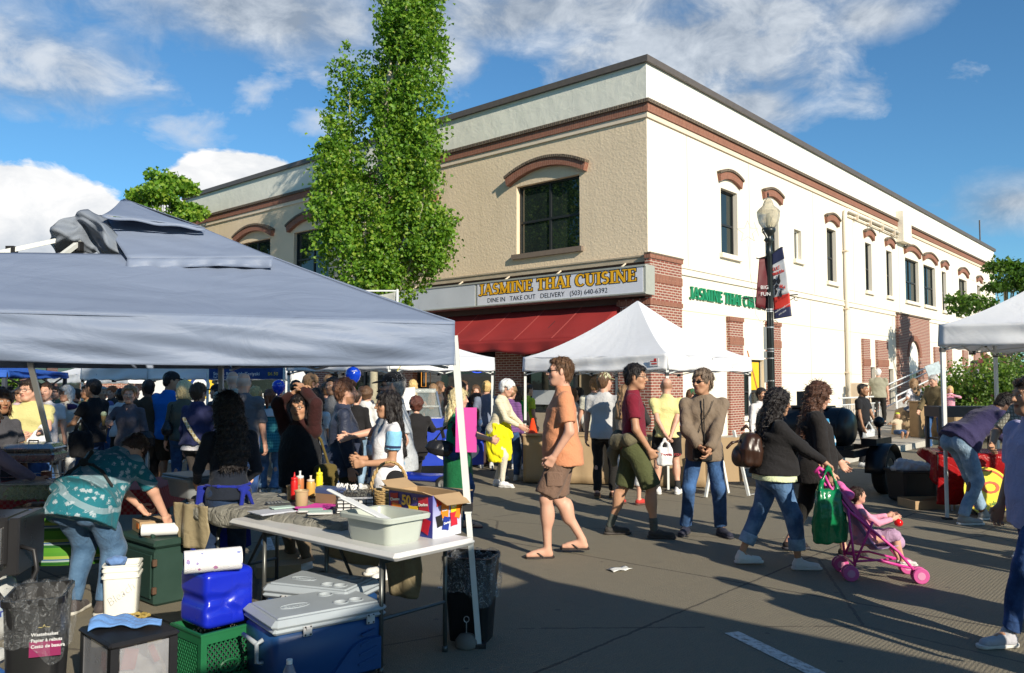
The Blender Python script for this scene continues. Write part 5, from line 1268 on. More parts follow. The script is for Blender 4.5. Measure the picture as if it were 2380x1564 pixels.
# ================================================================== LAMP POST
lp=thing('street_lamp','black street lamp with a glass globe and two hanging banners','street lamp',GD(1792,14.5,0))
def LZ(v):return EYE+(883-v)*14.5/1895.
M_LAMP=mat('black_painted_iron',(.012,.016,.016),.35,noise=.2,coat=.3)
m_=MB();m_.lathe([(.19,0),(.19,.25),(.14,.32),(.12,.7),(.075,.8),(.066,1.2),(.056,2.0),(.05,LZ(590)),(.065,LZ(585)),(.05,LZ(580)),(.05,LZ(562)),(.09,LZ(556)),(.06,LZ(550)),(.07,LZ(545)),(.12,LZ(536)),(.12,LZ(529)),(.10,LZ(528))],(0,0,0),16)
for k in range(8):a=PI/4*k;m_.tube([(.062*math.cos(a),.062*math.sin(a),.85),(.049*math.cos(a),.049*math.sin(a),LZ(595))],.008,4)
m_.build('post',M_LAMP,lp,smooth=True)
def globe_mat():
 m,nt,b=new_mat('acorn_globe');b.inputs['Base Color'].default_value=(.72,.68,.56,1);b.inputs['Roughness'].default_value=.08;b.inputs['Transmission Weight'].default_value=.72;b.inputs['IOR'].default_value=1.15
 tc=N(nt,'ShaderNodeTexCoord');w=N(nt,'ShaderNodeTexWave',ins={0:tc.outputs['Object'],'Scale':14});w.bands_direction='X'
 nt.links.new(N(nt,'ShaderNodeBump',ins={'Strength':.4,'Distance':.01,'Height':w.outputs[0]}).outputs[0],b.inputs['Normal']);return m
m_=MB();m_.lathe([(.11,LZ(528)),(.17,LZ(515)),(.195,LZ(500)),(.20,LZ(490)),(.205,LZ(489)),(.175,LZ(484)),(.10,LZ(475)),(.085,LZ(468)),(.06,LZ(461)),(.02,LZ(456))],(0,0,0),24);gl=m_.build('globe',globe_mat(),lp,smooth=True)
m_=MB();m_.lathe([(.02,LZ(456)),(.012,LZ(450)),(.02,LZ(449)),(.004,LZ(442))],(0,0,0),8);m_.build('finial',M_LAMP,gl)
m_=MB();m_.lathe([(.04,LZ(526)),(.05,LZ(505)),(.02,LZ(492))],(0,0,0),8);m_.build('bulb',mat('lamp_glass_inner',(.6,.55,.42),.4,noise=0),gl)
m_=MB();kx_=14.5/1895.
m_.tube([(0,0,LZ(592)),(.22,.0,LZ(573)),(.25,0,LZ(574))],.012,6);m_.tube([(0,0,LZ(595)),(-.2,0,LZ(600)),(-.23,0,LZ(598))],.012,6)
m_.tube([(-.48,0,LZ(693)),(0,0,LZ(689)),(.5,0,LZ(684))],.012,6)
for s in(-1,1):
 c=Vector((s*.45,0,LZ(690)));m_.tube([c+Vector((s*(.02+.035*math.cos(a)),0,-.03+.035*math.sin(a))) for a in[i*.7 for i in range(9)]],.006,5);m_.tube([c,Vector((s*.05,0,LZ(722)))],.007,5)
 c=Vector((s*.09,0,LZ(750)));m_.tube([c+Vector((s*.04*math.cos(a),0,.04*math.sin(a))) for a in[i*.7 for i in range(9)]],.006,5)
m_.build('bracket',M_LAMP,lp)
def banner(pts_uv,rows,ttl):
 bTL,bTR,bBR,bBL=[Vector(((u-1792)*kx_,yy,LZ(v))) for u,v,yy in pts_uv]
 m=MB();mats=[c for _,c in rows];acc=0
 for i,(h,_) in enumerate(rows):
  m.cur=i;a0,a1=acc,acc+h;acc+=h
  def fn(u,v):
   v=a0+(a1-a0)*v;p=(bTL*(1-u)+bTR*u)*(1-v)+(bBL*(1-u)+bBR*u)*v;return p+Vector((.0,.03*math.sin(v*6+u*2)*u,0))
  m.grid(fn,8,10)
 o=m.build('banner',None,lp,True,mats);solid(o,.003)
 return bTL,bTR,bBR,bBL,o
bw,bn,brd=mat('banner_white',(.62,.62,.62),.6),mat('banner_navy',(.02,.025,.07),.6),mat('banner_red',(.50,.03,.02),.6)
bTL,bTR,bBR,bBL,bo=banner([(1797,590,-.02),(1818,575,-.16),(1836,736,-.18),(1800,742,-.02)],[(.17,bn),(.50,bw),(.19,brd),(.14,bn)],'')
def bpos(u,v):return(bTL*(1-u)+bTR*u)*(1-v)+(bBL*(1-u)+bBR*u)*v+Vector((-.012,-.012-.0,0))+Vector((0,.03*math.sin(v*6+u*2)*u,0))
bx_=(bTR-bTL).normalized();
for tx,u,v,sz,mm in(('C.A.T.',.08,.27,.085,brd),('Walk & Fest',.05,.34,.075,brd),('Big',.45,.56,.08,brd),('4',.70,.60,.09,brd)):
 dz=(bBR-bTR).normalized();text('banner_text',tx,sz,mm,bo,bpos(u,v),((bBR+bTR)-(bBL+bTL)).normalized()*1.0,-((bBL-bTL).normalized()),bold=.002,xs=.62)
m_=MB()
rr=random.Random(3)
for u,v,a,b in((.15,.44,.05,.06),(.45,.43,.05,.09),(.25,.52,.06,.04),(.2,.60,.04,.06),(.5,.64,.04,.08)):
 c=bpos(u,v);m_.prism([(a*math.cos(t)*(.7+.3*math.sin(3*t+u*9)),b*math.sin(t)) for t in[2*PI*i/12 for i in range(12)]],c,bx_,Vector((0,0,1)),.002)
m_.build('banner_figure',mat('banner_black',(.015,.015,.02),.6),bo)
m_=MB()
for u,v in((.4,.72),(.75,.70)):c=bpos(u,v);m_.prism([(.06*math.cos(t),.05*math.sin(t)*(.6+.4*math.cos(2*t))) for t in[2*PI*i/10 for i in range(10)]],c,bx_,Vector((0,0,1)),.002)
m_.build('banner_shoe',brd,bo)
text('banner_text','walkthrough.com',.045,bw,bo,bpos(.08,.915),bx_,(0,0,1));text('banner_text','693 1234',.04,bw,bo,bpos(.3,.96),bx_,(0,0,1))
bTL,bTR,bBR,bBL,bo2=banner([(1769,598,.0),(1788,592,.0),(1786,722,.0),(1757,714,-.02)],[(1.0,mat('banner_maroon',(.10,.008,.012),.6))],'')
text('banner_text','BIG',.09,bw,bo2,bBL*.3+bTL*.7+Vector((.02,-.06,-.3)),(1,-.1,0),(0,0,1));text('banner_text','FUN',.09,bw,bo2,bBL*.3+bTL*.7+Vector((.02,-.06,-.42)),(1,-.1,0),(0,0,1))
sgm,sgw=mat('sign_grey_back',(.20,.22,.22),.5),mat('sign_white',(.6,.62,.6),.5)
for v0,v1 in((760,813),(817,832),(835,889)):
 m_=MB();m_.box((-.09,-.03,(LZ(v0)+LZ(v1))/2),(.012,.28,LZ(v0)-LZ(v1)),Matrix.Rotation(-.55,3,'Z'));o=m_.build('parking_sign',sgm,lp)
 m_=MB()
 for k in range(max(1,int((v1-v0)/14))):m_.box((-.105,-.03,LZ(v0)-.05-.09*k),(.004,.2,.02),Matrix.Rotation(-.55,3,'Z'))
 m_.build('sign_line',sgw,o)
m_=MB()
for v in(720,725,762,812,818,834,886):m_.lathe([(.062,LZ(v)),(.062,LZ(v)+.02)],(0,0,0),14)
m_.build('steel_band',mat('steel_band',(.6,.6,.6),.3,metal=.7),lp)
st_=thing('star_light','white rope light star with trailing string beside the street lamp','decoration',GD(1743,14.45,LZ(560)))
m_=MB();sp=[]
for k in range(10):a=PI/2+PI*k/5;q=.2 if k%2==0 else .085;sp.append((q*math.cos(a),0,.17+q*math.sin(a)))
m_.tube(sp,.009,5,closed=True);m_.tube([(.12,0,.35),(.2,0,.1),(.28,0,.2),(.36,0,.05),(.36,.03,-.05)],.009,5)
m_.tube([(0,0,0),(.03,0,-.5),(.08,0,-.9),(.12,0,-1.3),(.2,0,-1.45),(.32,.02,-1.2)],.007,5);m_.build('rope',mat('clear_rope_light',(.70,.68,.60),.3,noise=.1),st_)
# ================================================================== FOREGROUND TABLES AND STALL GOODS
R_ST=Matrix((E1,E2,Vector((0,0,1)))).transposed()
def frame(o,ax,ay=None):
 ax=Vector(ax).normalized();ay=Vector((-ax.y,ax.x,0));return Vector(o),ax,ay
def FP(f,x,y,z=0):return f[0]+f[1]*x+f[2]*y+Vector((0,0,z))
def FR(f):return Matrix((f[1],f[2],Vector((0,0,1)))).transposed()
def fthing(name,label,cat,f,group=None):return thing(name,label,cat,f[0],math.atan2(f[1].y,f[1].x),group)
M_WTAB=mat('white_table_plastic',(.60,.60,.59),.35,noise=.06,nscale=5)
M_LEGT=mat('hammered_grey_steel',(.10,.105,.10),.35,metal=.5,noise=.2,nscale=30)
f1=frame((-.635,4.5,0),E1);TW,TL_=.64,1.75;TZ=.70
t1=fthing('folding_table','white plastic folding table with a grey tub and a snack box on it','table',f1)
m_=MB();m_.box((TW/2,TL_/2,TZ-.022),(TW,TL_,.044),bev=.04);tt_=m_.build('tabletop',M_WTAB,t1)
for y in(.2,TL_-.35):
 for x in(.07,TW-.07):
  m_=MB();m_.tube([(x,y,TZ-.05),(x,y,.03)],.0135,8);m_.tube([(x,y,.035),(x,y,0)],.018,8);l_=m_.build('leg',M_LEGT,t1,smooth=True)
 m_=MB();m_.tube([(.07,y,.30),(TW-.07,y,.30)],.011,6);m_.tube([(.07,y,.62),(TW-.07,y,.62)],.012,6);m_.tube([(TW/2,y,.6),(TW/2,y+.3,TZ-.05)],.01,6);m_.build('brace',M_LEGT,t1)
f2=frame((-1.08,5.22,0),(.57,.822,0));C2W,C2L=.70,1.62;CZ=.735
t2=fthing('folding_table','long folding table under a crinkled drab cloth holding condiments and papers','table',f2)
m_=MB();m_.box((C2W/2,C2L/2,CZ-.03),(C2W-.04,C2L-.04,.04),bev=.03);m_.build('tabletop',M_WTAB,t2)
for y in(.22,C2L-.25):
 for x in(.08,C2W-.08):
  m_=MB();m_.tube([(x,y,CZ-.05),(x,y,.0)],.014,8);m_.build('leg',M_LEGT,t2,smooth=True)
 m_=MB();m_.tube([(.08,y,.25),(C2W-.08,y,.25)],.011,6);m_.tube([(C2W/2,y,.25),(C2W/2,y-.3*(1 if y>1 else-1),CZ-.05)],.011,6);m_.build('brace',M_LEGT,t2)
M_CLOTH=fabric('drab_vinyl_cloth',(.30,.29,.25),.12,rough=.4,bump=.6,bscale=9,dirt=.12)
cl=MB();rr=random.Random(2)
def clf(u,v):
 x=-.10+u*(C2W+.2);y=-.10+v*(C2L+.22);z=CZ+.006+.004*math.sin(x*31+y*9)+.003*math.sin(y*47)
 e=max(0,-x,x-C2W);e2=max(0,-y,y-C2L);k=max(e,e2)
 if k>0:
  x=min(max(x,-.012-.02*abs(math.sin(y*14))),C2W+.012+.02*abs(math.sin(y*11)));y=min(max(y,-.012-.02*abs(math.sin(x*15))),C2L+.012);z=CZ-k*1.15*(1+.15*math.sin(x*9+y*7))
 return Vector((x,y,z))
cl.grid(clf,40,90);o=cl.build('tablecloth',M_CLOTH,None,True);solid(o,.003);o.location=f2[0];o.rotation_euler=(0,0,math.atan2(f2[1].y,f2[1].x));tag(o,'crinkled drab olive cloth spread over the condiment table','tablecloth')
def drape(f,x,y0,y1,z1,zb,label,seed):
 m=MB();r=random.Random(seed)
 def fn(u,v):
  y=y0+(y1-y0)*u;e=min(1,6*min(u,1-u)+.35);zz=z1+(zb-z1)*v*(e**.5);return FP(f,x+.012*math.sin(u*14+seed)+.02*v*math.sin(u*7+1),y+.01*math.sin(v*4),zz)
 m.grid(fn,30,16);o=m.build('tablecloth',fabric('tan_vinyl_drape',(.34,.28,.17),.18,rough=.45,bump=.35),None,True);solid(o,.003);tag(o,label,'tablecloth')
drape(f1,TW+.03,.55,.92,TZ-.01,.22,'narrow tan plastic cloth hanging behind the end of the white table',1)
drape(f1,TW+.05,.95,1.62,TZ-.01,.36,'wide tan plastic cloth hanging behind the middle of the white table',5)
drape(f2,-.03,1.35,1.75,CZ,.42,'drab cloth end hanging from the left of the condiment table',9)
def bustub(label,o,ax,w,l,h,col,mname):
 f=frame(o,ax);t=fthing('bus_tub',label,'tub',f);M=mat(mname,col,.35,noise=.05)
 m=MB();n=6
 def ring(wx,wy,z,r=.05):
  P=[]
  for cx,cy,a0 in((wx-r,wy-r,0),(-wx+r,wy-r,90),(-wx+r,-wy+r,180),(wx-r,-wy+r,270)):
   for i in range(n+1):a=math.radians(a0+90*i/n);P.append((cx+r*math.cos(a),cy+r*math.sin(a),z))
  return P
 prof=[(w/2-.035,l/2-.035,0),(w/2-.028,l/2-.028,.012),(w/2-.012,l/2-.012,h-.02),(w/2-.012,l/2-.012,h-.025),(w/2+.015,l/2+.015,h-.03),(w/2+.018,l/2+.018,h-.008),(w/2+.010,l/2+.010,h),(w/2-.012,l/2-.012,h-.004),(w/2-.022,l/2-.022,h-.05),(w/2-.04,l/2-.04,.012)]
 rings=[ring(*q) for q in prof];N4=len(rings[0]);V=[p for r in rings for p in r];Fs=[(i*N4+k,i*N4+(k+1)%N4,(i+1)*N4+(k+1)%N4,(i+1)*N4+k) for i in range(len(rings)-1) for k in range(N4)]
 Fs+=[tuple(range(N4-1,-1,-1)),tuple((len(rings)-1)*N4+k for k in range(N4))]
 m.add([(x+w/2,y+l/2,z) for x,y,z in V],Fs);b=m.build('tub_body',M,t,True);smoothby(b,35);return t,f
bt,bf=bustub('pale grey green bus tub standing on the white table',(-.70,4.66,TZ),E1,.32,.44,.165,(.45,.49,.44),'sage_plastic')
sp_=MB();sp_.box((0,0,0),(.075,.40,.012),bev=.005);sp_.box((0,.27,.0),(.035,.16,.014),bev=.005);o=sp_.build('cutting_paddle',mat('white_hdpe',(.75,.77,.78),.4,noise=.03));o.location=(-.86,4.86,TZ+.19);o.rotation_euler=(.25,.1,.95);tag(o,'long white plastic paddle lying across the grey tub','utensil')
bt2,_=bustub('dull grey bus tub with a lid partly hidden by the dark haired woman',tuple(G(438,1163,.74)+E1*.0),E1,.34,.42,.16,(.24,.26,.27),'slate_plastic')
m_=MB();m_.box((.17,.21,.168),(.35,.43,.015),bev=.006);m_.build('lid',mat('slate_plastic',(.24,.26,.27)),bt2)
def paper_roll(label,a,b,r,col,mats_=None,dots=False):
 a,b=Vector(a),Vector(b);d=(b-a);L=d.length;t=thing('paper_roll',label,'paper roll',a+Vector((0,0,-r)))
 X=d.normalized();Y=Vector((0,0,1)).cross(X).normalized();Z=X.cross(Y);Mx=Matrix((Y,Z,X)).transposed().to_4x4();Mx.translation=Vector((0,0,r))
 m=MB();prof=[(r*.32,0),(r*.97,0),(r,.006),(r*1.01,L*.3),(r*.995,L*.7),(r,L-.006),(r*.97,L),(r*.32,L),(r*.32,0)];m.lathe(prof,(0,0,0),28,cap=False)
 o=m.build('sheets',col,t,True);o.data.transform(Mx);smoothby(o,40)
 m=MB();m.lathe([(r*.32,-.002),(r*.32,L+.002),(r*.27,L+.002),(r*.27,-.002),(r*.32,-.002)],(0,0,0),20,cap=False);c=m.build('core',mat('cardboard_core',(.32,.22,.12),.9),t,True);c.data.transform(Mx)
 return t
def towel_mat():
 m,nt,b=new_mat('printed_paper_towel');tc=N(nt,'ShaderNodeTexCoord');O=tc.outputs['Object']
 v=N(nt,'ShaderNodeTexVoronoi',ins={0:O,'Scale':24});n=N(nt,'ShaderNodeTexNoise',ins={0:O,'Scale':60,'Detail':2})
 f=M_(nt,'LESS_THAN',M_(nt,'ADD',v.outputs[0],M_(nt,'MULTIPLY',n.outputs[0],.16)),.36)
 col=RAMP(nt,v.outputs[1],[(.3,(.50,.12,.25)),(.7,(.25,.28,.5))])
 pick=M_(nt,'GREATER_THAN',N(nt,'ShaderNodeSeparateColor',ins={0:v.outputs[1]}).outputs[1],.45)
 nt.links.new(MIX(nt,M_(nt,'MULTIPLY',f,pick),(.72,.71,.72),col),b.inputs['Base Color']);b.inputs['Roughness'].default_value=.9
 v2=N(nt,'ShaderNodeTexVoronoi',ins={0:O,'Scale':160});nt.links.new(N(nt,'ShaderNodeBump',ins={'Strength':.6,'Distance':.003,'Height':v2.outputs[0]}).outputs[0],b.inputs['Normal']);return m
M_PAPER=mat('white_paper',(.70,.70,.69),.8,noise=.04)
sf=frame((-.475,4.95,TZ),E1);sb=fthing('snack_box','open cardboard carton of snack bags with a blue front printed with a 50','box',sf)
SX,SY,SZ=.235,.40,.255
def grad(nm,c1,c2):
 m,nt,b=new_mat(nm);tc=N(nt,'ShaderNodeTexCoord');s=N(nt,'ShaderNodeSeparateXYZ',ins={0:tc.outputs['Object']})
 nt.links.new(MIX(nt,M_(nt,'DIVIDE',s.outputs[2],.26,clamp=True),c1,c2),b.inputs['Base Color']);b.inputs['Roughness'].default_value=.45;return m
m_=MB();m_.bb(-.004,0,0,SY,0,SZ);m_.build('printed_side',grad('print_blue',(.03,.05,.28),(.06,.03,.22)),sb)
m_=MB();m_.bb(-.003,SX,-.004,0,0,SZ);m_.build('printed_end',grad('print_end',(.65,.66,.75),(.10,.12,.45)),sb)
M_CARD=mat('corrugated_card',(.40,.27,.15),.85,noise=.12,nscale=12)
m_=MB();m_.bb(SX-.004,SX,.0,SY,0,SZ);m_.bb(0,SX-.004,SY-.004,SY,0,SZ);m_.bb(0,SX-.004,0,SY-.004,.0,.004);m_.bb(.0005,.003,.0,SY-.004,.004,SZ-.001);m_.bb(.003,SX-.004,.0005,.003,.004,SZ-.001);m_.build('carton',M_CARD,sb)
m_=MB()
m_.add([(0,0,SZ),(0,SY,SZ),(-.085,SY+.0,SZ+.035),(-.085,0,SZ+.030)],[(0,1,2,3)]);m_.add([(SX,0,SZ),(SX,SY,SZ),(SX+.11,SY,SZ-.01),(SX+.11,0,SZ+.0)],[(0,1,2,3)])
m_.add([(0,0,SZ),(SX,0,SZ),(SX-.02,-.10,SZ-.055),(.02,-.10,SZ-.05)],[(0,1,2,3)]);m_.add([(0,SY,SZ),(SX,SY,SZ),(SX-.02,SY+.1,SZ+.05),(.02,SY+.1,SZ+.05)],[(0,1,2,3)])
o=m_.build('carton_flap',M_CARD,sb);solid(o,.004)
def bag(mb,f,x,y,w,h,a=0,face='side',off=.0065):
 c,s=math.cos(a),math.sin(a);P=[]
 q=[(-w/2,-h/2),(-w*.46,-h*.2),(-w*.5,h/2),(0,h*.47),(w/2,h/2),(w*.47,0),(w/2,-h/2),(0,-h*.47)]
 q=[(px*c-py*s,px*s+py*c) for px,py in q]
 if face=='side':mb.prism([(p[0],p[1]) for p in q],(-off,y,x),(0,-1,0),(0,0,1),.0015)
 else:mb.prism([(p[0],p[1]) for p in q],(y,-off,x),(1,0,0),(0,0,1),.0015)
def cm(n,c):return mat('print_'+n,c,.35,noise=.15,nscale=40)
bags=[('side',.20,.345,.075,.085,.1,'red',(.45,.03,.02),'Cheetos'),('side',.13,.325,.085,.10,-.1,'orange',(.75,.22,.02),'Fritos'),('side',.19,.075,.09,.10,.15,'dkred',(.50,.02,.04),'Doritos'),('side',.125,.165,.085,.11,.05,'yellow',(.85,.58,.03),"Lay's"),('side',.07,.06,.08,.09,-.3,'dkred',0,''),('side',.05,.27,.08,.08,.2,'navy',(.02,.04,.25),''),('side',.045,.15,.09,.07,-.1,'orange',0,''),('end',.215,.05,.06,.05,.1,'red',0,''),('end',.205,.16,.07,.05,-.2,'red',0,''),('end',.16,.09,.065,.10,-.1,'orange',0,'Fritos'),('end',.175,.165,.05,.09,0,'yellow',0,"Lay's"),('end',.10,.045,.05,.07,.2,'black',(.02,.02,.02),''),('end',.08,.10,.055,.08,-.2,'navy',0,'Doritos'),('end',.10,.165,.055,.085,.1,'dkred',0,''),('end',.145,.205,.045,.09,-.3,'orange',0,'')]
for i,(fc,z,y,w,h,a,cn,cc,tx) in enumerate(bags):
 m_=MB();bag(m_,sf,z,y,w,h,a,fc,.0062+.0004*i);bo_=m_.build('printed_bag',cm(cn,cc or(.5,.1,.1)),sb)
 if tx:
  if fc=='side':text('print_lettering',tx,.026,cm('white',(.8,.8,.75)),bo_,(-.0145,y+w*.42,z-.008),(0,-1,.12),(0,.12,1),bold=.0006,ext=.0006)
  else:text('print_lettering',tx,.018,cm('white',(.8,.8,.75)),bo_,(y-w*.4,-.0145,z-.006),(1,0,.1),(-.1,0,1),bold=.0005,ext=.0006)
text('count_lettering','50',.085,cm('gold',(.75,.42,.04)),sb,(-.009,.275,.178),(0,-1,0),(0,0,1),bold=.003,ext=.001)
text('count_lettering','CT.',.022,cm('gold',0),sb,(-.009,.168,.215),(0,-1,0),(0,0,1),ext=.001)
m_=MB();m_.prism([(-.07,0),(.07,0),(.065,.032),(-.065,.032)],(-.011,.225,.125),(0,-1,0),(0,0,1),.001);ro=m_.build('ribbon',cm('red',0),sb)
text('ribbon_lettering','CLASSIC MIX',.02,cm('gold',0),ro,(-.0135,.288,.134),(0,-1,0),(0,0,1),bold=.0008,ext=.0006)
def on(u,v,z=CZ+.008):p=G(u,v,z);return p
M_POT=mat('tan_plastic_crock',(.42,.31,.17),.3,noise=.05)
for u,v,r,h,lab in((701,1175,.047,.112,'front tan plastic crock on the condiment table'),(682,1162,.05,.112,'tan crock behind the front one, holding the red bottle'),(735,1155,.05,.112,'right hand tan crock holding the yellow bottle')):
 t=thing('crock',lab,'crock',on(u,v),0,'tan crocks on the condiment table');m_=MB();m_.lathe([(r*.86,0),(r*.92,.004),(r,h-.012),(r+.005,h-.01),(r+.005,h),(r-.004,h),(r-.008,h-.02),(r*.8,.01)],(0,0,0),24);smoothby(m_.build('pot',M_POT,t,True),40)
def bottle(name,label,u,v,z,r,h,col,capc,mn,nozzle=True):
 t=thing(name,label,'bottle',on(u,v,z));m=MB();m.lathe([(r*.9,0),(r,.01),(r,h*.62),(r*.9,h*.70),(r*.86,h*.72)],(0,0,0),18);m.build('bottle_body',mat(mn,col,.35,noise=.1,nscale=30),t,True)
 m=MB();m.lathe([(r*.92,h*.70),(r*.92,h*.80),(r*.3,h*.82),(r*.22,h*.9),(.003 if nozzle else r*.3,h)],(0,0,0),14);m.build('nozzle' if nozzle else 'cap',mat(mn+'_cap',capc,.35,noise=.05),t,True)
zc=CZ+.03
bottle('squeeze_bottle','red ketchup squeeze bottle in the left crock',684,1160,zc,.027,.20,(.55,.015,.015),(.55,.015,.015),'ketchup_red')
bottle('squeeze_bottle','yellow mustard squeeze bottle in the right crock',742,1150,zc,.027,.215,(.78,.66,.02),(.78,.70,.03),'mustard_yellow')
bottle('sauce_bottle','orange brown sauce bottle with a clear top behind the red bottle',697,1152,zc,.031,.19,(.45,.16,.06),(.6,.6,.58),'sauce_brown',False)
bottle('sauce_bottle','amber sauce jar with a white lid beside the yellow bottle',722,1152,zc,.032,.155,(.6,.32,.08),(.6,.5,.4),'sauce_amber',False)
nd=thing('napkin_dispenser','long blue and clear plastic napkin box beside the crocks','box',on(784,1170),0);nd.rotation_euler.z=math.atan2(-.48,.88)
m_=MB();m_.bb(-.16,.1,-.06,.06,0,.075,.004);m_.build('base',mat('tan_clear_plastic',(.25,.17,.10),.25),nd)
m_=MB();m_.prism([(-.06,.075),(.06,.075),(.06,.105),(.0,.125),(-.05,.118),(-.06,.10)],(-.16,0,0),(0,1,0),(0,0,1),.26);m_.build('lid',mat('blue_smoke_plastic',(.06,.09,.20),.25),nd)
m_=MB();m_.prism([(-.06,.005),(.06,.005),(.06,.09),(.0,.12),(-.055,.10)],(.104,0,0),(0,1,0),(0,0,1),.12);m_.build('clear_end',mat('smoked_clear',(.10,.10,.09),.15),nd)
m_=MB();r=random.Random(4)
for i in range(14):x=r.uniform(-.02,.2);m_.bar((x,r.uniform(-.03,.03),.11),(x+jit(.02),jit(.03),.145),.006,.014)
m_.build('straw_wrapper',M_PAPER,nd)
wk=thing('wire_basket','black scrolled wire basket full of white napkins','basket',on(826,1190),math.atan2(.42,.9)*0+.15)
m_=MB();a,b=.125,.075
for z in(.02,.045,.07,.095):m_.tube([(-a,-b,z),(a,-b,z),(a,b,z),(-a,b,z)],.003,5,closed=True)
for i in range(6):
 for s in(-1,1):x=-a+2*a*i/5;m_.tube([(x,s*b,0),(x,s*b,.10)],.003,5)
for i in range(5):
 for s in(-1,1):
  x=-a+2*a*(i+.5)/5;m_.tube([(x+.024*math.cos(q)*(1-.08*j),s*b,.125+.022*math.sin(q)*(1-.08*j)) for j,q in enumerate([k*.75 for k in range(10)])],.0028,5)
for s in(-1,1):
 for j in range(3):y=-b+2*b*(j+.5)/3;m_.tube([(s*a,y+.022*math.cos(q),.125+.022*math.sin(q)) for q in[k*.75 for k in range(10)]],.0028,5)
for x in(-a,a):
 for y in(-b,b):m_.tube([(x,y,.1),(x,y,.0),(x*1.12,y*1.12,-.006)],.0035,5)
m_.build('wire_frame',M_BLKP,wk)
m_=MB()
for k in range(9):m_.box((jit(.004),jit(.004),.012+.0095*k),(a*1.85,b*1.8,.0075))
m_.build('napkin_stack',M_PAPER,wk)
wb_=thing('wicker_basket','round wicker basket with a tall braided handle behind the snack box','basket',on(905,1176,TZ+.005))
M_WICK=mat('wicker',(.42,.28,.12),.7,noise=.3,nscale=50,bump=.8,bscale=90)
m_=MB()
for k in range(9):z=.01+.014*k;rad=.085+.03*k/9;m_.tube([(rad*math.cos(q)*1.15,rad*math.sin(q)*.9,z+.003*math.sin(q*9+k*PI)) for q in[2*PI*i/36 for i in range(36)]],.0078,5,closed=True)
m_.build('weave',M_WICK,wb_,True)
for s in(0,1):
 m_=MB();m_.tube([(-.0+.135*math.cos(q)+.007*math.cos(q*14+s*PI),.007*math.sin(q*14+s*PI),.13+.20*math.sin(q)) for q in[PI*i/60 for i in range(61)]],.0085,6);m_.build('handle',M_WICK,wb_,True)
m_=MB();m_.lathe([(.07,.015),(.09,.1)],(0,0,0),14);m_.build('napkin_stack',mat('grey_cloth_filler',(.25,.25,.28),.9),wb_)
wb_.rotation_euler.z=.35
cu=thing('calculator','dark desk calculator lying on the cloth in front of the crocks','calculator',on(647,1172),.45)
m_=MB();m_.box((0,0,.008),(.17,.10,.014),Matrix.Rotation(.08,3,'X'),bev=.004);m_.build('case',mat('calculator_grey',(.04,.045,.05),.4),cu)
m_=MB();m_.box((.055,.0,.0175),(.04,.08,.003));m_.build('display',mat('lcd_grey',(.22,.25,.22),.3),cu)
m_=MB()
for i in range(5):
 for j in range(4):m_.box((-.07+.024*i,-.032+.021*j,.0175),(.015,.013,.004))
m_.build('key',mat('key_grey',(.16,.17,.18),.5),cu)
def sheet(name,label,u,v,w,l,rz,col,mn,n=1,cat='papers',z=CZ+.008):
 t=thing(name,label,cat,on(u,v,z),rz);m_=MB()
 for k in range(n):m_.box((jit(.006)*(n>1),jit(.006)*(n>1),.0015+.003*k),(w,l,.0024),Matrix.Rotation(jit(.06) if n>1 else 0,3,'Z'))
 m_.build('sheet',mat(mn,col,.7,noise=.05),t);return t
sheet('paper_sheet','white sheets lying beside the calculator',640,1189,.30,.20,.75,(.50,.52,.58),'bluish_paper',3)
sheet('booklet','pale mint order pad on top of the white sheets',655,1180,.15,.09,.6,(.42,.55,.50),'mint_paper',3,'pad',CZ+.02)
sheet('paper_sheet','bright pink flyers spread on the cloth',725,1182,.26,.17,.35,(.72,.06,.40),'pink_paper',3)
sheet('paper_sheet','second pink flyer, further back by the crocks',752,1175,.2,.13,-.2,(.72,.06,.40),'pink_paper',2)
for i,(u,v) in enumerate(((722,1188),(744,1193))):
 t=sheet('booklet',('left mint covered booklet on the pink flyers','right mint covered booklet at the table edge')[i],u,v,.16,.10,.2,(.62,.62,.62),'white_paper2',4,'booklet',CZ+.018);m_=MB();m_.box((0,0,.0145),(.15,.09,.002));m_.build('cover',mat('mint_paper',(.42,.55,.50)),t)
tp=thing('tape_roll','small blue tape roll on the cloth beside the wire basket','tape',on(790,1188));m_=MB();m_.lathe([(.015,0),(.022,0),(.022,.02),(.015,.02),(.015,0)],(0,0,0),16,cap=False);m_.build('tape',mat('tape_blue',(.02,.05,.3),.4),tp,True)
p0=G(826,1247,TZ)+Vector((0,0,.052));paper_roll('plain white paper roll on the white table left of the grey tub',p0,p0+E1*.16+E2*.10,.048,M_PAPER)
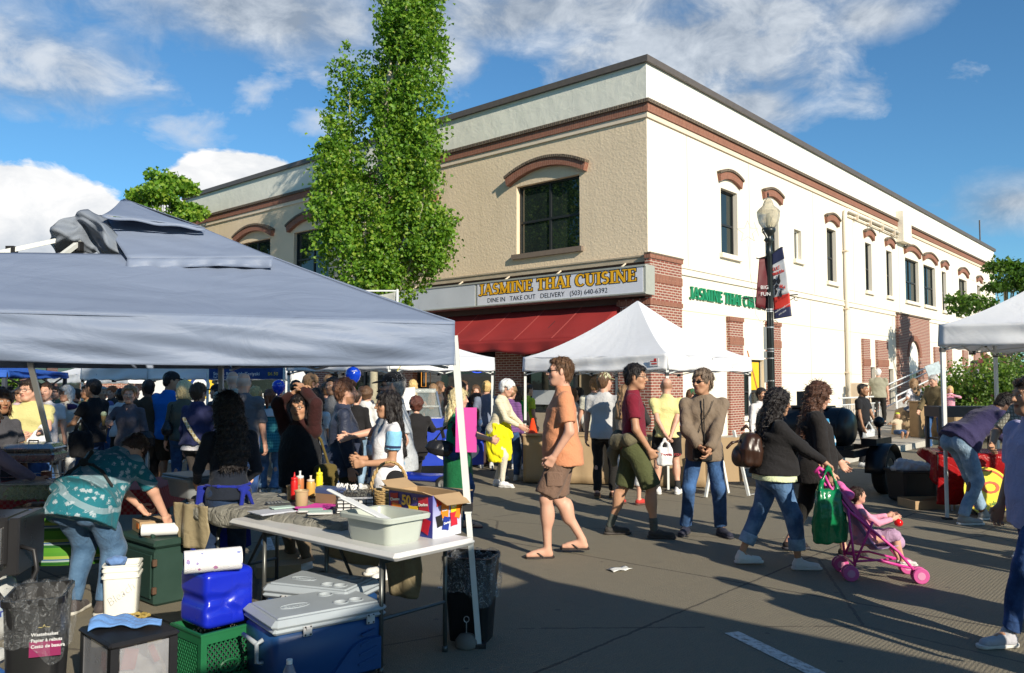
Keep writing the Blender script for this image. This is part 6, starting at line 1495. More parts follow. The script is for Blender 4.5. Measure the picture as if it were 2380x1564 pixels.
# ================================================================== COOLERS AND CRATES ON THE GROUND
M_CBLUE=mat('cooler_blue',(.015,.065,.20),.38,noise=.12,nscale=4);M_CGREY=mat('cooler_lid_grey',(.34,.38,.41),.42,noise=.1,nscale=6)
def carve(o,cutters):
 for c in cutters:
  co=c.build('cutter',M_CGREY);co.parent=o.parent;md=o.modifiers.new('b','BOOLEAN');md.object=co;md.operation='DIFFERENCE';md.solver='EXACT';md.use_self=True
  bpy.context.view_layer.update();dg=bpy.context.evaluated_depsgraph_get();me=bpy.data.meshes.new_from_object(o.evaluated_get(dg));o.modifiers.clear();o.data=me;bpy.data.objects.remove(co)
 smoothby(o,30)
def cooler(label,o,ax,L_,W_,H_,group):
 f=frame(o,ax);t=fthing('cooler',label,'cooler',f,group)
 m=MB();m.box((L_/2,W_/2,H_*.42),(L_-.03,W_-.03,H_*.80),bev=.03,taper=1.03)
 b=m.build('cooler_body',M_CBLUE,t);smoothby(b,50)
 m=MB();n=26;wv=lambda u:H_*(.22+.30*(1/(1+math.exp(-(u-.62)*16)))-.10*math.exp(-((u-.45)/.13)**2)+.02*math.sin(u*9))
 for i in range(n):
  u0,u1=i/n,(i+1)/n;a0,a1=wv(u0),wv(u1);x0,x1=.04+(L_-.08)*u0,.04+(L_-.08)*u1
  m.add([(x0,-.008,a0),(x1,-.008,a1),(x1,-.008,.04),(x0,-.008,.04),(x0,.03,a0+.012),(x1,.03,a1+.012)],[(0,3,2,1),(0,1,5,4)])
 m.build('moulded_panel',M_CBLUE,t)
 m=MB()
 for k in range(4):m.box((L_-.12,-.009,.10+.05*k),(.12-.012*k,.012,.012),Matrix.Rotation(-.25,3,'Y'))
 m.build('grip_rib',M_CBLUE,t)
 m=MB();m.box((L_/2,W_/2,H_*.835),(L_,W_,.03),bev=.02);rim=m.build('rim',M_CGREY,t)
 m=MB();m.box((L_/2,W_/2,H_*.91),(L_+.012,W_+.012,H_*.14),bev=.035);m.box((L_/2,W_/2,H_*.985),(L_-.07,W_-.07,.014),bev=.006)
 lid=m.build('lid',M_CGREY,t);cut=[]
 for cx,cy in((.66,.28),(.80,.28),(.66,.72),(.80,.72)):
  cutter=MB();cutter.lathe([(.034,-.03),(.036,.03)],(cx*L_,cy*W_,H_*.985+.004),20);cut.append(cutter)
  m=MB();m.lathe([(.046,.0),(.044,.0035),(.037,.0035),(.036,0)],(cx*L_,cy*W_,H_*.985+.007),20,cap=False);m.build('cup_ring',M_CGREY,lid,True)
 carve(lid,cut)
 m=MB();m.tube([(.30*L_+.085*math.cos(q),.45*W_+.04*math.sin(q),H_*.985+.008) for q in[2*PI*i/20 for i in range(20)]],.0025,5,closed=True);m.build('embossed_oval',M_CGREY,lid)
 text('embossed_lettering','Coleman',.032,M_CGREY,lid,(.30*L_-.062,.45*W_-.010,H_*.985+.0065),(1,0,0),(0,1,0),ext=.002)
 for x in(.28,.84):
  m=MB();m.box((x*L_,-.006,H_*.80),(.05,.008,.055),bev=.003);m.box((x*L_,-.014,H_*.84),(.022,.012,.012));h=m.build('hinge',mat('hinge_grey',(.5,.5,.5),.4),t)
  m=MB()
  for dx in(-.015,.015):
   for dz in(-.018,.02):m.lathe([(.0045,0),(.0045,.003)],(0,0,0),8)
  m=MB()
  for dx in(-.015,.015):
   for dz in(-.018,.022):m.box((x*L_+dx,-.012,H_*.80+dz),(.008,.004,.008))
  m.build('screw',M_BLKP,h)
 m=MB();m.tube([(-.012,W_*.25,H_*.70),(-.045,W_*.25,H_*.66),(-.045,W_*.25,H_*.42),(-.012,W_*.25,H_*.40)],.012,8);m.tube([(-.045,W_*.25,H_*.66),(-.045,W_*.7,H_*.66)],.012,8);m.build('handle',M_CGREY,t,True)
 m=MB();m.tube([(L_+.0,.06+.14*math.cos(q)+.1,.16+.14*math.sin(q)) for q in[i*PI/8-PI/2 for i in range(9)]],.016,8);m.build('tow_handle',M_CGREY,t,True)
 for y in(.05,W_-.05):
  m=MB();m.lathe([(.02,0),(.07,0),(.075,.008),(.075,.032),(.07,.04),(.02,.04)],(0,0,0),18);o_=m.build('wheel',M_BLKP,t,True);o_.data.transform(Matrix.Translation((.09,y+.02,.075))@Matrix.Rotation(PI/2,4,'X'))
 return t
cooler('blue cooler with a pale grey lid, the front one of the pair under the table',(-1.235,4.30,0),(.80,.60,0),.66,.47,.40,'blue coolers under the table')
cooler('blue cooler with a grey lid, behind the front one',(-1.52,5.02,0),(.82,-.30,0),.60,.40,.42,'blue coolers under the table')
cf=frame((-1.665,4.45,0),E1);ct=fthing('milk_crate','green plastic milk crate under the blue water container','crate',cf)
M_GCR=mat('crate_green',(.012,.12,.045),.45,noise=.12)
S_=.34;H_=.285
m_=MB()
for z0,z1,e in((H_-.06,H_,.0),(0,.035,0)):
 m_.bb(-e,S_+e,0,.012,z0,z1);m_.bb(0,.012,.012,S_,z0,z1);m_.bb(S_-.012,S_,.012,S_,z0,z1);m_.bb(.012,S_-.012,S_-.012,S_,z0,z1)
m_.bb(-.006,S_+.006,-.006,.0,H_-.012,H_);m_.bb(-.006,0,0,S_,H_-.012,H_)
for x,y in((0,0),(S_-.035,0),(0,S_-.035),(S_-.035,S_-.035)):m_.bb(x,x+.035,y,y+.035,.035,H_-.06)
m_.build('crate_frame',M_GCR,ct)
m_=MB()
def latt(p,q,a):
 p=Vector(p);q=Vector(q);nrm_=Vector((q.y,-q.x,0));n=12;z0,z1=.035,H_-.06;L_=.27
 for k in range(-7,13):
  for s in(1,-1):
   x0=.035+k*.027*1.0 if s>0 else .035+(k)*.027;x1=x0+s*(z1-z0)*.75 if s>0 else x0
   if s<0:x0,x1=x1,x0+s*0;x0=.035+(k)*.027;x1=x0+(z1-z0)*.75;za,zb=z1,z0
   else:za,zb=z0,z1
   if x1<.035 or x0>.305:continue
   t0=max(0,(.035-x0)/(x1-x0));t1=min(1,(.305-x0)/(x1-x0));
   if t1<=t0:continue
   A=p+q*(x0+(x1-x0)*t0)+Vector((0,0,za+(zb-za)*t0));B=p+q*(x0+(x1-x0)*t1)+Vector((0,0,za+(zb-za)*t1));m_.bar(A,B,.0045,.006)
latt((0,.006,0),(1,0,0),1);latt((.006,0,0),(0,1,0),1);latt((0,S_-.006,0),(1,0,0),1);latt((S_-.006,0,0),(0,1,0),1)
m_.tube([(.17+.055*math.cos(q),.002,.085+.03*math.sin(q)) for q in[2*PI*i/16 for i in range(16)]],.008,6,closed=True)
m_.build('lattice',M_GCR,ct)
m_=MB();m_.bb(.03,S_-.03,.03,S_-.03,.01,.2);m_.build('crate_contents',mat('dark_contents',(.03,.035,.04),.8),ct)
jf=frame((-1.665,4.50,H_),E1);jt=thing('water_container','glossy blue cube shaped water container standing on the green crate','container',jf[0],math.atan2(E1.y,E1.x))
Q=SDF(.006);Sj=.30
Q.loft((Sj/2,Sj/2,0),(Sj/2,Sj/2,.31),(1,0,0),[(0,Sj/2,Sj/2,0,0),(1,Sj/2,Sj/2,0,0)],pw=9,rnd=.035)
Q.cone((-.05,-.012,.17),(.13,-.012,.15),.028,.022,k=.03,op='-');Q.cone((.13,-.012,.15),(.20,-.014,.19),.022,.018,k=.03,op='-');Q.cone((.20,-.014,.185),(.36,-.014,.19),.018,.016,k=.02,op='-')
Q.cone((-.012,-.05,.15),(-.012,.40,.15),.024,.024,k=.03,op='-');Q.cone((Sj*.55,-.004,.0),(Sj*.55,-.004,.14),.004,.004,k=.01,op='-');Q.cone((Sj*.55,-.004,.2),(Sj*.55,-.004,.28),.004,.004,k=.01,op='-')
Q.cone((-.05,-.01,.09),(.12,-.01,.11),.012,.014,k=.03,op='-');Q.cone((.12,-.01,.11),(.2,-.01,.075),.014,.014,k=.03,op='-')
mesh_obj('container_body',[Q.mesh()],mat('jug_blue',(.008,.02,.42),.28,noise=.1,nscale=3,coat=.2),jt)
a=at(428,1284,4.50);a.z=.31+H_+.062
paper_roll('white paper towel roll printed with small flowers, lying on the blue water container',a,a+Vector((.27,.13,0)),.062,towel_mat())
df=frame((-1.945,4.03,0),(.69,.724,0));dt=fthing('drawer_unit','black plastic drawer unit with a frosted see through drawer','drawer unit',df)
DW,DL,DH=.33,.41,.37
m_=MB();m_.box((DW/2,DL/2,DH-.015),(DW+.02,DL+.02,.03),bev=.012)
for x,y in((.02,.02),(DW-.02,.02),(.02,DL-.02),(DW-.02,DL-.02)):m_.bb(x-.02,x+.02,y-.02,y+.02,0,DH-.03)
m_.bb(0,DW,0,DL,0,.03);m_.bb(.01,DW-.01,.01,DL-.01,.085,.105);m_.build('drawer_frame',mat('matte_black_plastic',(.012,.012,.014),.45,noise=.1),dt)
M_FROST=mat('frosted_plastic',(.38,.38,.40),.35,noise=.25,nscale=9,alpha=.42)
m_=MB();m_.bb(.045,DW-.045,.002,.008,.11,DH-.035);m_.bb(.002,.008,.045,DL-.045,.11,DH-.035);m_.bb(.045,DW-.045,.012,.02,.11,.113);m_.build('drawer',M_FROST,dt)
Q=SDF(.009);Q.ell((.13,.2,.18),(.10,.12,.08),k=.03);Q.ell((.2,.12,.16),(.09,.08,.05),k=.03);Q.ell((.1,.09,.16),(.06,.06,.055),k=.02);Q.rough(.012,folds(4,30));mesh_obj('clear_bag',[Q.mesh()],mat('cloudy_bag',(.5,.5,.48),.25,noise=.2),dt)
m_=MB();m_.box((.10,.03,.27),(.07,.02,.10),Matrix.Rotation(.2,3,'Y'));m_.box((.22,.03,.27),(.03,.02,.09),Matrix.Rotation(-.4,3,'Y'));m_.box((.03,.12,.25),(.02,.10,.09));m_.build('red_packet',mat('packet_red',(.35,.02,.02),.4),dt)
tw=MB()
def twf(u,v):
 x=-.12+.34*u;w=.11*(.55+.45*math.sin(PI*(u*.8+.15)))*(1-.35*u);y=(v-.5)*w*2+.05*math.sin(u*5);z=.012+.035*math.exp(-((u-.12)/.2)**2)*math.sin(PI*v)+.010*abs(math.sin(v*9+u*5))+.006*math.sin(u*17)
 return Vector((x,y,z))
tw.grid(twf,40,22);o=tw.build('cloth_towel',cloth('blue_microfibre',(.12,.26,.55),.95),None,True);solid(o,.008);p_=FP(df,.12,.26,DH+.004);o.location=p_;o.rotation_euler=(0,0,.35);tag(o,'crumpled light blue cleaning cloth on the black drawer unit','towel')
sc_=MB();r=random.Random(8);sc_.tube([(.05*math.cos(q)*(1+.3*math.sin(q*3)),.04*math.sin(q),.008+.008*math.sin(q*7)) for q in[i*.5 for i in range(30)]],.006,5);o=sc_.build('scrub_pad',mat('gold_scourer',(.35,.25,.06),.5,bump=.8,bscale=120));o.location=FP(df,.27,.36,DH+.002);tag(o,'tangled gold and green scouring pad at the back of the drawer unit','scrub pad')
bk=thing('bucket','white square plastic bucket with Bleach handwritten on its side','bucket',GD(297,5.86,0),.3)
m_=MB();bwid=.115
def sqr(w,z,r=.03):return[(cx+r*math.cos(math.radians(a)),cy+r*math.sin(math.radians(a)),z) for cx,cy,a0 in((w-r,w-r,0),(-w+r,w-r,90),(-w+r,-w+r,180),(w-r,-w+r,270)) for a in(a0,a0+30,a0+60,a0+90)]
rg=[sqr(w,z) for w,z in((.10,0),(.103,.01),(.112,.27),(.122,.272),(.122,.285),(.113,.287),(.113,.315),(.121,.317),(.121,.33),(.115,.335),(.115,.35),(.121,.352),(.121,.362),(.108,.362),(.105,.25))]
V=[p for g_ in rg for p in g_];n=16;m_.add(V,[(i*n+k,i*n+(k+1)%n,(i+1)*n+(k+1)%n,(i+1)*n+k) for i in range(len(rg)-1) for k in range(n)]+[tuple(range(n-1,-1,-1)),tuple((len(rg)-1)*n+k for k in range(n))])
smoothby(m_.build('bucket_body',mat('bucket_white',(.72,.72,.66),.4,noise=.04),bk),45)
text('handwriting','Bleach',.085,mat('faded_marker',(.30,.30,.32),.8),bk,(-.06,-.1105,.08),(1,0,.75),(-.5,0,1),bold=-.0025,ext=.0015,xs=.9)
Q=SDF(.008);Q.ell((-.04,0,.375),(.07,.06,.035),k=.02);Q.rough(.010,folds(9,45));mesh_obj('rag',[Q.mesh()],cloth('blue_rag',(.12,.22,.45)),bk)
gf=frame((-2.60,6.02,0),E1);gb=fthing('insulated_box','dark green insulated food box with a carry handle behind the white bucket','food box',gf)
M_DG=mat('dark_green_plastic',(.018,.045,.035),.5,noise=.15)
m_=MB();m_.bb(0,.44,0,.60,.0,.41,.02);m_.build('box_body',M_DG,gb)
m_=MB();m_.bb(-.008,.448,-.008,.608,.415,.475,.02);m_.build('lid',M_DG,gb)
m_=MB();m_.bb(-.012,0,.04,.52,.05,.37,.01);m_.build('side_panel',M_DG,gb)
m_=MB();m_.tube([(.05,.14,.47),(.05,.16,.53),(.05,.32,.53),(.05,.34,.47)],.018,8);m_.build('handle',M_DG,gb,True)
for z in(.12,.32):m_=MB();m_.box((-.005,-.005,z),(.03,.03,.05),bev=.004);m_.build('latch',mat('rusty_latch',(.15,.09,.06),.5,metal=.5),gb)
cb_=thing('cardboard_box','small closed cardboard box with an orange sticker on the green food box','box',FP(gf,.05,.37,.478),math.atan2(E1.y,E1.x)-.2)
m_=MB();m_.bb(0,.2,0,.24,0,.085);m_.build('carton',M_CARD,cb_);m_=MB();m_.bb(-.002,0,.03,.10,.03,.07);m_.build('sticker',mat('sticker_orange',(.7,.2,.03),.5),cb_)
a=FP(gf,.12,.50,.478+.05);paper_roll('wide white paper roll behind the small box on the green food box',G(330,1232,.53)+Vector((0,0,.0)),G(330,1232,.53)+Vector((.36,.10,.0)),.045,M_PAPER)
def bin_(label,c,rz,w0,w1,l0,l1,h,sticker=False):
 t=thing('waste_bin',label,'bin',c,rz,'black bins with clear liners');n=16
 def rr_(w,l,z,r=.04):return[(cx+r*math.cos(math.radians(a)),cy+r*math.sin(math.radians(a)),z) for cx,cy,a0 in((w-r,l-r,0),(-w+r,l-r,90),(-w+r,-l+r,180),(w-r,-l+r,270)) for a in(a0,a0+30,a0+60,a0+90)]
 rg=[rr_(w0,l0,0),rr_(w1-.008,l1-.008,h-.03),rr_(w1,l1,h-.028),rr_(w1,l1,h),rr_(w1-.012,l1-.012,h),rr_(w0,l0,.02)]
 m=MB();V=[p for g in rg for p in g];m.add(V,[(i*n+k,i*n+(k+1)%n,(i+1)*n+(k+1)%n,(i+1)*n+k) for i in range(len(rg)-1) for k in range(n)]+[tuple(range(n-1,-1,-1))]);smoothby(m.build('bin_body',mat('bin_black',(.012,.012,.013),.4,noise=.15),t),45)
 m=MB();r=random.Random(int(c[1]*100));nn=64
 def fn(u,v):
  a=2*PI*u;ca,sa=math.cos(a),math.sin(a);k=(abs(ca)**4+abs(sa)**4)**-.25;px,py=ca*k,sa*k
  f=(v-.5)*2
  if f<0:ww,ll,z=w1-.02+.06*f*f*-.3,l1-.02,h-.22*(-f)+.006
  else:ww,ll,z=w1+.008,l1+.008,h+.01-(.19+.10*math.sin(a*1+2.2)+.03*math.sin(a*5))*f
  rp=.007*math.sin(u*90+3*v)+.009*math.sin(u*37-v*9)
  return Vector((px*(ww+rp),py*(ll+rp),z+.008*math.sin(a*13)*(1-abs(f))))
 m.grid(fn,120,18)
 lm,nt,b=new_mat('clear_liner');b.inputs['Base Color'].default_value=(.62,.64,.66,1);b.inputs['Roughness'].default_value=.12;b.inputs['Specular IOR Level'].default_value=.9;b.inputs['Alpha'].default_value=.26
 tcx=N(nt,'ShaderNodeTexCoord');nz_=N(nt,'ShaderNodeTexNoise',ins={0:tcx.outputs['Object'],'Scale':26,'Detail':5,'Distortion':2.5});nt.links.new(N(nt,'ShaderNodeBump',ins={'Strength':1.0,'Distance':.03,'Height':nz_.outputs[0]}).outputs[0],b.inputs['Normal'])
 nt.links.new(M_(nt,'ADD',.07 if sticker else .12,M_(nt,'MULTIPLY',M_(nt,'SUBTRACT',nz_.outputs[0],.53 if sticker else .48),1.4 if sticker else 2.0,clamp=True)),b.inputs['Alpha'])
 m.build('bin_liner',lm,t,True)
 if sticker:
  m=MB();m.bb(-.005,.125,-l0-.045,-l0-.043,h-.26,h-.19);s=m.build('sticker',mat('sticker_magenta',(.20,.01,.07),.5),t);s.data.transform(Matrix.Rotation(0,4,'Z'))
  for k,tx in enumerate(('Wastebasket','Papier à rebuts','Cesto de basura')):text('sticker_lettering',tx,.021,mat('label_white',(.6,.6,.6),.5,noise=0),s,(.002,-l0-.046,h-.165-.027*k),(1,0,0),(0,0,1),bold=.0004,ext=.0006)
  text('sticker_lettering','~^~',.03,mat('label_gold',(.4,.33,.12),.5,noise=0),s,(.03,-l0-.046,h-.135),(1,0,0),(0,0,1),ext=.0006)
 return t
bin_('black waste bin with a clear liner and a magenta label, at the lower left',(-2.27,3.98,0),.35,.10,.13,.14,.19,.64,True)
bin_('black waste bin with a bunched clear liner beside the leaning tent leg',(-.26,5.33,0),-.25,.125,.165,.10,.14,.53)
wt=thing('tent_weight','grey cement tent weight with a wire hook at the foot of the tent leg','weight',G(1084,1503));m_=MB();m_.lathe([(.065,0),(.072,.01),(.068,.045),(.045,.075),(.01,.085)],(0,0,0),18);m_.build('weight_block',mat('cement_grey',(.14,.13,.115),.9,noise=.2),wt,True)
m_=MB();m_.tube([(0,0,.08),(0,0,.15)],.003,5);m_.tube([(.016*math.cos(q),0,.168+.018*math.sin(q)) for q in[2*PI*i/12 for i in range(12)]],.003,5,closed=True);m_.build('hook',mat('steel_band',(.6,.6,.6)),wt)
def litter(label,u,v,w,l,rz,col):
 m=MB();m.grid(lambda a,b:Vector(((a-.5)*w,(b-.5)*l,.006+.012*abs(math.sin(a*5+b*3)))),8,5);o=m.build('paper_scrap',mat('litter_'+str(int(col[0]*99)),col,.8),None,True);solid(o,.001);o.location=G(u,v);o.rotation_euler=(0,0,rz);tag(o,label,'litter')
litter('torn white paper scrap lying on the road in front of the walking man',1440,1325,.20,.11,.5,(.7,.7,.66))
litter('tiny bright foil scrap on the road beside the waste bin',1022,1369,.04,.03,.5,(.6,.6,.6))
litter('pale scrap of paper by the white tent pole',1765,1150,.3,.1,.1,(.5,.49,.45))
wbp=at(673,1531,3.95);wtb=thing('water_bottle','clear plastic bottle with a white cap in front of the cooler','bottle',(wbp.x,wbp.y,0));hz_=wbp.z
m_=MB();m_.lathe([(.035,0),(.038,.01),(.038,hz_-.11),(.034,hz_-.07),(.018,hz_-.03),(.0135,hz_-.022)],(0,0,0),20);m_.build('bottle_body',mat('clear_bottle',(.45,.45,.55),.1,trans=.6,noise=0),wtb,True);m_=MB();m_.lathe([(.0145,hz_-.022),(.0145,hz_-.002),(.012,hz_)],(0,0,0),16);m_.build('cap',mat('cap_white',(.75,.75,.75),.4),wtb)
cp=thing('cardboard_box','flattened open cardboard box on the ground under the condiment table','box',G(640,1335),.4);m_=MB();m_.bb(-.16,.2,-.1,.12,0,.09);m_.add([(-.16,.12,.09),(.2,.12,.09),(.27,.24,.15),(-.1,.26,.16)],[(0,1,2,3)]);m_.add([(.2,-.1,.09),(.2,.12,.09),(.32,.13,.12),(.32,-.08,.11)],[(0,1,2,3)]);m_.build('carton',M_CARD,cp)
# ---------------------------------------------------------------- left side cooking table
lf_=frame(G(150,1128,.74),(.35,-.94,0))
lt=thing('serving_table','folding table under a red and white checked cloth holding the covered serving pans','table',(-3.95,7.1,0),.12)
m_=MB();m_.box((0,0,.72),(1.9,.85,.04),bev=.02);m_.build('tabletop',M_WTAB,lt)
for x in(-.85,.85):
 for y in(-.35,.35):m_=MB();m_.tube([(x,y,.7),(x,y,0)],.014,8);m_.build('leg',M_LEGT,lt)
def redcheck():
 m,nt,b=new_mat('red_check_cloth');tc=N(nt,'ShaderNodeTexCoord');ck=N(nt,'ShaderNodeTexChecker',ins={0:tc.outputs['Object'],'Scale':40.0,1:(.36,.02,.03,1),2:(.34,.10,.10,1)});nt.links.new(ck.outputs[0],b.inputs['Base Color']);b.inputs['Roughness'].default_value=.8;return m
m_=MB();m_.box((0,0,.748),(1.96,.9,.006));m_.bb(-.98,.98,-.456,-.45,.55,.748);m_.bb(.98,.986,-.45,.45,.55,.748);o=m_.build('tablecloth',redcheck());o.location=lt.location;o.rotation_euler=lt.rotation_euler;tag(o,'red checked cloth over the serving table','tablecloth')
M_STEEL=mat('brushed_steel',(.52,.52,.50),.28,metal=.9,noise=.12,nscale=20)
ch=thing('chafing_dish','rectangular steel serving dish with a domed lid on a wire stand','chafing dish',G(76,1112,.755),.12)
m_=MB();m_.box((0,0,.20),(.46,.30,.09),bev=.02,taper=1.06);m_.build('pan',M_STEEL,ch);m_=MB();m_.box((0,0,.285),(.48,.32,.07),bev=.03,taper=.93);ld=m_.build('lid',M_STEEL,ch);m_=MB();m_.tube([(-.04,0,.32),(-.04,0,.345),(.04,0,.345),(.04,0,.32)],.008,6);m_.build('handle',M_BLKP,ld)
m_=MB()
for x in(-.22,.22):
 for y in(-.14,.14):m_.tube([(x,y,.24),(x,y,0)],.005,5)
for z in(.03,.16):m_.tube([(-.22,-.14,z),(.22,-.14,z),(.22,.14,z),(-.22,.14,z)],.005,5,closed=True)
m_.build('stand',M_STEEL,ch)
for x in(-.1,.12):m_=MB();m_.lathe([(.045,.0),(.045,.06)],(x,0,.005),14);m_.build('burner',mat('burner_can',(.3,.1,.05),.4),ch)
ro_=thing('roaster','white electric roaster with a steel lid at the far left of the table','roaster',G(22,1082,.755)+Vector((-.15,0,0)));m_=MB();m_.lathe([(.20,0),(.24,.03),(.25,.2),(.26,.21)],(0,0,0),28,sx=1.25);m_.build('roaster_body',mat('roaster_white',(.5,.52,.52),.35),ro_,True)
m_=MB();m_.lathe([(.265,.212),(.25,.235),(.16,.265),(.02,.272)],(0,0,0),28,sx=1.25);ld=m_.build('lid',M_STEEL,ro_,True);m_=MB();m_.tube([(-.06,0,.26),(-.05,0,.31),(.05,0,.31),(.06,0,.26)],.01,6);m_.build('handle',M_BLKP,ld)
lc=thing('food_container','clear plastic tub of shredded lettuce on the front of the serving table','container',G(82,1158,.755)+Vector((-.02,.03,0)),.08)
m_=MB();m_.box((0,0,.055),(.40,.26,.11),bev=.01,taper=1.06);m_.build('tub_body',mat('clear_tub',(.4,.44,.36),.15,alpha=.45,noise=.1),lc);m_=MB();m_.box((0,0,.118),(.43,.29,.012),bev=.004);m_.build('lid',mat('clear_lid',(.5,.52,.48),.15,alpha=.5),lc)
r=np.random.RandomState(4);pts=np.stack([r.uniform(-.17,.17,700),r.uniform(-.10,.10,700),r.uniform(.012,.085,700)],1);leaves('lettuce',pts,r.uniform(.02,.05,700),leafmat('lettuce_leaf',(.10,.20,.03),(.22,.36,.07),(.4,.5,.2)),lc,6)
shf=thing('side_shelf','dark metal side shelf of the grill holding a paper plate','shelf',G(105,1180,.70)+Vector((0,.12,0)),.1);m_=MB();m_.box((0,0,0),(.46,.3,.02),bev=.005);m_.bar((-.2,.1,0),(-.3,.1,-.35),.02);m_.bar((-.2,-.1,0),(-.3,-.1,-.35),.02);m_.build('shelf_top',mat('black_enamel',(.02,.02,.022),.3),shf)
pl=thing('paper_plate','white paper plate with a cheeseburger half on the grill shelf','plate',G(101,1160,.712)+Vector((0,.05,0)));m_=MB();m_.lathe([(.07,0),(.09,.006),(.115,.016),(.113,.018),(.08,.01),(.02,.006)],(0,0,0),24);m_.build('plate',M_PAPER,pl,True)
m_=MB();m_.box((0,0,.022),(.13,.08,.018),bev=.008);bgr=m_.build('burger_patty',mat('cooked_meat',(.10,.04,.02),.8,bump=.8,bscale=60),pl);m_=MB();m_.box((.01,0,.034),(.12,.085,.004),Matrix.Rotation(.3,3,'Z'));m_.build('cheese',mat('cheese_yellow',(.75,.38,.03),.5),pl);m_=MB();m_.box((.03,0,.045),(.09,.08,.018),bev=.008);m_.build('bun',mat('toasted_bun',(.50,.28,.08),.8),pl)
gr=thing('gas_grill','gas grill with a steel control panel and black lid at the left edge','grill',(-3.25,5.05,0),.2)
m_=MB();m_.bb(-.55,.12,-.02,.0,.52,.74,.004);m_.build('control_panel',M_STEEL,gr)
m_=MB();m_.bb(-.6,.15,.0,.4,.5,.8,.02);m_.bb(.15,.22,-.02,.42,.45,.8,.01);m_.bar((.18,.0,.5),(-.25,-.02,.22),.035);m_.bar((.18,.38,.5),(.18,.38,0),.03);m_.bar((-.55,.2,.5),(-.55,.2,0),.03);m_.build('firebox',mat('black_enamel',(.02,.02,.022)),gr)
m_=MB();m_.lathe([(.02,0),(.028,.008),(.028,.02),(.018,.03)],(0,0,0),16);o=m_.build('knob',mat('chrome',(.6,.6,.6),.12,metal=1),gr,True);o.data.transform(Matrix.Translation((-.04,-.02,.64))@Matrix.Rotation(PI/2,4,'X'))
m_=MB()
for k in range(12):m_.bb(-.1+.018*k,-.09+.018*k,-.024,-.02,.71,.722)
m_.build('vent_slot',M_BLKP,gr);text('caution_lettering','PROPANE GAS',.018,M_BLKP,gr,(-.03,-.022,.57),(1,0,0),(0,0,1),ext=.0008);text('caution_lettering','outdoor use only',.014,M_BLKP,gr,(-.03,-.022,.552),(1,0,0),(0,0,1),ext=.0008)
m_=MB();m_.tube([(.22,.02,.62),(.30,.0,.60),(.32,0,.48),(.27,-.02,.34),(.15,-.02,.30),(.05,0,.42)],.014,8);m_.build('gas_hose',M_BLKP,gr,True)
pt_=thing('propane_tank','grey propane tank with a blue printed label below the grill','gas tank',(-3.34,5.3,0))
m_=MB();m_.lathe([(.10,0),(.11,.03),(.14,.05),(.155,.09),(.155,.30),(.14,.36),(.10,.39),(.03,.40)],(0,0,0),28);m_.build('tank_body',mat('tank_grey',(.42,.43,.42),.4),pt_,True)
m_=MB();m_.lathe([(.10,.39),(.105,.48),(.10,.48),(.095,.39)],(0,0,0),20,cap=False);m_.lathe([(.03,.4),(.03,.47),(.01,.48)],(0,0,0),10);m_.build('collar',mat('tank_grey',(.42,.43,.42)),pt_)
m_=MB();m_.lathe([(.1565,.16),(.1565,.29)],(0,0,0),28,cap=False);lb=m_.build('label_band',mat('label_paleblue',(.35,.42,.5),.5),pt_,True)
def wraptext(tx,size,z,a0,m,par,R=.158,nm='label_lettering'):
 me=text_mesh(tx,size,.001,.0008);me.materials.clear();me.materials.append(m)
 for v in me.vertices:a=a0+v.co.x/R;rr2=R+v.co.z;y=v.co.y;v.co=(rr2*math.cos(a),rr2*math.sin(a),z+y)
 o=bpy.data.objects.new(nm,me);COL.objects.link(o);o.parent=par
mb_=mat('label_blue',(.02,.04,.25),.5,noise=0);wraptext('Blue',.075,.225,-1.20,mb_,lb);wraptext('Rhino',.075,.165,-1.30,mb_,lb)
gc=MB();f_=frame((-3.55,6.05,0),(.95,.3,0))
def gcf(u,v):
 return FP(f_,-.2+.75*u,.02*math.sin(u*9)+.03*v*math.sin(u*5),.70-.42*v*(1 if u<.9 else 1-(u-.9)*2.2))
gc.grid(gcf,40,16)
def stripem():
 m,nt,b=new_mat('green_striped_cloth');tc=N(nt,'ShaderNodeTexCoord');s=N(nt,'ShaderNodeSeparateXYZ',ins={0:tc.outputs['Object']});w=M_(nt,'FRACT',M_(nt,'MULTIPLY',s.outputs[2],8.0))
 c=RAMP(nt,w,[(.0,(.06,.22,.01)),(.3,(.01,.10,.01)),(.45,(.25,.32,.32)),(.55,(.02,.07,.2)),(.62,(.25,.32,.05)),(.8,(.05,.20,.01))]);nt.nodes[-1].color_ramp.interpolation='CONSTANT' if hasattr(nt.nodes[-1],'color_ramp') else None
 nt.links.new(c,b.inputs['Base Color']);b.inputs['Roughness'].default_value=.7;return m
try:gm_=stripem()
except Exception:gm_=cloth('green_striped_cloth2',(.12,.40,.01),pat='stripes',c2=(.5,.6,.6))
o=gc.build('tablecloth',gm_,None,True);solid(o,.004);tag(o,'green, blue and white striped plastic cloth hanging behind the grill','tablecloth')
ec=thing('cooler','small blue cooler with a white lid cut off by the left edge','cooler',(-2.62,3.95,0));m_=MB();m_.box((0,0,.14),(.3,.3,.26),bev=.04);m_.build('cooler_body',mat('cooler_midblue',(.03,.10,.32),.4),ec);m_=MB();m_.box((0,0,.305),(.32,.32,.07),bev=.03);m_.build('lid',mat('lid_white',(.6,.62,.62),.4),ec)
hs_=thing('hose_coil','green and tan coiled strap beside the black bin','strap',(-2.22,3.62,.25));m_=MB();m_.tube([(.06*math.cos(q),.05*math.sin(q),.002*i) for i,q in enumerate([i*.5 for i in range(26)])],.006,6);m_.build('strap',mat('neon_green_strap',(.08,.5,.03),.5),hs_)
m_=MB();m_.tube([(.08,0,.0),(.12,0,-.03),(.10,0,-.08),(.12,.0,-.13)],.008,6);m_.build('strap_tail',mat('tan_strap',(.5,.4,.2),.6),hs_)
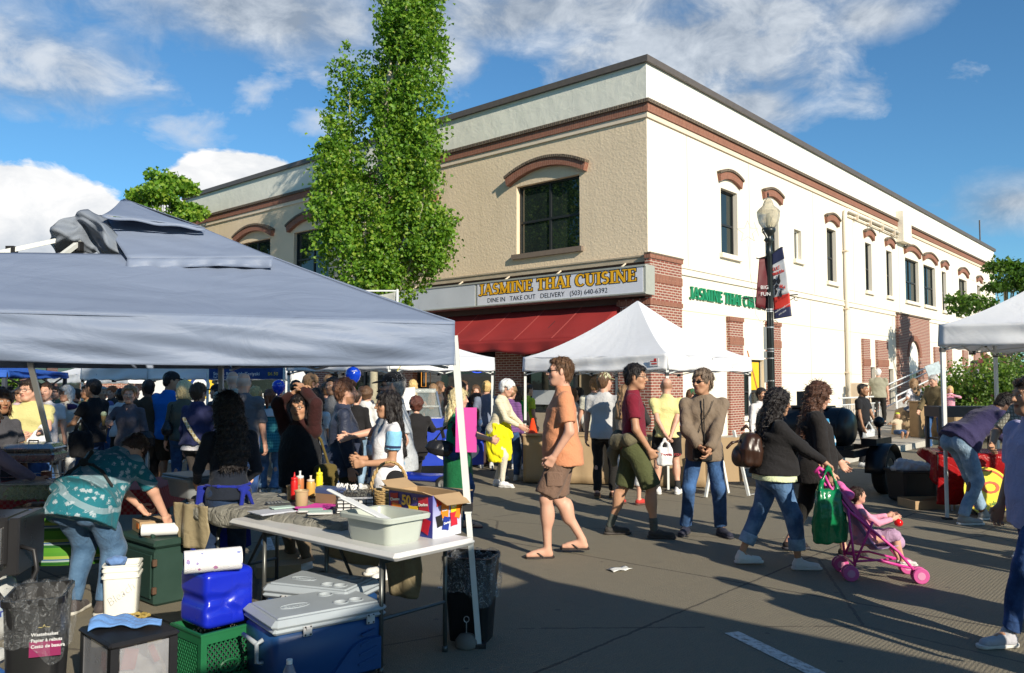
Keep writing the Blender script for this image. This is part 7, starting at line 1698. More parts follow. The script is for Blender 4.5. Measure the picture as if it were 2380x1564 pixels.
bx2=thing('equipment_case','black equipment case at the lower left edge','case',(-2.2,3.65,0),.2);m_=MB();m_.box((0,0,.12),(.5,.25,.23),bev=.02);m_.build('case_body',M_BLKP,bx2)
# ================================================================== MIDDLE AND RIGHT SIDE PROPS
M_BLK=mat('smoker_black',(.010,.012,.016),.32,noise=.25,nscale=6)
sm=thing('smoker_trailer','black barrel meat smoker on a small road trailer behind the two women with the stroller','trailer',(4.72,12.15,0),math.atan2(E1.y,E1.x))
m_=MB();m_.lathe([(.02,-.02),(.22,0),(.27,.05),(.29,.12),(.29,1.3),(.27,1.35),(.02,1.38)],(0,0,0),28);o=m_.build('barrel',M_BLK,sm);o.data.transform(Matrix.Translation((-.1,-.35,.96))@Matrix.Rotation(-PI/2,4,'X'));smoothby(o,40)
m_=MB()
for y in(.12,.6,1.2):m_.lathe([(.297,y),(.297,y+.02)],(0,0,0),28)
o2=m_.build('barrel_band',M_BLK,sm);o2.data.transform(Matrix.Translation((-.1,-.35,.96))@Matrix.Rotation(-PI/2,4,'X'))
m_=MB();m_.bb(-.2,.05,.15,.42,1.2,1.48);m_.bb(-.25,.1,-.05,.5,1.24,1.27);m_.build('chimney',M_BLK,sm)
m_=MB();m_.bb(-.5,.9,-.5,-.42,.56,.66);m_.bb(-.5,.9,.9,.98,.56,.66);m_.bb(-.5,-.42,-.42,.9,.56,.66);m_.bb(.82,.9,-.42,.9,.56,.66);m_.bb(-.3,.1,-.3,1.2,.62,.70);m_.bar((.86,0,.6),(1.9,.45,.5),.08);m_.bar((.86,.9,.6),(1.9,.45,.5),.08);m_.bb(.1,.8,-.62,-.40,.70,.80);m_.build('trailer_frame',M_BLK,sm)
m_=MB();m_.lathe([(.085,0),(.085,0)],n=4) if False else None;m_.tube([(.45,-.55,.80),(.45,-.55,.98)],.02,8);m_.lathe([(.01,-.085),(.06,-.06),(.085,0),(.06,.06),(.01,.085)],(.45,-.55,1.03),16);m_.build('counterweight',M_BLK,sm,True)
def wheel(par,x,y,r,wd,mt):
 m=MB();m.lathe([(r*.62,-wd/2),(r*.9,-wd/2),(r,-wd*.35),(r,wd*.35),(r*.9,wd/2),(r*.62,wd/2),(r*.62,-wd/2)],(0,0,0),32,cap=False);o=m.build('wheel',mat('tyre_rubber',(.015,.015,.016),.85,noise=.2),par);o.data.transform(Matrix.Translation((x,y,r))@Matrix.Rotation(PI/2,4,'X'));smoothby(o,40)
 m=MB();m.lathe([(r*.62,wd*.42),(r*.58,wd*.40),(r*.5,wd*.1),(r*.3,wd*.12),(r*.25,wd*.3),(r*.1,wd*.34),(.005,wd*.34)],(0,0,0),24,cap=False)
 q=m.build('rim',mat('dull_rim',(.30,.30,.29),.45,metal=.5,noise=.2),o);q.data.transform(Matrix.Translation((x,y,r))@Matrix.Rotation(PI/2,4,'X'));smoothby(q,40)
wheel(sm,.35,-.64,.32,.19,None);wheel(sm,.35,1.05,.32,.19,None)
for y in(-.64,1.05):
 m_=MB();m_.grid(lambda u,v,y=y:Vector((.35+.42*math.cos(PI*(1-u)),y-.14+.28*v,.32+.40*math.sin(PI*(1-u)))),16,2);o=m_.build('fender',M_BLK,sm,True);solid(o,.012)
tb=thing('plastic_tote','black plastic tote with a bulging clear bag on top beside the trailer wheel','tote',GD(2122,11.2),.12)
m_=MB();m_.box((0,0,.22),(.58,.42,.42),bev=.03,taper=1.08);m_.box((0,0,.42),(.66,.48,.04),bev=.01);m_.build('tote_body',M_BLKP,tb)
Q=SDF(.011);Q.ell((-.05,0,.45),(.29,.2,.10),k=.04);Q.ell((-.18,0,.52),(.12,.12,.06),k=.05);Q.ell((.2,0,.44),(.12,.12,.05),k=.05);Q.rough(.014,folds(3,22));mesh_obj('clear_bag',[Q.mesh()],mat('white_clear_bag',(.45,.46,.48),.2,alpha=.8,noise=.1),tb)
ct_=thing('cardboard_tray','shallow cardboard tray on the road in front of the tote','box',GD(2144,10.7),.1);m_=MB()
for a in((-.27,.27,-.2,-.193),(-.27,.27,.193,.2),(-.27,-.263,-.193,.193),(.263,.27,-.193,.193)):m_.bb(*a,0,.11)
m_.bb(-.27,.27,-.2,.2,0,.005);m_.build('tray',M_CARD,ct_)
f3=frame(GD(2180,10.35),(.98,-.2,0));t3=fthing('folding_table','folding table under a shiny red plastic cloth beside the bending man','table',f3)
m_=MB();m_.box((.85,.38,.71),(1.7,.72,.04),bev=.02);m_.build('tabletop',M_WTAB,t3)
for x in(.15,1.5):
 for y in(.1,.66):m_=MB();m_.tube([(x,y,.7),(x,y,0)],.014,8);m_.build('leg',M_POLE,t3)
m_=MB()
def rcl(u,v):
 s=v*1.45;x=-.03+u*1.0
 if s<.75:return Vector((x,.75-s,.738))
 k=s-.75;return Vector((x-.06*k*(1-u)-.02*math.sin(u*22)*k,-.02-.03*math.sin(u*17)*k-.02,.738-k*.92+.0*u))
m_.grid(rcl,40,30);m_.grid(lambda u,v:Vector((-.035-.05*v*math.sin(u*8),.75*u,.738-.35*v*(1.2-u))),12,8);o=m_.build('tablecloth',fabric('red_plastic_cloth',(.38,.012,.015),.15,rough=.25,bump=.4,bscale=6),None,True);solid(o,.002);o.location=f3[0];o.rotation_euler=(0,0,math.atan2(f3[1].y,f3[1].x));tag(o,'shiny red plastic cloth draped over the table at the right','tablecloth')
fb=thing('food_basket','yellow and red checked paper food basket on the red table','basket',FP(f3,.22,.25,.74),.2);m_=MB();m_.box((0,0,.03),(.26,.18,.06),bev=.01,taper=1.15);m_.build('basket',mat('basket_red',(.55,.18,.10),.5,noise=.5,nscale=60),fb);Q=SDF(.01);Q.ell((0,0,.07),(.12,.08,.03));Q.rough(.01,folds(2,60));mesh_obj('chips',[Q.mesh()],mat('chips_yellow',(.65,.50,.15),.8,noise=.3),fb)
yc=at(2296,1142,10.0);ys=thing('round_sign','round yellow sign with a red SO and red ring leaning by the bending man','sign',(yc.x,yc.y,0),.12)
Mx=Matrix.Translation((0,0,yc.z))@Matrix.Rotation(PI/2-.15,4,'X')
m_=MB();m_.lathe([(.30,-.02),(.315,-.01),(.315,0),(.01,0.001)],(0,0,0),40,sy=.93);d_=m_.build('disc',mat('sign_yellow_bright',(.70,.55,.02),.35,noise=.04),ys);d_.data.transform(Mx)
m_=MB();m_.lathe([(.285,.003),(.285,.006),(.262,.006),(.262,.003),(.285,.003)],(0,0,0),40,sy=.93,cap=False);q=m_.build('ring',mat('sign_red_line',(.60,.08,.02),.4,noise=0),ys);q.data.transform(Mx)
o=text('lettering','SO',.20,mat('sign_red_line',0),ys,(-.235,-.02,.004),(1,0,0),(0,1,0),bold=.004,xs=1.55);o.data.transform(Mx)
o=text('lettering','salsas',.07,mat('sign_green_script',(.05,.25,.04),.4),ys,(.0,-.17,.004),(1,.15,0),(-.3,1,0));o.data.transform(Mx)
bk2=thing('bucket','galvanised metal bucket under the yellow round sign','bucket',GD(2268,10.15));m_=MB();m_.lathe([(.10,0),(.13,.26),(.135,.27),(.12,.26),(.09,.01)],(0,0,0),24);m_.build('bucket_body',M_STEEL,bk2,True)
M_KRAFT=mat('kraft_paper',(.34,.24,.135),.8,noise=.1,nscale=3,bump=.3,bscale=12)
M_STUC2=mat('sand_counter',(.42,.32,.20),.9,noise=.3,nscale=60,bump=.6,bscale=70)
def counter(label,u0,u1,d0,d1,h,m):
 a,b=GD(u0,d0),GD(u1,d1);f=frame(a,b-a);L_=(b-a).length;t=fthing('counter',label,'counter',f,'paper wrapped counters under the white tent');mb=MB()
 mb.grid(lambda u,v:Vector((L_*u,.012*math.sin(u*14)+.008*math.sin(u*31+v*5),.02+(h-.02)*v)),24,6);o=mb.build('skirt',m,t,True);solid(o,.006)
 mb=MB();mb.bb(-.01,L_+.01,-.02,.62,h,h+.03);mb.bb(.02,L_-.02,.58,.6,.1,h);mb.bb(-.004,.006,0,.6,.03,h);mb.bb(L_-.006,L_+.004,0,.6,.03,h);mb.build('counter_top',m,t);return f,L_
counter('brown paper wrapped counter behind the walking man in the orange shirt',1216,1420,13.1,12.9,.76,M_KRAFT)
fc,Lc=counter('brown paper wrapped counter with an orange pot on it',1440,1640,12.7,12.5,.78,M_KRAFT)
pot=thing('flower_pot','orange clay pot full of white napkins on the counter','pot',GD(1582,12.75,.81));m_=MB();m_.lathe([(.07,0),(.09,.08),(.085,.13),(.07,.13)],(0,0,0),20);m_.build('pot',mat('orange_clay',(.50,.13,.03),.5),pot,True);Q=SDF(.012);Q.ell((-.02,0,.16),(.06,.05,.05));Q.ell((.05,0,.17),(.04,.04,.06));Q.rough(.012,folds(8,50));mesh_obj('napkins',[Q.mesh()],M_PAPER,pot)
cn=thing('traffic_cone','small orange cone on the counter edge by the tent pole','cone',GD(1238,13.3,.79));m_=MB();m_.lathe([(.09,0),(.075,.01),(.02,.24),(.015,.24)],(0,0,0),18);m_.build('cone_body',mat('cone_orange',(.75,.06,.01),.45),cn,True)
af=thing('a_frame_sign','white wooden A frame sign board standing behind the jacketed person','sign',GD(1690,11.6),.1)
m_=MB()
for a,b in(((1640,1155),(1665,1010)),((1740,1152),(1705,1000)),((1692,1146),(1668,1010))):
 d=11.5;m_.bar((Vector(at(a[0],a[1],d))-Vector(af.location)),(Vector(at(b[0],b[1],d+.15))-Vector(af.location)),.035)
o=m_.build('frame',M_POLE,af);o.data.transform(Matrix.Rotation(-.1,4,'Z'))
m_=MB();m_.bb(-.13,.22,-.02,.0,.22,.84);m_.build('board',mat('kraft_paper',0),af)
lb2=thing('leaning_plank','thin orange brown plank leaning beside the lamp post','plank',GD(1785,15.2));m_=MB();m_.bar((.15,0,0),(-.35,.1,2.2),.05,.02);m_.build('plank',mat('orange_wood',(.5,.18,.06),.7),lb2)
def rock(label,u,v,w,h,seed,dep=.7):
 b=G(u,v,.13);Q=SDF(.05);r=random.Random(seed)
 Q.loft((0,0,-.05),(0,0,h),(1,0,0),[(0,w/2*1.08,dep/2*1.1,0,0),(.5,w/2,dep/2,.02,0),(.9,w/2*.8,dep/2*.8,.05,0),(1,w/2*.5,dep/2*.5,.05,0)],pw=3,rnd=.08);Q.rough(.045,folds(seed,7));Q.rough(.015,folds(seed+1,26))
 o=mesh_obj('boulder',[Q.mesh()],mat('boulder_stone',(.30,.22,.13),.9,noise=.45,nscale=5,bump=1,bscale=16));o.location=b;tag(o,label,'boulder','boulders edging the planting bed');return o
rock('tall brown boulder at the left end of the planting bed',2103,1010,.55,.75,3)
rock('low boulder between the stone post and the tent pole',2205,1015,.8,.70,6)
rock('rounded boulder under the shrubs beside the tent pole',2240,985,1.1,.95,8)
rock('flat boulder behind the bending man',2300,1000,1.2,.8,12)
M_POST=mat('sandstone_post',(.32,.22,.12),.9,noise=.3,nscale=5,bump=.6,bscale=30)
for i,(u,v,w,h) in enumerate(((2138,1016,.36,.92),(2222,1045,.30,.86))):
 pt2=thing('stone_post',('square sandstone post beside the grey haired man','square sandstone post right of the tent pole')[i],'post',G(u,v,.13),ST-.6,'square stone posts');m_=MB();m_.box((0,0,h/2),(w,w,h),bev=.02);m_.build('post',M_POST,pt2);m_=MB();m_.box((0,0,h+.02),(w+.04,w+.04,.04),bev=.012);m_.build('cap',M_POST,pt2)
def shrub(label,u,v,d,w,h,seed,m,n=4500,fl=None,flc=None):
 base=GD(u,d,.13);t=thing('flowering_shrub',label,'shrub',base,0,'shrubs of the planting bed');r=random.Random(seed);pts,sz,fp=[],[],[]
 mb=MB()
 for k in range(16):
  a=r.uniform(0,2*PI);rad=w*.5*math.sqrt(r.random())*.8;c=Vector((math.cos(a)*rad,math.sin(a)*rad*.7,h*r.uniform(.25,.8)));mb.tube([(0,0,0),c*.5,c],[.03,.02,.006],5);cr=w*r.uniform(.16,.28)
  for j in range(n//16):
   q=Vector((r.gauss(0,1),r.gauss(0,1),r.gauss(0,.8))).normalized()*cr*r.random()**.35;p=c+q
   if p.z>0.02:pts.append(tuple(p));sz.append(r.uniform(.06,.12))
   if fl and r.random()<fl:fp.append(tuple(c+q*1.08))
 mb.build('branches',M_BARK,t);leaves('leaf_mass',pts,sz,m,t,seed,0)
 if fp:leaves('blossom',fp,[r.uniform(.06,.10) for _ in fp],flc,t,seed+1,-.5)
PINKF=leafmat('pink_blossom',(.35,.07,.10),(.5,.15,.18),(.6,.25,.25));ORF=leafmat('orange_blossom',(.7,.15,.01),(.85,.22,.02),(.9,.35,.05))
LEAF_SH=leafmat('shrub_leaf',(.05,.10,.015),(.12,.22,.03),(.22,.30,.06))
shrub('leafy shrub behind the tent pole, nearest the boulders',2225,940,22.5,2.2,1.55,3,LEAF_SH,4200,.012,PINKF)
shrub('large shrub with small pink flowers at the right edge',2330,900,21.5,2.8,2.2,5,LEAF_SH,6200,.02,PINKF)
shrub('low light green shrub in front of the boulders',2262,960,20.5,1.3,1.0,8,LEAF_SH,2200)
shrub('bright orange azalea beside the rear tent leg',2300,870,24.5,1.0,2.3,11,LEAF_SH,1500,.35,ORF)
rp_=thing('ramp_railing','long white handrail with upright bars along the sloping ramp by the brick bay','railing',BC,ST)
M_RAIL=mat('white_rail_paint',(.62,.64,.65),.4,noise=.08)
def rail(mb,t0,z0,t1,z1,y,h=.95):
 mb.tube([(t0,y,z0+h),(t1,y,z1+h)],.028,6);mb.tube([(t0,y,z0+h-.22),(t1,y,z1+h-.22)],.022,6);mb.tube([(t0,y,z0+.12),(t1,y,z1+.12)],.022,6)
m_=MB();rail(m_,14,.13,23.2,1.35,-1.5);rail(m_,14,.13,23.2,1.35,-.35);rail(m_,9.2,.13,13.4,.13,-1.2);rail(m_,23.2,1.35,27,1.35,-1.5);m_.build('rail',M_RAIL,rp_)
m_=MB()
for i in range(62):
 t=14+.15*i;z=.13+(t-14)*1.22/9.2
 if t<23.3:m_.tube([(t,-1.5,z+.12),(t,-1.5,z+.73)],.010,4,cap=False)
for i in range(28):m_.tube([(9.2+.15*i,-1.2,.25),(9.2+.15*i,-1.2,.86)],.010,4,cap=False)
o=m_.build('balusters',M_RAIL,rp_);o['kind']='stuff'
for t in(14,16.3,18.6,20.9,23.2,27):m_=MB();z=.13+max(0,min(t-14,9.2))*1.22/9.2;m_.tube([(t,-1.5,z-.1),(t,-1.5,z+.97)],.032,8);m_.build('rail_post',M_RAIL,rp_)
m_=MB();m_.add([(14,-1.5,.131),(23.2,-1.5,1.35),(27,-1.5,1.35),(27,-.2,1.35),(23.2,-.2,1.35),(14,-.2,.131),(27,-1.5,.13),(27,-.2,.13)],[(0,1,4,5),(1,2,3,4),(0,6,2,1),(2,6,7,3)]);o=m_.build('ramp',m_walk);o.location=BC;o.rotation_euler=(0,0,ST);struct(o)
ip=thing('info_panel','tilted information panel on posts above the ramp','sign',GD(2170,30,.13));zz=1.65+30*25/1895;m_=MB();m_.box((0,0,zz-.13),(.55,.04,.42),Matrix.Rotation(-.35,3,'Y'));m_.build('panel',mat('panel_print',(.35,.42,.45),.4,noise=.5,nscale=9),ip);m_=MB();m_.bar((.15,0,0),(.15,0,zz-.3),.05);m_.build('panel_post',M_POLE,ip)
ds=thing('display_stand','dark display stand with shelves behind the bending man','stand',GD(2235,12.6));m_=MB()
for x in(-.35,.4):
 for y in(0,.4):m_.bar((x,y,0),(x,y,1.2),.05)
m_.bb(-.38,.9,-.03,.43,1.08,1.24);m_.build('stand_frame',mat('stand_dark',(.05,.045,.05),.6),ds)
for z in(.35,.72):m_=MB();m_.bb(-.34,.38,.0,.4,z,z+.03);m_.build('shelf',mat('shelf_wood',(.16,.10,.06),.7),ds)
m_=MB();m_.box((0,.1,.80),(.3,.2,.1),bev=.02);m_.box((.2,.1,.42),(.25,.2,.1),bev=.02);m_.build('shelf_goods',mat('goods_brown',(.3,.14,.06),.6,noise=.4),ds)
# ================================================================== MIDDLE LEFT: food cart, signs, van, balloons
fcart=thing('food_cart','blue food cart with a glass display case and white price sheets','cart',GD(1000,14.2),.25)
m_=MB();m_.bb(-.7,.7,-.35,.35,.25,1.0);m_.build('cart_body',mat('cart_blue',(.01,.04,.38),.35),fcart)
m_=MB()
for a,b in(((-.4,-.3,1.0),(-.3,-.15,1.45)),((.15,-.3,1.0),(.08,-.15,1.45)),((-.3,-.15,1.45),(.08,-.15,1.45)),((-.4,-.3,1.0),(.15,-.3,1.0)),((-.36,-.24,1.2),(.12,-.24,1.2)),((-.3,.3,1.45),(.08,.3,1.45))):m_.bar(a,b,.035)
m_.bb(-.3,.08,-.15,.3,1.44,1.50);m_.build('case_frame',M_STEEL,fcart)
m_=MB();m_.add([(-.38,-.28,1.02),(.13,-.28,1.02),(.07,-.15,1.44),(-.29,-.15,1.44)],[(0,1,2,3)]);m_.build('case_glass',mat('case_glass',(.20,.24,.24),.08,alpha=.55,noise=.1),fcart)
m_=MB();m_.box((-.62,-.3,1.35),(.22,.01,.36),Matrix.Rotation(.1,3,'Y'));m_.box((-.42,-.30,1.33),(.26,.01,.38),Matrix.Rotation(-.08,3,'Y'));m_.build('price_sheet',M_PAPER,fcart)
bnr=thing('cart_banner','blue banner with a white swoosh hanging below the food cart','banner',GD(985,13.4),.2);m_=MB();m_.bb(-.2,1.0,0,.02,.25,.78);m_.build('banner_sheet',mat('cart_blue',0),bnr);m_=MB();m_.prism([(.5*math.cos(t)*.75,.2*math.sin(t)) for t in[2*PI*i/20 for i in range(20)]],(.55,-.002,.5),(1,0,0),(0,0,1),.003);m_.build('swoosh',M_PAPER,bnr)
ms=thing('mobility_scooter','blue mobility scooter with black seat carrying the curly haired woman','scooter',GD(975,12.3),-.35)
SCB=mat('scooter_blue',(.01,.03,.30),.3,coat=.3)
Q=SDF(.014);Q.loft((-.45,0,.20),(.55,0,.20),(0,1,0),[(0,.22,.07,0,0),(.5,.2,.05,0,0),(1,.16,.07,0,0)],pw=3,rnd=.03);Q.ell((-.35,0,.3),(.2,.2,.12),k=.05);Q.cone((.5,0,.2),(.42,0,.75),.07,.05,k=.05);mesh_obj('scooter_body',[Q.mesh()],SCB,ms)
m_=MB();m_.bar((.42,0,.75),(.36,0,.95),.04);m_.bar((.38,-.25,.93),(.38,.25,.93),.035);m_.build('handlebar',M_BLKP,ms)
Q=SDF(.014);Q.loft((-.42,0,.48),(.02,0,.48),(0,1,0),[(0,.22,.05,0,0),(1,.22,.05,0,0)],pw=4,rnd=.03);Q.loft((-.42,0,.5),(-.5,0,1.0),(0,1,0),[(0,.2,.05,0,0),(1,.18,.04,0,0)],pw=4,rnd=.03,k=.03);mesh_obj('seat',[Q.mesh()],M_BLKP,ms)
for x,y in((-.4,-.26),(-.4,.26),(.5,-.18),(.5,.18)):wheel(ms,x,y,.13,.08,None)
mbn=thing('menu_banner','dark blue menu banner with prices hanging behind the bald men','banner',GD(572,15.0),.0)
m_=MB();z1=EYE+(883-852)*15/1895;z0=EYE+(883-881)*15/1895;m_.bb(-.68,.68,-.01,.01,z0,z1);m_.build('banner_sheet',mat('menu_navy',(.01,.04,.16),.5),mbn)
text('menu_lettering','Steam Rice with Teriyaki',.085,M_PAPER,mbn,(-.60,-.012,z0+.07),(1,0,0),(0,0,1));text('menu_lettering','$6.50',.085,mat('menu_yellow',(.6,.45,.03),.5),mbn,(.40,-.012,z0+.07),(1,0,0),(0,0,1));text('menu_lettering','Pad Thai w/ Chicken',.045,M_PAPER,mbn,(-.6,-.012,z0+.02),(1,0,0),(0,0,1))
m_=MB();m_.tube([(-.7,0,0),(-.7,0,z1)],.025,8);m_.tube([(.7,0,0),(.7,0,z1)],.025,8);m_.build('banner_pole',M_POLE,mbn)
vn=thing('parked_van','white van parked behind the crowd with a round yellow and blue emblem','van',GD(520,23),.05)
m_=MB();m_.prism([(-2.9,.5),(2.3,.5),(2.3,1.75),(1.9,1.86),(-1.3,1.86),(-2.0,1.3),(-2.9,1.15)],(0,-.9,0),(1,0,0),(0,0,1),-1.8 if False else 1.8)
o=m_.build('van_body',mat('van_white',(.62,.62,.60),.35),vn);o.data.transform(Matrix.Translation((0,1.8,0)))
m_=MB();m_.bb(-1.1,.1,-.92,-.90,1.3,1.72);m_.bb(.2,1.8,-.92,-.9,1.3,1.72);m_.build('window',M_GLASS,vn)
for x in(-2.0,1.5):wheel(vn,x,-.85,.34,.2,None)
m_=MB();m_.prism([(.36*math.cos(t)*(1+.12*math.cos(12*t)),.36*math.sin(t)*(1+.12*math.cos(12*t))) for t in[2*PI*i/72 for i in range(72)]],(-.35,-.925,1.5),(1,0,0),(0,0,1),.004);q=m_.build('emblem',mat('emblem_yellow',(.75,.5,.03),.5),vn)
m_=MB();m_.lathe([(.27,0),(.27,.006)],(0,0,0),24);z=m_.build('emblem_ring',mat('emblem_navy',(.02,.05,.2),.5),q);z.data.transform(Matrix.Translation((-.35,-.93,1.5))@Matrix.Rotation(PI/2,4,'X'));m_=MB();m_.lathe([(.19,0),(.19,.006)],(0,0,0),24);z=m_.build('emblem_centre',M_PAPER,q);z.data.transform(Matrix.Translation((-.35,-.937,1.5))@Matrix.Rotation(PI/2,4,'X'))
ar_=thing('sunlit_patch_panel','white arrow shaped panel standing in for a sunlit patch by the brick pillar','sign',GD(695,17.5),0);zc2=EYE+(883-872)*17.5/1895;m_=MB();m_.prism([(-.1,-.2),(.03,-.2),(.15,0),(.03,.2),(-.1,.2)],(0,0,zc2),(1,0,0),(0,0,1),.03);m_.build('board',M_PAPER,ar_);m_=MB();m_.bar((.0,.03,0),(.0,.03,zc2-.1),.04);m_.build('patch_post',M_POLE,ar_)  # white panel on a post stands in for a sunlit patch
sc2=thing('canvas_screen','off white canvas screen on a pole rising behind the grey tent below the tree','screen',GD(922,17.5));m_=MB();z1=EYE+(883-672)*17.5/1895;m_.tube([(0,0,0),(0,0,z1)],.03,8);m_.bar((-1.3,0,z1-.03),(0,0,z1-.03),.03);m_.build('screen_pole',M_POLE,sc2)
m_=MB();m_.grid(lambda u,v:Vector((-.02-1.25*u,.05*math.sin(u*7+v*2),z1-.05-.7*v-.08*math.sin(PI*u))),20,12);o=m_.build('canvas',fabric('off_white_canvas',(.45,.46,.42),.2),sc2,True);solid(o,.004)
def balloon(label,u,v,d,r):
 c=at(u,v,d);t=thing('balloon',label,'balloon',c,0,'blue balloons over the crowd');m=MB();m.lathe([(.004,-r*1.32),(r*.10,-r*1.22),(r*.45,-r*.98),(r*.8,-r*.55),(r*.98,-.05*r),(r,r*.2),(r*.88,r*.62),(r*.6,r*.92),(r*.3,r*1.06),(.004,r*1.12)],(0,0,0),28);m.build('balloon_skin',mat('balloon_blue',(.004,.05,.55),.12,noise=0,coat=.6),t,True)
 m=MB();m.tube([(0,0,-r*1.3),(.02,0,-r*2.5),(-.01,.02,-r*4)],.002,4);m.build('string',M_PAPER,t);m=MB();m.lathe([(.004,-r*1.4),(.02,-r*1.4),(.008,-r*1.3)],(0,0,0),8);m.build('knot',mat('balloon_blue',0),t)
 o=text('print','wells',r*.36,M_PAPER,t,(r*.0,-r*1.0,r*.45),(1,.35,0),(0,0,1),ext=.001);
balloon('lower blue balloon over the crowd, left of the hands on head person',648,899,11,.088)
balloon('higher blue balloon just below the grey tent edge',821,872,12,.115)
tc_=thing('wheeled_bin','brown wheeled rubbish cart in front of the shop window','bin',GD(1120,15.8));m_=MB();m_.box((0,0,.55),(.5,.5,1.0),bev=.04,taper=1.1);m_.build('cart_body',mat('bin_brown',(.06,.035,.03),.5),tc_);m_=MB();m_.box((0,0,1.10),(.6,.6,.06),bev=.02);m_.box((.0,.1,1.25),(.45,.3,.26),Matrix.Rotation(-.3,3,'X'),bev=.05);m_.build('lid',mat('bin_brown',0),tc_)
cord=MB();c0=GD(926,13.1);
cord.tube([(c0.x+.035*math.cos(q),c0.y+.035*math.sin(q),1.9-.10*q/2.2) for q in[i*.45 for i in range(46)]],.006,5);o=cord.build('cord',mat('yellow_cord',(.6,.5,.06),.6));tag(o,'yellow cord wound around the white tent pole','cord')
ps=thing('paper_notice','pink poster board held by the woman in green','poster',(0,0,0))
PINKM=mat('pink_board',(.50,.05,.27),.6,noise=.04);m_=MB();pa=at(1059,947,8.85);pb=at(1108,947,9.0);m_.add([pa,pb,Vector((pb.x,pb.y,pb.z-.49)),Vector((pa.x,pa.y,pa.z-.48))],[(0,3,2,1)]);ps.location=(pa.x,pa.y,pa.z-.5);o=wb(m_,'board',PINKM,ps);solid(o,.004)
fbm=thing('far_building','low pale building far down the street behind the blue tent','building',GD(60,62),.3);m_=MB();m_.bb(-14,16,0,8,0,5.2);m_.build('wall',M_CREAM,fbm);m_=MB();m_.bb(-14.3,16.3,-.3,8.3,5.203,5.5);m_.build('roof',M_COPE,fbm)
for k in range(8):m_=MB();m_.bb(-12.5+3.4*k,-10.8+3.4*k,-.05,0,1.0,3.2);m_.build('window',M_GLASS,fbm)
fb2=thing('far_building','brick shop row far down the street beyond the corner building','building',BL(-2,27,0),ST);m_=MB();m_.bb(0,16,0,25,0,6.5);m_.build('wall',M_BRICK,fb2);m_=MB();m_.bb(-.2,16.2,-.2,25.2,6.503,6.8);m_.build('roof',M_COPE,fb2)
for k in range(6):m_=MB();m_.bb(-.05,0,1.5+4*k,4+4*k,.7,2.8);m_.build('window',M_GLASS,fb2)
def hedge():pass
for i,(u,d,h) in enumerate(((2500,60,7),(2700,70,9),(2420,80,8))):
 round_tree(('distant tree beyond the right end of the building','distant tall tree outside the right edge','second distant tree beyond the building')[i],u,d,0,130,883-h*1895/d+40,883,LEAF_DARK,2500,60+i,.35,'distant trees')
 # ================================================================== PEOPLE
def HT(d,vt,z0=0):return EYE+(883-vt)*d/1895.-z0
def L3(u,d,z=0):p=GD(u,d,z);return(p.x,p.y,z)
C=cloth
def blobf(c,r,k=.02,R=None):return lambda Q,I:Q.ell(c,r,R,k=k)
def strap(I,a,b,name='strap',m=None,r=.009,sag=.0,parent=None):
 pass
 # ---- orange shirt man walking left
def ex_orange(I):
 L,s=I['L'],I['s']
 for k in(1,-1):
  t=I['kne'][k]*.55+I['hip'][k]*.45;child(I,'cargo_pocket',C('brown_twill',(.17,.105,.075)),lambda Q,I,t=t,k=k:Q.loft(t+A3(k*.095,0,-.07),t+A3(k*.09,0,.07),(0,1,0),[(0,.075,.022,0,0),(1,.075,.022,0,0)],pw=5,rnd=.01),.008)
person('man in a faded orange tee shirt and brown cargo shorts walking left',L3(1306,7.78),93,h=HT(7.78,833),skin='fair',hair='brown',hs='crop',top='tee',tm=C('faded_orange',(.56,.24,.125),noise=.08),bot='shorts',bm=C('brown_twill',(.17,.105,.075)),shoe=('sandal',(.03,.02,.018)),w=1.13,belly=.35,lf=(-.10,.16,0),rf=(.09,-.17,.03),lh=(-.24,.10,.88),rh=(.23,.05,.86),lp=(-.6,-1,-.1),glasses='dark',hem=-.13,sleeve=.72,knee_len=.92,curl=(.6,.8),head=(2,-2,0),extras=ex_orange,foot_yaw=(4,-4),loose=1.08)
# ---- maroon shirt man
def ex_maroon(I):
 P,s=I['P'],I['s']
 child(I,'tied_jacket',C('olive_jacket',(.13,.115,.07)),lambda Q,I:(Q.chain([P+A3(-.13,.12,.06),P+A3(-.20,-.02,.07),P+A3(-.12,-.16,.05),P+A3(.05,-.19,.03),P+A3(.18,-.08,.06),P+A3(.16,.1,.06)],[.035,.06,.075,.07,.055,.035],k=.04),Q.chain([P+A3(-.10,-.17,.03),P+A3(-.12,-.21,-.10),P+A3(-.10,-.20,-.22)],[.07,.06,.035],k=.03),Q.rough(.012,folds(77,22))))
 o=child(I,'shirt_print',C('print_pale',(.45,.25,.25)),lambda Q,I:None) if False else None
def back_text(I,lines,size,m,zz=.42,y=-.135,x0=-.11):
 R=Matrix([list(r) for r in I['Ru']]);
 for i,t in enumerate(lines):
  q=I['U'](x0,y,zz-.045*i)
  text('print_lettering',t,size*(1 if i else 1.1),m,I['top'],q,R@Vector((1,0,0)),R@Vector((0,0,1)),ext=.004)
I=person('man in a maroon tee shirt and olive shorts with a jacket round his waist',L3(1472,8.72),268,h=HT(8.72,849),skin='tan',hair='black',hs='short',top='tee',tm=C('maroon_tee',(.17,.012,.028)),bot='shorts',bm=C('olive_short',(.075,.085,.035)),shoe=('shoe',(.05,.045,.04),(.06,.05,.045)),w=1.02,rf=(.10,.20,0),lf=(-.10,-.22,0),rh=(.19,.13,.88),lh=(-.22,.02,.86),rp=(.7,-1,0),glasses='wire',twist=-8,hem=-.05,knee_len=.98,socks=(.08,.09,.08),curl=(.9,.5),head=(-12,3,0),extras=ex_maroon)
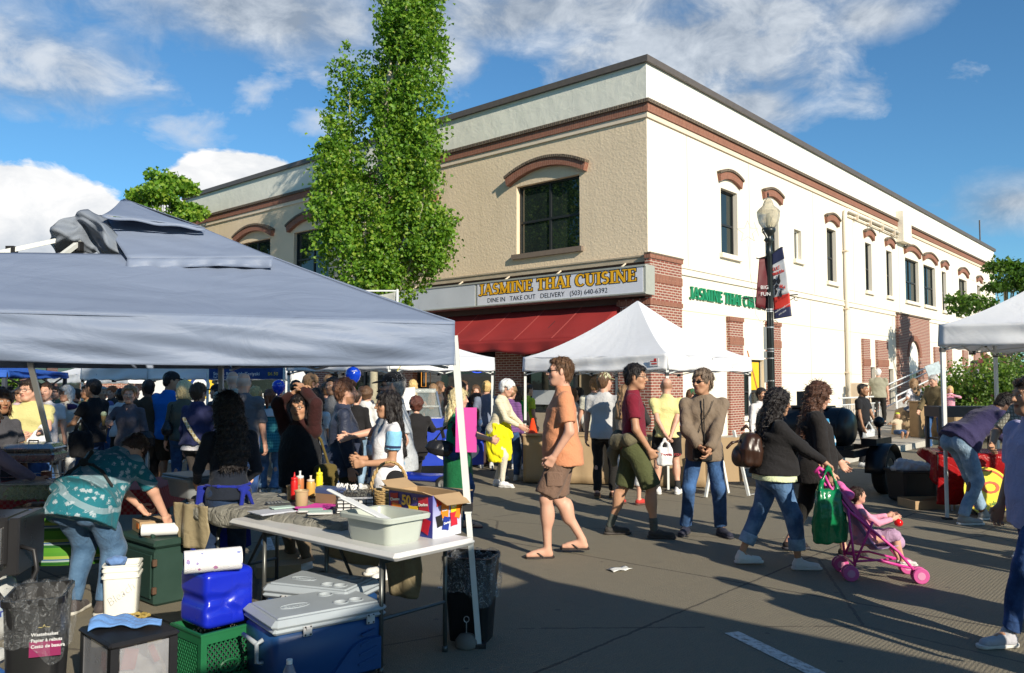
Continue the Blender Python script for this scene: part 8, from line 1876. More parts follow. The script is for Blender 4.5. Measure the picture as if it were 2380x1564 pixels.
back_text(I,['GOOD DAYS','oregon','relay','2008'],.035,C('print_pale',(.5,.28,.26)))
# ---- yellow polo back
person('man in a pale yellow polo seen from behind, hands clasped at his back',L3(1549,11.9),-4,h=HT(11.9,879),skin='fair',hair='brown',hs='buzz',top='polo',tm=C('pale_yellow_polo',(.66,.60,.26)),bot='shorts',bm=C('black_short',(.012,.012,.014)),shoe=('sneaker',(.68,.68,.68)),w=1.15,rh=(.03,-.20,.86),lh=(-.05,-.21,.90),rp=(1,-.6,0),lp=(-1,-.6,0),rf=(.15,0,0),lf=(-.15,0,0),knee_len=.8,collar=C('black_short',(.012,.012,.014)),sleeve=.72,socks=(.03,.03,.03),foot_yaw=(22,-22))
def carrier(label,pos,rz,w,h,m,name='carrier_bag',text_=None):
 t=thing(name,label,'bag',pos,rz);Q=SDF(.009)
 Q.loft((0,0,0),(0,0,h*.72),(1,0,0),[(0,w*.5,w*.22,0,0),(.5,w*.52,w*.26,0,0),(.9,w*.46,w*.18,0,0),(1,w*.38,w*.10,0,0)],pw=3,rnd=.02,k=.02)
 for s in(-1,1):Q.chain([(s*w*.3,0,h*.68),(s*w*.22,0,h*.82),(s*w*.05,0,h*.98),(0,0,h*1.02)],[.03,.018,.012,.012],k=.02)
 Q.rough(.010,folds(int(w*1000),26,(1,1,.35)));o=mesh_obj('bag_body',[Q.mesh()],m,t)
 if text_:text('print',text_,w*.22,mat('print_red_ink',(.5,.05,.05),.6),t,(-w*.3,-w*.27,h*.4),(1,0,0),(0,0,1),ext=.004)
 return t
bgm=mat('white_carrier_plastic',(.66,.66,.66),.35,noise=.06,bump=.5,bscale=25)
q=at(1545,1082,11.55);carrier('white carrier bag with a red print hanging from the hands of the man in yellow',(q.x,q.y,q.z),0,.22,.36,bgm,text_='THANK YOU')
# ---- grey/brown jacket person
def strapm(pts,r,I,name,m,parent=None):return child(I,name,m,lambda Q,I:Q.chain(pts,[r]*len(pts),k=.005),.006,parent)
I=person('person in a taupe zip jacket, jeans and dark sunglasses, hands joined in front',L3(1634,8.80),168,h=HT(8.80,862),skin='tan',hair=(.14,.10,.07),hs='wavy',top='jacket',tm=C('taupe_softshell',(.19,.145,.105),noise=.07),bot='pants',bm=C('mid_denim',(.035,.085,.20),pat='denim'),shoe=('shoe',(.02,.022,.04),(.03,.03,.04)),w=1.0,rf=(.20,.0,0),lf=(-.17,.02,0),rh=(.05,.24,.94),lh=(-.05,.25,.92),rp=(1.2,-.5,-.3),lp=(-1.2,-.5,-.3),glasses='dark',head=(-38,0,0),curl=(.5,.5),foot_yaw=(14,-26),hem=-.14,flare=.01)
U=I['U'];child(I,'zip',C('black_trim',(.02,.02,.02)),lambda Q,I:Q.chain([U(0,.110,.50),U(0,.132,.44),U(0,.150,.36),U(0,.148,.25),U(0,.150,.12),U(0,.160,0),U(0,.160,-.1)],[.0075]*7,k=.004),.007)
strapm([U(-.10,.08,.485),U(-.06,.145,.38),U(-.01,.152,.30),U(.06,.150,.15),U(.12,.135,.0)],.0045,I,'shoulder_cord',C('black_trim',(.02,.02,.02)))
b=U(.02,.19,-.05);child(I,'waist_pouch',C('black_trim',(.02,.02,.02)),lambda Q,I:Q.loft(b-A3(0,0,.09),b+A3(0,0,.05),(1,0,0),[(0,.10,.045,0,0),(1,.10,.045,0,0)],pw=4,rnd=.02),.008)
# ---- curly haired woman with stroller
I=person('curly black haired woman in a black cardigan and cuffed jeans pushing a pink stroller',L3(1797,7.30),268,h=HT(7.30,908),fem=True,skin='tan',hair='black',hs='curly_long',top='sweater',tm=C('black_knit',(.014,.013,.014),noise=.3),bot='capri',bm=C('blue_denim',(.07,.15,.30),pat='denim',c2=(.14,.25,.42)),shoe=('sneaker',(.66,.66,.64)),w=1.30,belly=.5,lean=2,rf=(.10,.20,.0),lf=(-.10,-.30,.015),rh=(.16,.47,1.00),lh=(-.14,.45,1.03),rp=(.5,-.5,-1),lp=(-.5,-.5,-1),curl=(.8,.8),rpalm=(0,.2,-1),lpalm=(0,.2,-1),head=(0,4,0),hem=-.02,knee_len=1.66,foot_yaw=(2,-2),glasses='wire')
P_,U=I['P'],I['U']
for k in(1,-1):e=I['kne'][k]*.36+I['ank'][k]*.64;d_=nrm(I['ank'][k]-I['kne'][k]);child(I,'jean_cuff',C('pale_denim',(.20,.30,.42),pat='denim'),lambda Q,I,e=e,d_=d_:Q.cone(e-d_*.055,e+d_*.03,.073,.073,k=.005).plane(e+d_*.04,d_).plane(e-d_*.06,-d_),.008)
child(I,'undershirt_hem',C('pale_lime',(.62,.68,.42)),lambda Q,I:Q.loft(U(0,0,-.075),U(0,0,-.02),I['Ru'][:,0],[(0,.196*1.17,.150*1.22,0,0),(1,.19*1.17,.148*1.22,0,0)],pw=2.4),.009)
belongs(I,'backpack','small dark brown backpack worn by the curly haired woman','backpack',mat('brown_leather',(.035,.016,.010),.35,noise=.3),lambda Q,I:(Q.loft(U(0,-.26,.04),U(0,-.23,.38),I['Ru'][:,0],[(0,.15,.09,0,0),(.5,.16,.11,0,0),(1,.11,.06,0,0)],pw=3.2,rnd=.05),Q.ell(U(0,-.36,.14),(.10,.05,.09),k=.03),Q.chain([U(.0,-.24,.40),U(.0,-.28,.44),U(0,-.33,.40)],[.012,.012,.012],k=.01),Q.chain([U(.02,-.32,.30),U(.02,-.42,.27),U(.02,-.47,.22)],[.012,.012,.012],k=.01),Q.rough(.006,folds(5,25))))
child(I,'hair_clip',C('black_trim',(.02,.02,.02)),lambda Q,I:Q.cone(I['L'](-.05,.02,.125),I['L'](.05,.02,.125),.012,.012),.007)
# ---- woman in black blazer
I=person('brown haired woman in a black blazer and blue striped blouse looking down',L3(1890,7.85),262,h=HT(7.85,892),fem=True,skin='fair',hair=(.075,.032,.018),hs='curly_long',top='jacket',tm=C('black_blazer',(.016,.014,.014),noise=.25),bot='capri',bm=C('black_trouser',(.016,.015,.014)),shoe=('shoe',(.02,.015,.015),(.03,.02,.02)),w=1.22,belly=.3,rf=(.10,.26,.0),lf=(-.10,-.24,.02),rh=(.24,.10,.80),lh=(-.20,.30,.90),head=(0,17,0),hem=-.20,knee_len=1.70,curl=(.5,.5))
U=I['U'];child(I,'blouse',C('wave_blouse',(.05,.25,.45),pat='stripes',c2=(.62,.70,.72),sc=.55),lambda Q,I:(Q.loft(U(0,.135,-.02),U(0,.10,.44),I['Ru'][:,0],[(0,.06,.05,0,0),(.5,.075,.065,0,.02),(1,.05,.04,0,0)],pw=2.2),Q.rough(.008,folds(3,20))),.009)
# ---- toddler in stroller
stl=thing('stroller','pink folding umbrella stroller with lilac fabric seat pushed by the curly haired woman','stroller',L3(2010,6.95),math.radians(268)-PI/2+0)
stl.rotation_euler.z=math.atan2(-.16,1)
PKF=mat('pink_tube',(.62,.05,.28),.35,noise=.05);PKD=mat('pink_plastic',(.55,.09,.28),.4)
def sx_(u):return(u-2010)*6.95/1895.
def sz_(v):return EYE-(v-883)*6.95/1895.
for k,yy in((0,-.17),(1,.17)):
 m_=MB();m_.tube([(sx_(1908)+.0,yy*.75,sz_(1098)),(sx_(1920),yy*.75,sz_(1125)),(sx_(1960),yy,sz_(1180)),(sx_(2060),yy,sz_(1265)),(sx_(2108),yy,sz_(1325))],.0115,8)
 m_.tube([(sx_(1955),yy,sz_(1170)),(sx_(1962),yy,sz_(1240)),(sx_(1968),yy,sz_(1300))],.0105,8);m_.tube([(sx_(1966),yy,sz_(1298)),(sx_(1998),yy,sz_(1225)),(sx_(2008),yy,sz_(1200))],.0105,8)
 m_.tube([(sx_(1965),yy,sz_(1290)),(sx_(2020),yy,sz_(1285)),(sx_(2085),yy,sz_(1300))],.0095,8);m_.tube([(sx_(1900),yy*.7,sz_(1102)),(sx_(1912),yy*.7,sz_(1090)),(sx_(1925),yy*.7,sz_(1100))],.016,8)
 m_.build('frame',PKF,stl,True)
m_=MB();m_.tube([(sx_(1968),-.17,sz_(1290)),(sx_(2080),.17,sz_(1300))],.009,6);m_.tube([(sx_(1968),.17,sz_(1290)),(sx_(2080),-.17,sz_(1300))],.009,6);m_.tube([(sx_(1966),-.17,sz_(1296)),(sx_(1966),.17,sz_(1296))],.009,6);m_.build('cross_brace',PKF,stl,True)
for u,v in((1957,1318),(2104,1330)):
 for yy in(-.20,-.14,.14,.20):
  m_=MB();m_.lathe([(.02,-.012),(.058,-.012),(.064,-.006),(.064,.006),(.058,.012),(.02,.012)],(0,0,0),22);w_=m_.build('wheel',PKD,stl,True);w_.data.transform(Matrix.Translation((sx_(u),yy,.064))@Matrix.Rotation(PI/2,4,'X'));smoothby(w_,40)
  m_=MB();m_.lathe([(.008,-.014),(.03,-.014),(.034,-.010),(.034,.010),(.03,.014),(.008,.014)],(0,0,0),14);h_=m_.build('hub',mat('pale_pink',(.60,.25,.40),.5),w_);h_.data.transform(Matrix.Translation((sx_(u),yy,.064))@Matrix.Rotation(PI/2,4,'X'))
m_=MB()
prof=[(1942,1135),(1962,1165),(1985,1210),(2003,1245),(2020,1262),(2062,1252)]
def seatf(u,v):
 x=v*(len(prof)-1);i=min(len(prof)-2,int(x));a=x-i;pu=prof[i][0]*(1-a)+prof[i+1][0]*a;pv=prof[i][1]*(1-a)+prof[i+1][1]*a
 return Vector((sx_(pu)-.03*math.sin(PI*u),-.165+.33*u,sz_(pv)-.03*math.sin(PI*u)))
m_.grid(seatf,12,24);o=m_.build('seat_sling',fabric('lilac_fabric',(.42,.30,.50),.1),stl,True);solid(o,.006)
m_=MB();
for yy in(-.165,.165):m_.grid(lambda u,v,yy=yy:Vector((sx_(1945+u*70),yy,sz_(1150+u*95-v*(1-u)*18-v*18*u))),8,3)
m_.build('side_panel',fabric('pink_mesh',(.60,.12,.35),.2),stl)
Q=SDF(.010);Q.ell((sx_(1962),0,sz_(1145)),(.06,.15,.05),k=.03);Q.ell((sx_(1950),0,sz_(1128)),(.04,.10,.035),k=.03);Q.rough(.008,folds(6,30));mesh_obj('folded_hood',[Q.mesh()],cloth('pink_hood',(.65,.13,.36)),stl)
fr=GD(2004,6.93);zs=sz_(1262)
I=person('toddler in a pink top and lilac skirt sitting in the stroller with her hands raised',(fr.x-.02,fr.y,zs-.30),268,h=.92,dist=6.9,fem=True,skin='fair',hair='dark',hs='pony',top='sweater',tm=C('toddler_pink',(.72,.30,.42)),bot='skirt',bm=C('lilac_skirt',(.42,.27,.40)),shoe=('shoe',(.62,.58,.56)),group='children at the market',w=1.1,kids=.8,seat=True,hip=.36,lean=-8,rf=(.08,.58,.28),lf=(-.08,.60,.26),rh=(.12,.40,1.00),lh=(-.10,.42,1.02),rp=(.3,-.2,-2),lp=(-.3,-.2,-2),curl=(.1,.3),knee_len=.06,head=(-6,0,0))
P_=I['P'];child(I,'skirt_front',C('lilac_skirt',(.42,.27,.40)),lambda Q,I:(Q.cone(P_,I['kne'][1]+A3(0,.0,0),.055,.048,k=.03),Q.cone(P_,I['kne'][-1]+A3(0,.0,0),.055,.048,k=.03),Q.cone((I['kne'][1]+I['kne'][-1])/2,(I['kne'][1]+I['kne'][-1])/2+A3(0,.04,-.06),.06,.07,k=.03),Q.rough(.006,folds(2,40))),.007)
w_=W2(I,I['wri'][1]+A3(0,.05,-.03));tc2=thing('toy','shiny red toy held by the toddler','toy',w_);m_=MB();m_.lathe([(.003,-.035),(.03,-.02),(.036,0),(.03,.02),(.003,.035)],(0,0,0),14);m_.build('toy_body',mat('shiny_red',(.6,.01,.01),.1),tc2,True)
gq=at(1928,1262,6.85);carrier('translucent green carrier bag hanging from the stroller handle',(gq.x,gq.y,gq.z),.2,.27,.62,mat('green_carrier_plastic',(.004,.16,.055),.22,noise=.2,bump=1,bscale=14))
# ---- bending man right
def ex(I):pass
I=person('man in a navy sweatshirt and light jeans bending over at the red table',L3(2250,9.55),278,h=1.84,dist=9.5,skin='dark',hair='black',hs='crop',top='sweater',tm=C('navy_sweat',(.035,.03,.085)),bot='pants',bm=C('light_denim',(.20,.32,.45),pat='denim',c2=(.34,.46,.58)),shoe=('sneaker',(.30,.30,.28)),w=1.10,lean=58,hip=.97,rf=(.12,-.18,0),lf=(-.14,.26,0),rh=(.12,.72,.70),lh=(-.15,.74,.75),head=(0,-10,0),loose=1.1)
# ---- right edge persons
person('man in a checked short sleeved shirt and grey cap at the right edge, elbow bent',L3(2405,7.6),115,h=HT(7.6,868),skin='tan',hair='dark',hs='short',hat='front',hatm=C('grey_cap',(.25,.24,.24)),top='polo',tm=C('check_shirt',(.36,.35,.28),pat='check',c2=(.16,.15,.12),sc=.6),bot='pants',w=1.15,rh=(.2,.35,1.05),lh=(-.22,.30,.98),rp=(1,-.8,0),lp=(-1,-.8,0),sleeve=.85)
person('person in a lavender tee shirt and dark jeans cut off by the right edge',L3(2398,5.25),92,h=1.66,dist=5.2,skin='tan',hair='dark',hs='short',top='tee',tm=C('lavender_tee',(.38,.36,.55)),bot='pants',bm=C('dark_denim',(.02,.05,.14),pat='denim'),shoe=('sneaker',(.42,.42,.46)),w=1.08,belly=.25,lf=(-.1,.30,0),rf=(.1,-.25,.02),lh=(-.22,.05,.85),rh=(.22,.1,.85),hem=-.18,sleeve=.8,loose=1.1)
# ---- background right
person('grey haired heavy man in a grey green shirt walking up to the ramp, back turned',L3(2041,28.2,.13),-25,h=1.90,skin='fair',hair='white',hs='short',top='tee',tm=C('sage_tee',(.28,.27,.20)),bot='pants',bm=C('black_trouser',(.016,.015,.014)),w=1.3,rf=(.15,.12,0),lf=(-.12,-.1,0),shoe=('shoe',(.02,.02,.02),(.03,.03,.03)))
person('young man in a black tee shirt standing behind the smoker trailer',L3(2003,15.6),222,h=HT(15.6,893),skin='brown',hair='black',hs='crop',top='tee',tm=C('black_tee',(.012,.012,.014)),bot='pants',bm=C('black_short',(.012,.012,.014)),rh=(.25,.12,.82),lh=(-.22,.2,.85),w=1.05)
q=GD(2016,15.4,.42);carrier('grey carrier bag held by the young man in black',tuple(q),0,.24,.42,mat('grey_carrier',(.4,.42,.42),.4,bump=.5,bscale=20))
person('grey haired man in an olive jacket and jeans standing side on by the stone post',L3(2172,19.2),115,h=HT(19.2,872),skin='fair',hair='grey',hs='short',top='jacket',tm=C('olive_field_jacket',(.13,.10,.05)),bot='pants',bm=C('mid_denim',(.035,.085,.20)),rf=(.1,.12,0),lf=(-.12,-.14,0),rh=(.2,.28,.92),lh=(-.22,.2,.88),head=(0,18,0),shoe=('sneaker',(.12,.12,.12)),w=1.05)
I=person('blond person in a white shirt with grey writing sitting with back turned',L3(2123,22.5,.28),10,h=1.68,dist=22,seat=True,hip=.62,fem=True,skin='fair',hair='lbrown',hs='shoulder',top='tee',tm=C('white_tee',(.62,.60,.62)),bot='pants',rf=(.1,.4,0),lf=(-.1,.4,0),w=1.15,sleeve=.9)
back_text(I,['MARKET FEST','volunteers','hillsboro','saturday'],.07,C('print_grey',(.25,.25,.27)),zz=.34,y=-.15,x0=-.14)
person('small child with a yellow cap sitting low beside the boulder',L3(2083,21.5,.0),200,h=1.05,dist=21,seat=True,skin='tan',hair='dark',hs='short',hat='back',hatm=C('neon_yellow',(.55,.65,.05)),top='tee',tm=C('pale_tee',(.5,.42,.3)),bot='shorts',group='children at the market',rf=(.1,.3,0),lf=(-.1,.3,0))
person('little girl in a pink top and purple skirt sitting among the shrubs',L3(2207,20.8,.62),150,h=1.15,dist=20.8,seat=True,fem=True,skin='fair',hair='blond',hs='bob',top='sweater',tm=C('pink_stripe_top',(.62,.20,.30),pat='stripes',c2=(.65,.45,.5),sc=.8),bot='skirt',bm=C('purple_skirt',(.35,.06,.35)),group='children at the market',rf=(.1,.3,0),lf=(-.1,.3,0),rh=(.1,.25,.95),lh=(-.1,.25,.95))
person('dark haired person in a grey shirt sitting bent forward on the planter wall',L3(2264,23.6,1.05),150,h=1.70,dist=23,seat=True,hip=.42,skin='dark',hair='black',hs='crop',top='tee',tm=C('slate_tee',(.22,.20,.26)),lean=22,rf=(.1,.4,-.2),lf=(-.1,.4,-.2),rh=(.1,.4,.75),lh=(-.1,.4,.75))
person('long red haired woman in brown sitting beside the dark haired person above the shrubs',L3(2297,24.2,1.15),145,h=1.72,dist=24,seat=True,hip=.48,fem=True,skin='fair',hair='auburn',hs='long',top='sweater',tm=C('brown_top',(.14,.05,.035)),lean=15,head=(0,20,0),rf=(.1,.4,-.2),lf=(-.1,.4,-.2),rh=(.1,.4,.8),lh=(-.1,.4,.8))
person('short haired person half hidden behind the red haired woman',L3(2287,26.0,1.25),180,h=1.70,dist=26,seat=True,hip=.55,skin='brown',hair='black',hs='crop',top='tee',tm=C('maroon_dark',(.12,.03,.03)),rf=(.1,.4,-.2),lf=(-.1,.4,-.2))
# ---- middle
I=person('white haired woman in a cream cardigan with a yellow jacket round her waist',L3(1160,12.75),252,h=1.66,dist=12.75,fem=True,skin='fair',hair='white',hs='curly',top='sweater',tm=C('cream_cable_knit',(.62,.56,.40),pat='knit'),bot='pants',bm=C('cream_trouser',(.60,.56,.46)),shoe=('sneaker',(.72,.72,.72)),w=1.02,lean=12,rf=(.09,.10,0),lf=(-.08,-.05,0),rh=(.12,.38,.98),lh=(-.1,.38,.96),head=(0,8,0))
P_=I['P'];child(I,'tied_jacket',C('bright_yellow_nylon',(.80,.70,.01),noise=.06),lambda Q,I:(Q.loft(P_+A3(0,.04,-.50),P_+A3(0,.02,.10),(1,0,0),[(0,.19,.17,0,.0),(.3,.21,.20,0,.0),(.7,.20,.19,0,.0),(1,.165,.150,0,.02)],rnd=.03),Q.cone(P_+A3(.05,.18,.05),P_+A3(.03,.24,-.1),.045,.03,k=.03),Q.rough(.020,folds(12,20,(1,1,.3)))),.012)
person('woman in a purple cardigan standing close behind the old woman with the yellow jacket',L3(1182,13.5),330,h=HT(13.5,896),fem=True,skin='fair',hair='lbrown',hs='curly',top='sweater',tm=C('purple_knit',(.16,.07,.20),pat='stripes',c2=(.12,.05,.16)),bot='pants',bm=C('mid_denim',(.035,.085,.20)),w=1.2,lean=8,rf=(.12,.1,0))
person('boy with blond hair and a grey blue tee shirt by the shop window',L3(1131,15.4),5,h=HT(15.4,887),skin='fair',hair='blond',hs='short',top='tee',tm=C('grey_blue_tee',(.16,.19,.26)),bot='shorts')
person('brown haired man in navy by the shop window, left of the blond boy',L3(1075,16.0),310,h=HT(16,886),skin='fair',hair='brown',hs='short',top='tee',tm=C('navy_tee',(.03,.035,.08)))
person('brown haired girl peering over the brown cart',L3(1106,17),190,h=HT(17,897),fem=True,skin='fair',hair='brown',hs='bob',top='tee',tm=C('navy_tee',(.03,.035,.08)))
person('girl in a kelly green tee shirt standing by the tent pole',L3(1204,15.2),330,h=HT(15.2,900),fem=True,skin='fair',hair='brown',hs='shoulder',top='tee',tm=C('kelly_green',(.02,.32,.04)),rf=(.12,.05,0))
person('boy in a neon yellow tee shirt behind the tent pole',L3(1226,16.0),300,h=HT(16,893),skin='fair',hair='dark',hs='short',top='tee',tm=C('neon_yellow',(.55,.65,.05)),bot='pants',lh=(-.2,.2,1.0))
I=person('blond woman in a green shirt and long green apron holding a pink poster',L3(1062,9.3),275,h=HT(9.3,905),fem=True,skin='fair',hair='pale',hs='shoulder',top='tee',tm=C('emerald_shirt',(.01,.24,.10)),bot='pants',bm=C('dark_denim',(.02,.05,.14)),w=1.12,hem=-.04,sleeve=.7,rh=(.15,.42,1.10),lh=(-.15,.42,1.08),rf=(.1,.15,0),lf=(-.1,-.12,0),curl=(.8,.8),head=(0,5,0),shoe=('sandal',(.1,.03,.03)))
P_=I['P'];U=I['U'];child(I,'apron',C('forest_apron',(.008,.11,.04)),lambda Q,I:(Q.loft(P_+A3(0,.02,-.40),P_+A3(0,.01,.06),(1,0,0),[(0,.22,.18,0,0),(.6,.20,.165,0,0),(1,.17,.145,0,0)]),Q.rough(.010,folds(4,18,(1,1,.2)))),.012)
belongs(I,'handbag','large slouchy black leather handbag on the arm of the woman in green','handbag',mat('black_leather',(.014,.014,.016),.28,noise=.2,bump=.6,bscale=14),lambda Q,I:(Q.loft(U(.12,-.19,-.03),U(.12,-.16,.16),A3(0,1,.1),[(0,.13,.07,0,0),(.4,.20,.085,0,0),(.8,.17,.06,0,0),(1,.12,.03,0,0)],rnd=.03),Q.chain([U(.12,-.30,.14),U(.19,-.16,.32),U(.16,-.02,.44)],[.014,.012,.012],k=.02),Q.chain([U(.12,.0,.14),U(.19,-.06,.32),U(.16,.0,.44)],[.014,.012,.012],k=.02),Q.rough(.008,folds(4,24))))
I=person('curly brown haired woman in black seated on the blue mobility scooter',L3(968,12.2,.12),20,h=1.62,dist=12,seat=True,hip=.52,fem=True,skin='fair',hair=(.09,.03,.02),hs='curly',top='sweater',tm=C('black_knit',(.014,.013,.014)),w=1.15,rf=(.12,.42,0),lf=(-.12,.42,0),rh=(.2,.4,.85),lh=(-.2,.4,.85),bm=C('black_trouser',(.016,.015,.014)))
person('man in a camouflage cap and pale grey tee shirt seen from behind at the counter',L3(1403,11.5),-18,h=HT(11.5,868),skin='fair',hair='brown',hs='short',hat='front',hatm=C('camo_cloth',(.2,.2,.1),pat='camo'),top='tee',tm=C('pale_grey_tee',(.46,.46,.46)),bot='pants',bm=C('black_trouser',(.016,.015,.014)),w=1.08,shoe=('shoe',(.10,.05,.03),(.2,.12,.05)),head=(-25,0,0),rf=(.1,.1,0))
person('older man in a pale patterned shirt standing left of the camouflage cap man',L3(1382,13.6),350,h=HT(13.6,879),skin='fair',hair='lbrown',hs='short',top='tee',tm=C('pale_pattern_shirt',(.52,.52,.44),pat='floral',c2=(.35,.36,.33),sc=1.6),w=1.1,bot='pants')
person('light haired woman in a beige top and white cropped trousers with red sandals',L3(1453,10.9),305,h=HT(10.9,897),fem=True,skin='fair',hair='lbrown',hs='shoulder',top='sweater',tm=C('beige_knit',(.40,.30,.22)),bot='capri',bm=C('white_trouser',(.66,.66,.64)),shoe=('shoe',(.45,.04,.03),(.1,.05,.04)),rf=(.12,.16,0),lf=(-.1,-.08,0),knee_len=1.55)
person('man in a green cap and red shirt behind the yellow polo man',L3(1592,13.6),262,h=HT(13.6,903),skin='fair',hair='brown',hs='short',hat='front',hatm=C('green_cap_cloth',(.03,.13,.06)),glasses='dark',top='tee',tm=C('red_tee',(.35,.015,.02)),lean=10,rh=(.15,.45,1.1),lh=(-.15,.45,1.1),head=(0,12,0))
person('girl in a white jacket and pink hem by the shop corner, looking at the camera',L3(1768,14.2),200,h=HT(14.2,903),fem=True,skin='tan',hair='black',hs='bun',top='sweater',tm=C('white_jersey',(.68,.66,.66)),bot='pants',bm=C('mid_denim',(.035,.085,.20)),w=1.12,belly=.4)
# ---- behind the tables under the grey tent
I=person('heavy set woman bending over in a teal floral shirt and blue jeans',L3(222,5.86),-8,h=1.58,dist=5.6,fem=True,skin='fair',hair=(.06,.03,.02),hs='short',top='tee',tm=C('teal_floral',(.014,.14,.18),pat='floral',c2=(.36,.42,.46),sc=1.1),bot='pants',bm=C('soft_denim',(.055,.12,.22),pat='denim',c2=(.09,.17,.28)),shoe=('sneaker',(.06,.05,.05),(.5,.48,.42)),w=1.36,belly=.4,lean=52,side=5,hip=.80,rf=(.12,0,0),lf=(-.12,0,0),rh=(.36,.50,.60),lh=(.16,.60,.60),rp=(1,-.2,.6),head=(0,22,0),hem=-.16,sleeve=.85,curl=(.7,.7),loose=1.08)
U=I['U'];child(I,'apron_tie',C('black_trim',(.02,.02,.02)),lambda Q,I:(Q.chain([U(-.05,-.19,.22),U(.05,-.20,.20),U(.14,-.17,.17),U(.22,-.08,.12)],[.010]*4,k=.01),Q.ell(U(-.05,-.20,.22),(.035,.02,.03),k=.01),Q.chain([U(-.06,-.20,.20),U(-.08,-.21,.10),U(-.09,-.21,.06)],[.012,.012,.01]),Q.chain([U(-.04,-.20,.24),U(-.03,-.22,.31),U(-.06,-.21,.34)],[.012,.012,.01])),.007)
I=person('woman with long dark curls, black hooded top and blue apron, seen from behind',L3(536,6.1),38,h=HT(6.1,926)+.03,dist=6.1,fem=True,skin='tan',hair='black',hs='curly_long',top='sweater',tm=C('black_navy_hoodie',(.010,.014,.024)),bot='pants',bm=C('faded_dark_denim',(.014,.03,.075),pat='denim',c2=(.022,.045,.10)),w=.98,rh=(.17,.2,.95),lh=(-.16,.32,.98),hem=-.05,head=(8,12,0))
P_=I['P'];child(I,'apron',C('royal_blue_apron',(.01,.02,.22)),lambda Q,I:(Q.chain([P_+A3(-.155,.03,.05),P_+A3(-.11,-.10,.05),P_+A3(.03,-.135,.04),P_+A3(.13,-.08,.05),P_+A3(.16,.04,.05)],[.012]*5,k=.01),Q.ell(P_+A3(.06,-.16,.03),(.05,.02,.025)),Q.chain([P_+A3(.05,-.17,.02),P_+A3(.02,-.2,-.14),P_+A3(.03,-.19,-.22)],[.018,.014,.012]),Q.chain([P_+A3(.08,-.19,0),P_+A3(.13,-.18,-.12),P_+A3(.15,-.17,-.25)],[.016,.012,.012]),Q.loft(P_+A3(0,.13,-.45),P_+A3(0,.12,.04),(1,0,0),[(0,.23,.05,0,0),(1,.19,.05,0,0)])),.009)
I=person('person in a black vest over a maroon sweater, both hands on their head',L3(700,7.25),150,h=HT(7.25,918),dist=7.2,skin='tan',hair='black',hs='short',top='jacket',tm=C('dark_maroon_sweater',(.035,.010,.010)),bot='pants',bm=C('khaki_drill',(.16,.12,.08)),w=1.1,rh=(.035,.02,1.76),lh=(-.04,.0,1.78),rp=(1,.35,.3),lp=(-1,.35,.3),glasses='wire',head=(24,4,0),curl=(.35,.35),rpalm=(0,0,-1),lpalm=(0,0,-1))
U=I['U'];child(I,'vest',C('black_fleece',(.010,.011,.014)),lambda Q,I:(Q.loft(U(0,0,-.12),U(0,0,.50),I['Ru'][:,0],[(0,.19,.165,0,-.01),(.25,.185,.16,0,0),(.6,.19,.155,0,0),(.85,.175,.125,0,0),(1,.10,.08,0,0)],pw=2.4,rnd=.02),Q.rough(.010,folds(31,10))),.010)
belongs(I,'shoulder_bag','brown suede shoulder bag hanging beside the person in the black vest','bag',cloth('brown_suede',(.10,.075,.02)),lambda Q,I:(Q.loft(U(-.30,-.05,-.16),U(-.29,-.05,.12),A3(.3,1,0),[(0,.09,.05,0,0),(.5,.12,.07,0,0),(1,.10,.04,0,0)],pw=3,rnd=.03),Q.chain([U(-.29,-.1,.10),U(-.23,-.05,.35),U(-.16,0,.47)],[.012]*3,k=.01)))
person('bearded brown haired man in a navy windbreaker looking right',L3(800,8.1),285,h=HT(8.1,884),dist=8,skin='fair',hair=(.10,.045,.025),hs='wavy',top='jacket',tm=C('navy_windbreaker',(.028,.036,.065),rough=.45),bot='pants',bm=C('dark_olive_trouser',(.045,.05,.035)),w=1.15,belly=.5,glasses='wire',beard=(.25,.12,.06),rh=(.24,.06,.82),lh=(-.22,.12,.84),hem=-.18,loose=1.08)
I=person('girl with long straight black hair and a white tee with pale blue sleeves',L3(905,6.95),112,h=HT(6.95,912),dist=6.9,fem=True,skin='tan',hair='black',hs='long',top='tee',tm=C('white_print_tee',(.68,.68,.72)),bot='shorts',bm=C('black_short',(.012,.012,.014)),w=1.05,belly=.3,rh=(.08,.26,1.10),lh=(-.10,.25,1.07),rp=(.2,-.6,-2),lp=(-.2,-.6,-2),glasses='wire',curl=(.8,.8),knee_len=.96)
for k in(1,-1):
 a,b=I['sh'][k],I['elb'][k];e=a+(b-a)*.60;child(I,'sleeve_overlay',C('sky_sleeve',(.22,.48,.70)),lambda Q,I,a=a,e=e,b=b:(Q.cone(a+(b-a)*.12,e,.066,.064,k=.01),Q.pr.append(cutcone(a,b,e,.12))),.008)
 child(I,'sleeve_stripe',C('navy_stripe',(.02,.03,.08),pat=None),lambda Q,I,a=a,b=b:[Q.cone(a+(b-a)*t,a+(b-a)*(t+.02),.0665,.0665,k=.002) and Q.pr.append(cutcone(a,b,a+(b-a)*(t+.03),.12)) for t in(.52,)],.007)
 h0,k0=I['hip'][k],I['kne'][k];n_=A3(k,-.1,0)*.098
 for j,off in enumerate((-.03,.0,.03)):child(I,'shorts_stripe',C(('stripe_white','stripe_red','stripe_white')[j],((.7,.7,.7),(.5,.02,.06),(.7,.7,.7))[j]),lambda Q,I,h0=h0,k0=k0,n_=n_,off=off:Q.chain([h0+(k0-h0)*t+n_*(1.02+.05*t)+A3(0,off,0) for t in(.05,.5,.93)],[.014]*3),.007)
